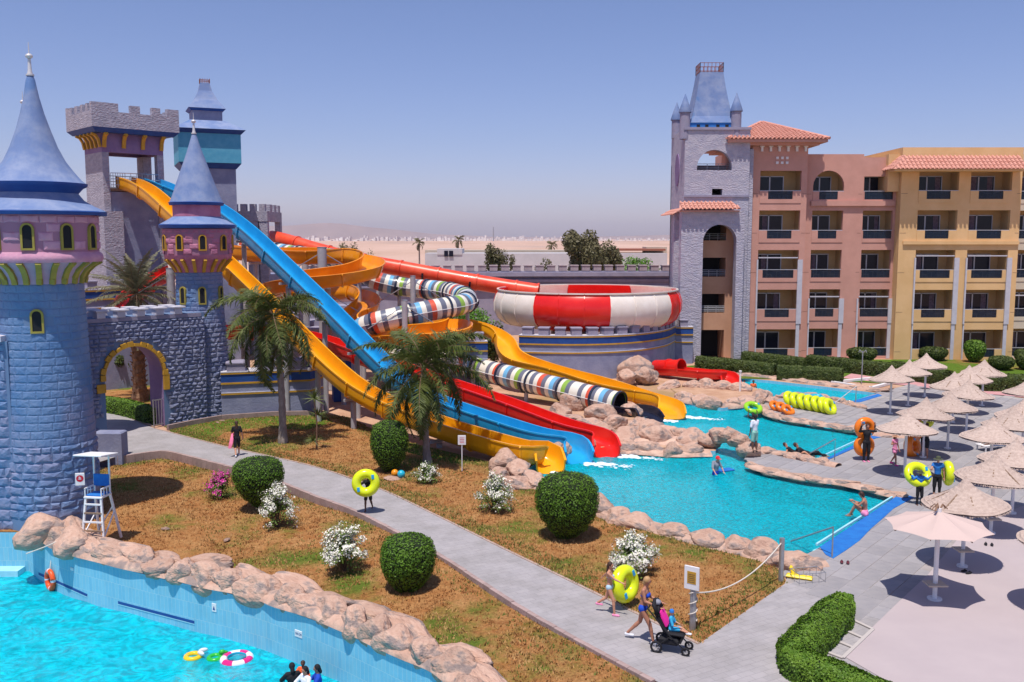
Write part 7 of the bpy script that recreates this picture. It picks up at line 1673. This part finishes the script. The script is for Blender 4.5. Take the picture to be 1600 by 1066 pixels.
def person(loc,rz,label,H=1.65,pose={},skin='skin',hair='hair',hairlen=0,top=None,legs=None,shoes=None,suit=None,bikini=None,hat=None,slim=1.0,onez=None,vox=.013,full=True,extra=None):
    """faces +y before turning; top=(material, sleeve 0..2), legs=(material, length 0..1)"""
    k=H/1.70; J={a:(V(b_) if len(b_)==3 else b_) if isinstance(b_,tuple) else b_ for a,b_ in {**BASE,**pose}.items()}
    root=empty('person',loc,rz,label,'person'); root.scale=(k,k,k); fem=1.0 if bikini or slim<1 else 0
    g=lambda a:J[a]
    b=MB(); c=lambda p,q,r0,r1,fl=1: cap_mesh(b,p,q,r0,r1,12,fl)
    hip,ch,nk,hd=g('hip'),g('chest'),g('neck'),g('head')
    tor=[(hip+V((0,0,-.02)),.125*slim,.115*slim),]
    waist=hip.lerp(ch,.5)
    def torso(cc,e=0):
        cc(g('hipL')*.55+hip*.45,g('hipR')*.55+hip*.45,.108*slim+e,.108*slim+e,.92); cc(hip,waist,.125*slim+e,.108*slim+e,.80); cc(waist,ch,.108*slim+e,.130*slim+e,.78)
        cc(ch+(g('shL')-ch)*.35,ch+(g('shR')-ch)*.35,.115*slim+e,.115*slim+e,.8); cc(g('shL')*.86+nk*.14,g('shR')*.86+nk*.14,.062+e,.062+e,.9)
    torso(c); up=(hd-nk).normalized(); fx,fy=g('face'); fdir=V((fx,fy,0)).normalized()
    c(nk-up*.05,hd-up*.04,.052,.050); 
    # skull, jaw, nose, ears
    b.ell(hd+up*.035,(.074,.090,.092),16,12,fdir.to_track_quat('Y','Z').to_matrix()); c(hd-up*.02+fdir*.02,hd-up*.07+fdir*.045,.058,.035); c(hd+fdir*.085+up*.03,hd+fdir*.098-up*.005,.008,.013)
    sd=fdir.cross(V((0,0,1)))
    for s in (-1,1): c(hd+sd*s*.074+up*.03,hd+sd*s*.078-up*.0,.014,.010)
    for S_ in 'LR':
        h,kn,an=g('hip'+S_),g('knee'+S_),g('ank'+S_); c(h,kn,.088*slim,.058*slim); c(kn,kn.lerp(an,.35),.054*slim,.055*slim); c(kn.lerp(an,.3),an,.055*slim,.036)
        f=g('foot'+S_); fd=V((f[0],f[1],0)).normalized(); c(an+V((0,0,-.045))-fd*.03,an+V((0,0,-.055))+fd*.13,.036,.026)
        s_,e_,w_=g('sh'+S_),g('el'+S_),g('ha'+S_); c(s_,e_,.050*slim,.038*slim); c(e_,e_.lerp(w_,.4),.040*slim,.038*slim); c(e_.lerp(w_,.35),w_,.038*slim,.024)
        d=(w_-e_).normalized(); c(w_,w_+d*.075,.028,.034,.6); side=1 if S_=='L' else -1; pv=d.cross(V((0,1,0))); pv=pv.normalized() if pv.length>.2 else V((1,0,0)); cu=pv.cross(d).normalized()
        for q,(o_,l_) in enumerate(((-.027,.062),(-.009,.072),(.009,.068),(.026,.052))):
            r0=w_+d*.09+pv*o_; m1=r0+d*l_*.6+cu*.010; c(r0,m1,.0095,.009); c(m1,m1+d*l_*.45+cu*.022,.009,.0075)
        t0=w_+d*.03-pv*side*.03; c(t0,t0+d*.035-pv*side*.030,.012,.010); c(t0+d*.035-pv*side*.030,t0+d*.065-pv*side*.036,.010,.0085)
    fuse('body',b,M_[skin],root,vox)
    # eyes
    b=MB(); [b.ell(hd+fdir*.083+sd*s*.030+up*.035,(.012,.008,.008),8,6) for s in (-1,1)]; b.build('eyes',M_['cblack'],root,smooth=True)
    # hair
    if not hat or hairlen:
        b=MB(); c(hd+up*.062-fdir*.018,hd+up*.050-fdir*.02,.090,.092); c(hd+up*.03-fdir*.045,hd-up*.03-fdir*.05,.072,.060)
        if hairlen: c(hd-fdir*.07,hd-fdir*.09-V((0,0,hairlen*.5)),.070,.066,.7); c(hd-fdir*.09-V((0,0,hairlen*.5)),hd-fdir*.10-V((0,0,hairlen)),.066,.03,.6)
        fuse('hair',b,M_[hair],root,vox)
    if hat:
        b=MB(); b.lathe([(.001,.165),(.06,.16),(.092,.12),(.100,.07),(.102,.055)]+([(.19,.035),(.20,.028),(.10,.04)] if hat[1]=='brim' else [(.104,.03),(.09,.03)]),18,hd-fdir*.01); 
        if hat[1]=='cap': b.add([hd+fdir*.08+sd*.07+up*.06,hd+fdir*.08-sd*.07+up*.06,hd+fdir*.19-sd*.05+up*.045,hd+fdir*.19+sd*.05+up*.045],[(0,1,2,3)])
        b.build('hat',M_[hat[0]],root,smooth=50)
    E=.014
    if top:
        b=MB(); b_c=lambda p,q,r0,r1,fl=1: cap_mesh(b,p,q,r0,r1,12,fl); 
        b_c(hip+V((0,0,.02)),waist,.122*slim+E,.112*slim+E,.86); b_c(waist,ch,.112*slim+E,.133*slim+E,.82); b_c(ch+(g('shL')-ch)*.35,ch+(g('shR')-ch)*.35,.115*slim+E,.115*slim+E,.84); b_c(g('shL')*.86+nk*.14,g('shR')*.86+nk*.14,.062+E,.062+E,.95)
        for S_ in 'LR':
            s_,e_,w_=g('sh'+S_),g('el'+S_),g('ha'+S_)
            if top[1]>0: b_c(s_,s_.lerp(e_,min(top[1],1)),.050*slim+E+.004,.042*slim+E+.006)
            if top[1]>1: b_c(e_,e_.lerp(w_,.9),.040*slim+E,.028+E)
        fuse('top',b,M_[top[0]],root,vox)
    if legs:
        b=MB(); b_c=lambda p,q,r0,r1,fl=1: cap_mesh(b,p,q,r0,r1,12,fl); b_c(g('hipL')*.55+hip*.45,g('hipR')*.55+hip*.45,.108*slim+E,.108*slim+E,.97); b_c(hip,hip.lerp(waist,.4),.125*slim+E,.115*slim+E,.86)
        for S_ in 'LR':
            h,kn,an=g('hip'+S_),g('knee'+S_),g('ank'+S_); t=legs[1]; b_c(h,h.lerp(kn,min(t*2,1)),.088*slim+E,(.088+(.058-.088)*min(t*2,1))*slim+E+.008)
            if t>.5: b_c(kn,kn.lerp(an,(t-.5)*2*.92),.056*slim+E,.045+E*.6)
        fuse('legwear',b,M_[legs[0]],root,vox)
    if bikini:
        b=MB(); b_c=lambda p,q,r0,r1,fl=1: cap_mesh(b,p,q,r0,r1,12,fl)
        for s in (-1,1): b_c(ch+fdir*.075+sd*s*.06+V((0,0,-.01)),ch+fdir*.085+sd*s*.06+V((0,0,-.02)),.055,.058)
        b_c(ch+V((0,0,-.03))+sd*.03,ch+V((0,0,-.03))-sd*.03,.123*slim,.123*slim,.84) if False else None
        o=fuse('bikini_top',b,M_[bikini],root,vox)
        b=MB(); n=24; 
        for z0,z1_,rx,ry in ((-.035,-.005,.143*slim,.112*slim),): b.add([ch+sd*math.cos(2*PI*i/n)*rx+fdir*math.sin(2*PI*i/n)*ry+V((0,0,z)) for z in (z0,z1_) for i in range(n)],[(i,(i+1)%n,n+(i+1)%n,n+i) for i in range(n)])
        b.build('bikini_strap',M_[bikini],root)
        b=MB(); b_c(g('hipL')*.6+hip*.4+V((0,0,.0)),g('hipR')*.6+hip*.4+V((0,0,.0)),.112*slim+.008,.112*slim+.008,.95); fuse('bikini_bottom',b,M_[bikini],root,vox)
    if shoes:
        for S_ in 'LR':
            an=g('ank'+S_); f=g('foot'+S_); fd=V((f[0],f[1],0)).normalized(); b=MB(); cap_mesh(b,an+V((0,0,-.045))-fd*.035,an+V((0,0,-.050))+fd*.14,.046,.038,12); cap_mesh(b,an+V((0,0,-.03)),an+V((0,0,-.05)),.044,.046,12); fuse('shoe',b,M_[shoes],root,vox)
    return root
for n_,c_ in dict(cblue=(.01,.06,.45),cpink=(.75,.25,.42),ctowel=(.85,.22,.38),cmint=(.25,.50,.42),cteal=(.01,.24,.26),cgrey=(.22,.23,.27),clblue=(.35,.50,.58),cred=(.65,.02,.03),colive=(.06,.07,.04),chat=(.38,.20,.12),cturq=(.03,.35,.60),cblue2=(.02,.16,.50),cmag=(.75,.02,.30),corange=(.75,.12,.03)).items(): M_[n_]=mat(n_+'_cloth',c_,tuple(x*1.15 for x in c_),scale=6,rough=.85)
WALK=dict(kneeL=(.09,.16,.52),ankL=(.09,.20,.09),kneeR=(-.09,-.05,.50),ankR=(-.09,-.30,.13))
def at(px,py,z=0): return G(px,py,z)
def yaw(dx,dy): return math.atan2(-dx,dy)     # turns +y to (dx,dy)
# woman in black with pink towel, walking away
w1=person(at(371,713),R(20),'woman in black with long dark hair carrying a pink towel on the path',1.62,{**WALK,'elR':(-.22,.08,1.16),'haR':(-.16,.26,1.06),'haL':(.27,.05,.92)},hairlen=.42,top=('cblack',.7),legs=('cblack',.62),shoes='cwhite')
b=MB(); vs=[];NX,NZ=8,12
for i in range(NX+1):
    for j in range(NZ+1):
        u,v=i/NX,j/NZ; vs.append((-.16-.24*v*(1-abs(u-.5))+.05*math.sin(u*9+v*3),-.16+.30*u*(1-.5*v)+.04*math.sin(v*6+u*7),1.14-.72*v-.12*u*(1-v)))
vs2=[(x-.02,y-.01,z) for x,y,z in vs]; fs=[(i*(NZ+1)+j,(i+1)*(NZ+1)+j,(i+1)*(NZ+1)+j+1,i*(NZ+1)+j+1) for i in range(NX) for j in range(NZ)]
b.add(vs,fs); b.add(vs2,[f[::-1] for f in fs]); o=b.build('towel',M_['ctowel'],smooth=True); o.location=w1.location; o.rotation_euler=w1.rotation_euler; tag(o,'pink towel hanging from the arm of the woman in black','towel')
# child hidden behind a yellow ring
person(at(576,798),R(170),'child on the path with head and chest behind a big yellow ring',1.34,{**WALK,'elL':(.32,.12,1.25),'haL':(.26,.26,1.32),'elR':(-.32,.12,1.25),'haR':(-.26,.26,1.32)},skin='skin2',legs=('cblack',.42),top=('cblack',.6))
p=at(576,798); o=ring(0,0,0,'big yellow ring held up by the child on the path','yring',Rr=.34,r=.175); o.location=(p.x-.02,p.y-.42,1.16); o.rotation_euler=(R(80),R(-6),R(8))
# running girl with ring and woman with stroller
person(at(952,960),yaw(1,-.45),'girl with long brown hair in a pale blue bikini holding a yellow ring',1.42,{**WALK,'kneeR':(-.08,-.14,.50),'ankR':(-.09,-.42,.30),'elR':(-.36,-.22,1.20),'haR':(-.50,-.40,1.02),'elL':(.16,.22,1.25),'haL':(.16,.42,1.18)},hairlen=.36,bikini='clblue',slim=.95,shoes='cpink',skin='skin')
p=at(975,950); o=ring(0,0,0,'yellow ring carried upright between the girl and the woman','yring',Rr=.34,r=.18); o.location=(p.x+.02,p.y+.05,.66); o.rotation_euler=(R(80),R(-15),R(48))
st0=at(1047,1016); wd=V((1,-.42,0)).normalized()
person(at(1004,1003),yaw(wd.x,wd.y),'blond woman in a blue bikini and white shoes pushing a stroller',1.66,{**WALK,'kneeL':(.08,.20,.52),'ankL':(.08,.30,.09),'kneeR':(-.08,-.10,.50),'ankR':(-.08,-.42,.15),'elL':(.20,.10,1.16),'haL':(.18,.42,1.06),'elR':(-.20,.10,1.16),'haR':(-.18,.42,1.06),'chest':(0,.04,1.28),'neck':(0,.05,1.46),'head':(0,.09,1.60),'shL':(.16,.04,1.41),'shR':(-.16,.04,1.41)},hair='blond',bikini='cblue',slim=1.0,shoes='cwhite',skin='skin3')
# stroller
sr=empty('stroller',(st0.x,st0.y,0),yaw(wd.x,wd.y),'black three wheeled looking stroller with a pink lining on the path','stroller')
sr['label']='black stroller with a pink lining and spoked wheels on the path'
def sb(name,m,fn,smooth=False): b=MB(); fn(b); return b.build(name,m,sr,smooth=smooth)
for x,y,r in ((-.28,-.28,.15),(.28,-.28,.15),(-.20,.42,.11),(.20,.42,.11)):
    b=MB(); b.torus(r-.025,.028,24,8,c=(x,y,r),rot=Matrix.Rotation(PI/2,3,'Y')); wh=b.build('wheel',M_['cblack'],sr,smooth=True)
    b=MB(); [b.bar((x,y,r),(x,y+math.cos(a)*(r-.03),r+math.sin(a)*(r-.03)),.015) for a in [2*PI*t/6 for t in range(6)]]; b.build('spokes',M_['steel'],wh)
sb('chassis',M_['cblack'],lambda b:[b.tube(q,.018,6) for q in ([(-.28,-.28,.16),(-.24,.05,.45),(-.20,.42,.13)],[(.28,-.28,.16),(.24,.05,.45),(.20,.42,.13)],[(-.24,.05,.45),(-.24,-.45,1.0)],[(.24,.05,.45),(.24,-.45,1.0)],[(-.28,-.28,.16),(.28,-.28,.16)])])
sb('handlebar',M_['cblack'],lambda b:b.tube([(-.24,-.43,.98),(-.22,-.52,1.05),(.22,-.52,1.05),(.24,-.43,.98)],.02,6))
sb('basket',M_['cblack'],lambda b:b.cbox(-.22,-.25,.20,.22,.25,.40,.06))
def seat(b): b.M=Matrix.Translation((0,.06,.48)); b.cbox(-.21,-.10,-.03,.21,.30,.04,.03); b.M=Matrix.Translation((0,-.05,.50))@Matrix.Rotation(R(28),4,'X'); b.cbox(-.21,-.06,0,.21,.02,.58,.03); b.M=Matrix.Translation((0,.34,.48))@Matrix.Rotation(R(-20),4,'X'); b.cbox(-.19,-.02,-.22,.19,.03,.02,.02)
sb('seat_shell',M_['cblack'],seat)
def lin(b): b.M=Matrix.Translation((0,-.02,.52))@Matrix.Rotation(R(28),4,'X'); b.cbox(-.17,.0,.12,.17,.045,.52,.02)
sb('pink_lining',M_['cmag'],lin)
sb('folded_hood',M_['cblack'],lambda b:(b.tube([(-.22,-.28,.98),(-.2,-.38,1.16),(0,-.40,1.22),(.2,-.38,1.16),(.22,-.28,.98)],.05,8),b.tube([(-.2,-.24,.90),(0,-.32,1.14),(.2,-.24,.90)],.04,6)),True)
sb('hood_tip',M_['cgrey'],lambda b:b.ell((0,-.34,1.17),(.10,.10,.07),10,7),True)
SIT=dict(hip=(0,0,.93),kneeL=(.10,.42,.95),kneeR=(-.10,.42,.95),ankL=(.10,.50,.56),ankR=(-.10,.50,.56))
def seatpose(**k): d=dict(SIT); d.update(k); return d
sp_=V((st0.x,st0.y,0)); fw_=V((wd.x,wd.y,0)); c0=sp_+fw_*.02
person((c0.x,c0.y,.05),yaw(wd.x,wd.y),'small child in a shiny blue hooded top sitting in the stroller',.96,seatpose(ankL=(.10,.72,.86),ankR=(-.10,.70,.80),haL=(.16,.34,1.08),elL=(.23,.10,1.14),haR=(-.16,.34,1.08),elR=(-.23,.10,1.14)),top=('cturq',1.0),legs=('cturq',.42),hat=('cblue2','beanie'),shoes='cwhite',vox=.016)
# man on the rock
person(at(1178,716)+V((0,0,.28)),yaw(-.5,1),'man in a white T-shirt and mint shorts standing on the rocks between pools',1.72,{'elL':(.24,.14,1.20),'haL':(.12,.30,1.30),'kneeL':(.12,.03,.5),'haR':(-.28,.0,.88)},skin='skin2',hair='cblack',top=('cwhite',.8),legs=('cmint',.42),shoes='cblack')
# boy in the pool
person(at(1118,741,-.22)-V((0,0,.78)),yaw(.6,-1),'swimmer in a grey top and red cap waist deep with a blue board',1.60,{'elL':(.30,.12,1.16),'haL':(.34,.34,1.00),'elR':(-.28,.10,1.14),'haR':(-.22,.30,.98),'chest':(0,.06,1.26),'head':(0,.13,1.55),'neck':(0,.08,1.43)},top=('cgrey',.9),legs=('cblue',.4),hat=('cred','cap'))
b=MB(); b.M=Matrix.Translation(at(1133,735,-.2))@Matrix.Rotation(.4,4,'Z'); b.cbox(-.38,-.2,-.02,.38,.2,.06,.03); tag(b.build('kickboard',M_['beach']),'blue kickboard floating beside the swimmer in the red cap','kickboard')
# swimmer under green ring
person(at(1176,655,-.22)-V((0,0,1.15)),yaw(-.3,-1),'dark haired swimmer in the middle pool beneath a green ring',1.5,{'elL':(.3,.05,1.5),'haL':(.26,.0,1.76),'elR':(-.3,.05,1.5),'haR':(-.26,.0,1.76)},skin='skin2',hair='cblack',top=('cblack',.5))
p=at(1176,652,-.22); o=ring(0,0,0,'green ring held over the head of the swimmer in the middle pool','yring',Rr=.40,r=.15); o.location=(p.x,p.y-.05,.34); o.rotation_euler=(R(25),R(5),0)
for ch in o.children:
    if ch.name.startswith('tube'): ch.data.materials[0]=mat('lime_green_vinyl',(.30,.62,.02),rough=.22,coat=.4)
# reclining pair
LIE=dict(hip=(0,0,.12),chest=(0,-.32,.26),neck=(0,-.46,.38),head=(0,-.54,.50),shL=(.165,-.42,.33),shR=(-.165,-.42,.33),elL=(.30,-.50,.12),elR=(-.30,-.50,.12),haL=(.28,-.28,.05),haR=(-.28,-.28,.05),hipL=(.085,.02,.11),hipR=(-.085,.02,.11),kneeL=(.12,.42,.24),kneeR=(-.10,.44,.10),ankL=(.14,.72,.05),ankR=(-.12,.86,.05))
person(at(1262,713)+V((0,0,.0)),yaw(1,-.15),'person in a black suit reclining at the edge of the middle pool',1.68,LIE,top=('cblack',2),legs=('cblack',1),skin='skin3',hair='hair')
person(at(1244,712),yaw(1,-.4),'person in a dark swimsuit with bare legs reclining behind the one in black',1.55,LIE,top=('cblack',0),skin='skin')
# wetsuit person with orange double ring
person(at(1353,722),yaw(.05,-1),'person in a full black suit carrying an orange double ring overhead',1.70,{'elL':(.36,.06,1.42),'haL':(.30,.10,1.70),'elR':(-.36,.06,1.42),'haR':(-.30,.10,1.70)},skin='skin3',top=('cblack',2),legs=('cblack',1.0),shoes='cpink')
p=at(1353,722); o=ring(0,0,0,'orange double ring held over the head of the person in black','oring',Rr=.33,r=.17,double=True,name='double_ring'); o.location=(p.x,p.y+.30,1.50); o.rotation_euler=(R(80),R(90),0)
# girl in pink
person(at(1397,727),yaw(.5,-1),'girl in a pink swimsuit and brown sun hat walking on the deck',1.36,{**WALK,'elL':(.27,.0,1.2),'haL':(.20,.16,1.26)},skin='skin3',top=('cpink',.1),legs=('cpink',.18),hat=('chat','brim'),hairlen=.22,shoes='cmag',slim=.97)
person(at(1437,705),yaw(-.2,-1),'person behind the leaning orange tube holding a yellow ring at the shoulders',1.66,{'elL':(.3,.1,1.35),'haL':(.28,.18,1.52),'elR':(-.3,.1,1.35),'haR':(-.28,.18,1.52)},skin='skin2',top=('cblack',1),legs=('cblack',.5))
p=at(1437,705); o=ring(0,0,0,'yellow ring held at shoulder height behind the leaning orange tube','yring',Rr=.36,r=.15); o.location=(p.x-.05,p.y-.25,1.55); o.rotation_euler=(R(30),0,0)
person(at(1446,716),yaw(-1,-.3),'person under the umbrella steadying the leaning orange double tube',1.6,{'elL':(.2,.2,1.2),'haL':(.12,.42,1.25),'elR':(-.2,.2,1.2),'haR':(-.12,.42,1.25)},skin='skin3',top=('cblack',.5),legs=('cblack',.4))
p=at(1432,712); o=ring(0,0,0,'orange double tube leaning upright under a thatched umbrella','oring',Rr=.36,r=.20,double=True,name='double_ring'); o.location=(p.x-.22,p.y,.42); o.rotation_euler=(R(70),R(-62),R(55))
# kids near the umbrellas
person(at(1436,790),yaw(-.1,-1),'child in a blue top and black leggings wearing a dark sun hat',1.32,{'elL':(.34,.06,1.34),'haL':(.46,.10,1.50),'elR':(-.34,.06,1.34),'haR':(-.46,.12,1.50)},skin='skin2',top=('cblue2',1.6),legs=('cblack',1),hat=('colive','brim'))
p=at(1436,790); o=ring(0,0,0,'yellow ring carried behind the child in the dark sun hat','yring',Rr=.36,r=.16); o.location=(p.x+.02,p.y+.28,1.12); o.rotation_euler=(R(52),R(6),0)
person(at(1463,778),yaw(-.4,-1),'person in a blue vest and dark hat behind the nearest thatched umbrella',1.60,{'elL':(.26,.16,1.2),'haL':(.22,.34,1.25)},skin='skin',top=('cblue2',.3),legs=('cblack',.8),hat=('colive','brim'))
p=at(1481,780); o=ring(0,0,0,'yellow ring standing on edge right of the person in the blue vest','yring',Rr=.33,r=.16); o.location=(p.x,p.y+.1,1.0); o.rotation_euler=(R(90),0,R(80))
# sitting woman on the beach edge
person(at(1352,806)+V((0,0,-.02)),yaw(-.95,.5),'bare backed bather in a pink bikini bottom sitting at the pool edge',1.66,dict(hip=(0,0,.12),chest=(0,.04,.47),neck=(0,.10,.65),head=(0,.16,.79),shL=(.165,.06,.60),shR=(-.165,.06,.60),elL=(.24,.22,.40),elR=(-.22,.24,.42),haL=(.12,.44,.50),haR=(-.10,.46,.50),hipL=(.085,0,.10),hipR=(-.085,0,.10),kneeL=(.13,.34,.42),kneeR=(-.12,.36,.38),ankL=(.10,.50,.02),ankR=(-.10,.54,.02)),skin='skin3',legs=('cpink',.10))
# two bathers in the top pool
for k,(px,py,m_,lab) in enumerate(((1163,606,'cteal','left bather in the top pool beside the sandy bank'),(1177,606,'corange','bather in an orange vest in the top pool'))):
    person(at(px,py,-.22)-V((0,0,1.05)),yaw(-.4,-1),lab,1.55,{},skin='skin2',hair='cblack',top=(m_,.4))
# teal capped lounger
lo=at(1556,703); sb_=empty('sun_lounger',(lo.x,lo.y,0),yaw(1,.3),'low sun lounger under the wide thatched umbrella','sun lounger'); b=MB(); b.cbox(-.3,-.95,.25,.3,.9,.31,.02); b.build('bed',M_['white'],sb_)
for x in (-.26,.26):
    for y in (-.85,.8): b=MB(); b.bar((x,y,0),(x,y,.26),.05); b.build('leg',M_['white'],sb_)
person((lo.x,lo.y,.26),yaw(-1,-.3),'person in a teal cap lying on the lounger between umbrellas',1.65,LIE,skin='skin2',top=('cblack',1),legs=('cblack',.6),hat=('cteal','cap'))
# bathers in the wave pool
for k,(px,py,cm,hr_,ht,lab,dz) in enumerate(((457,1068,'cblack','cblack',None,'leftmost bather with dark hair at the bottom edge of the wave pool',1.08),(474,1060,'corange','hair',None,'child in an orange float vest held up in the wave pool',.72),(478,1078,'cwhite','cblack',None,'bather in a white and black top in the middle of the wave pool group',1.0),(497,1074,'cblue','cblack',None,'rightmost dark haired bather in a patterned blue top by the pool wall',1.02))):
    p=at(px,py,-1.9); person(p-V((0,0,dz)),[.4,3.0,2.4,1.8][k],lab,1.62 if k!=1 else 1.2,{'elL':(.28,.14,1.22),'haL':(.16,.34,1.22),'elR':(-.28,.14,1.22),'haR':(-.16,.34,1.22)},skin='skin3' if k!=1 else 'skin2',hair=hr_,top=(cm,1.2),hairlen=.12 if k!=1 else 0)
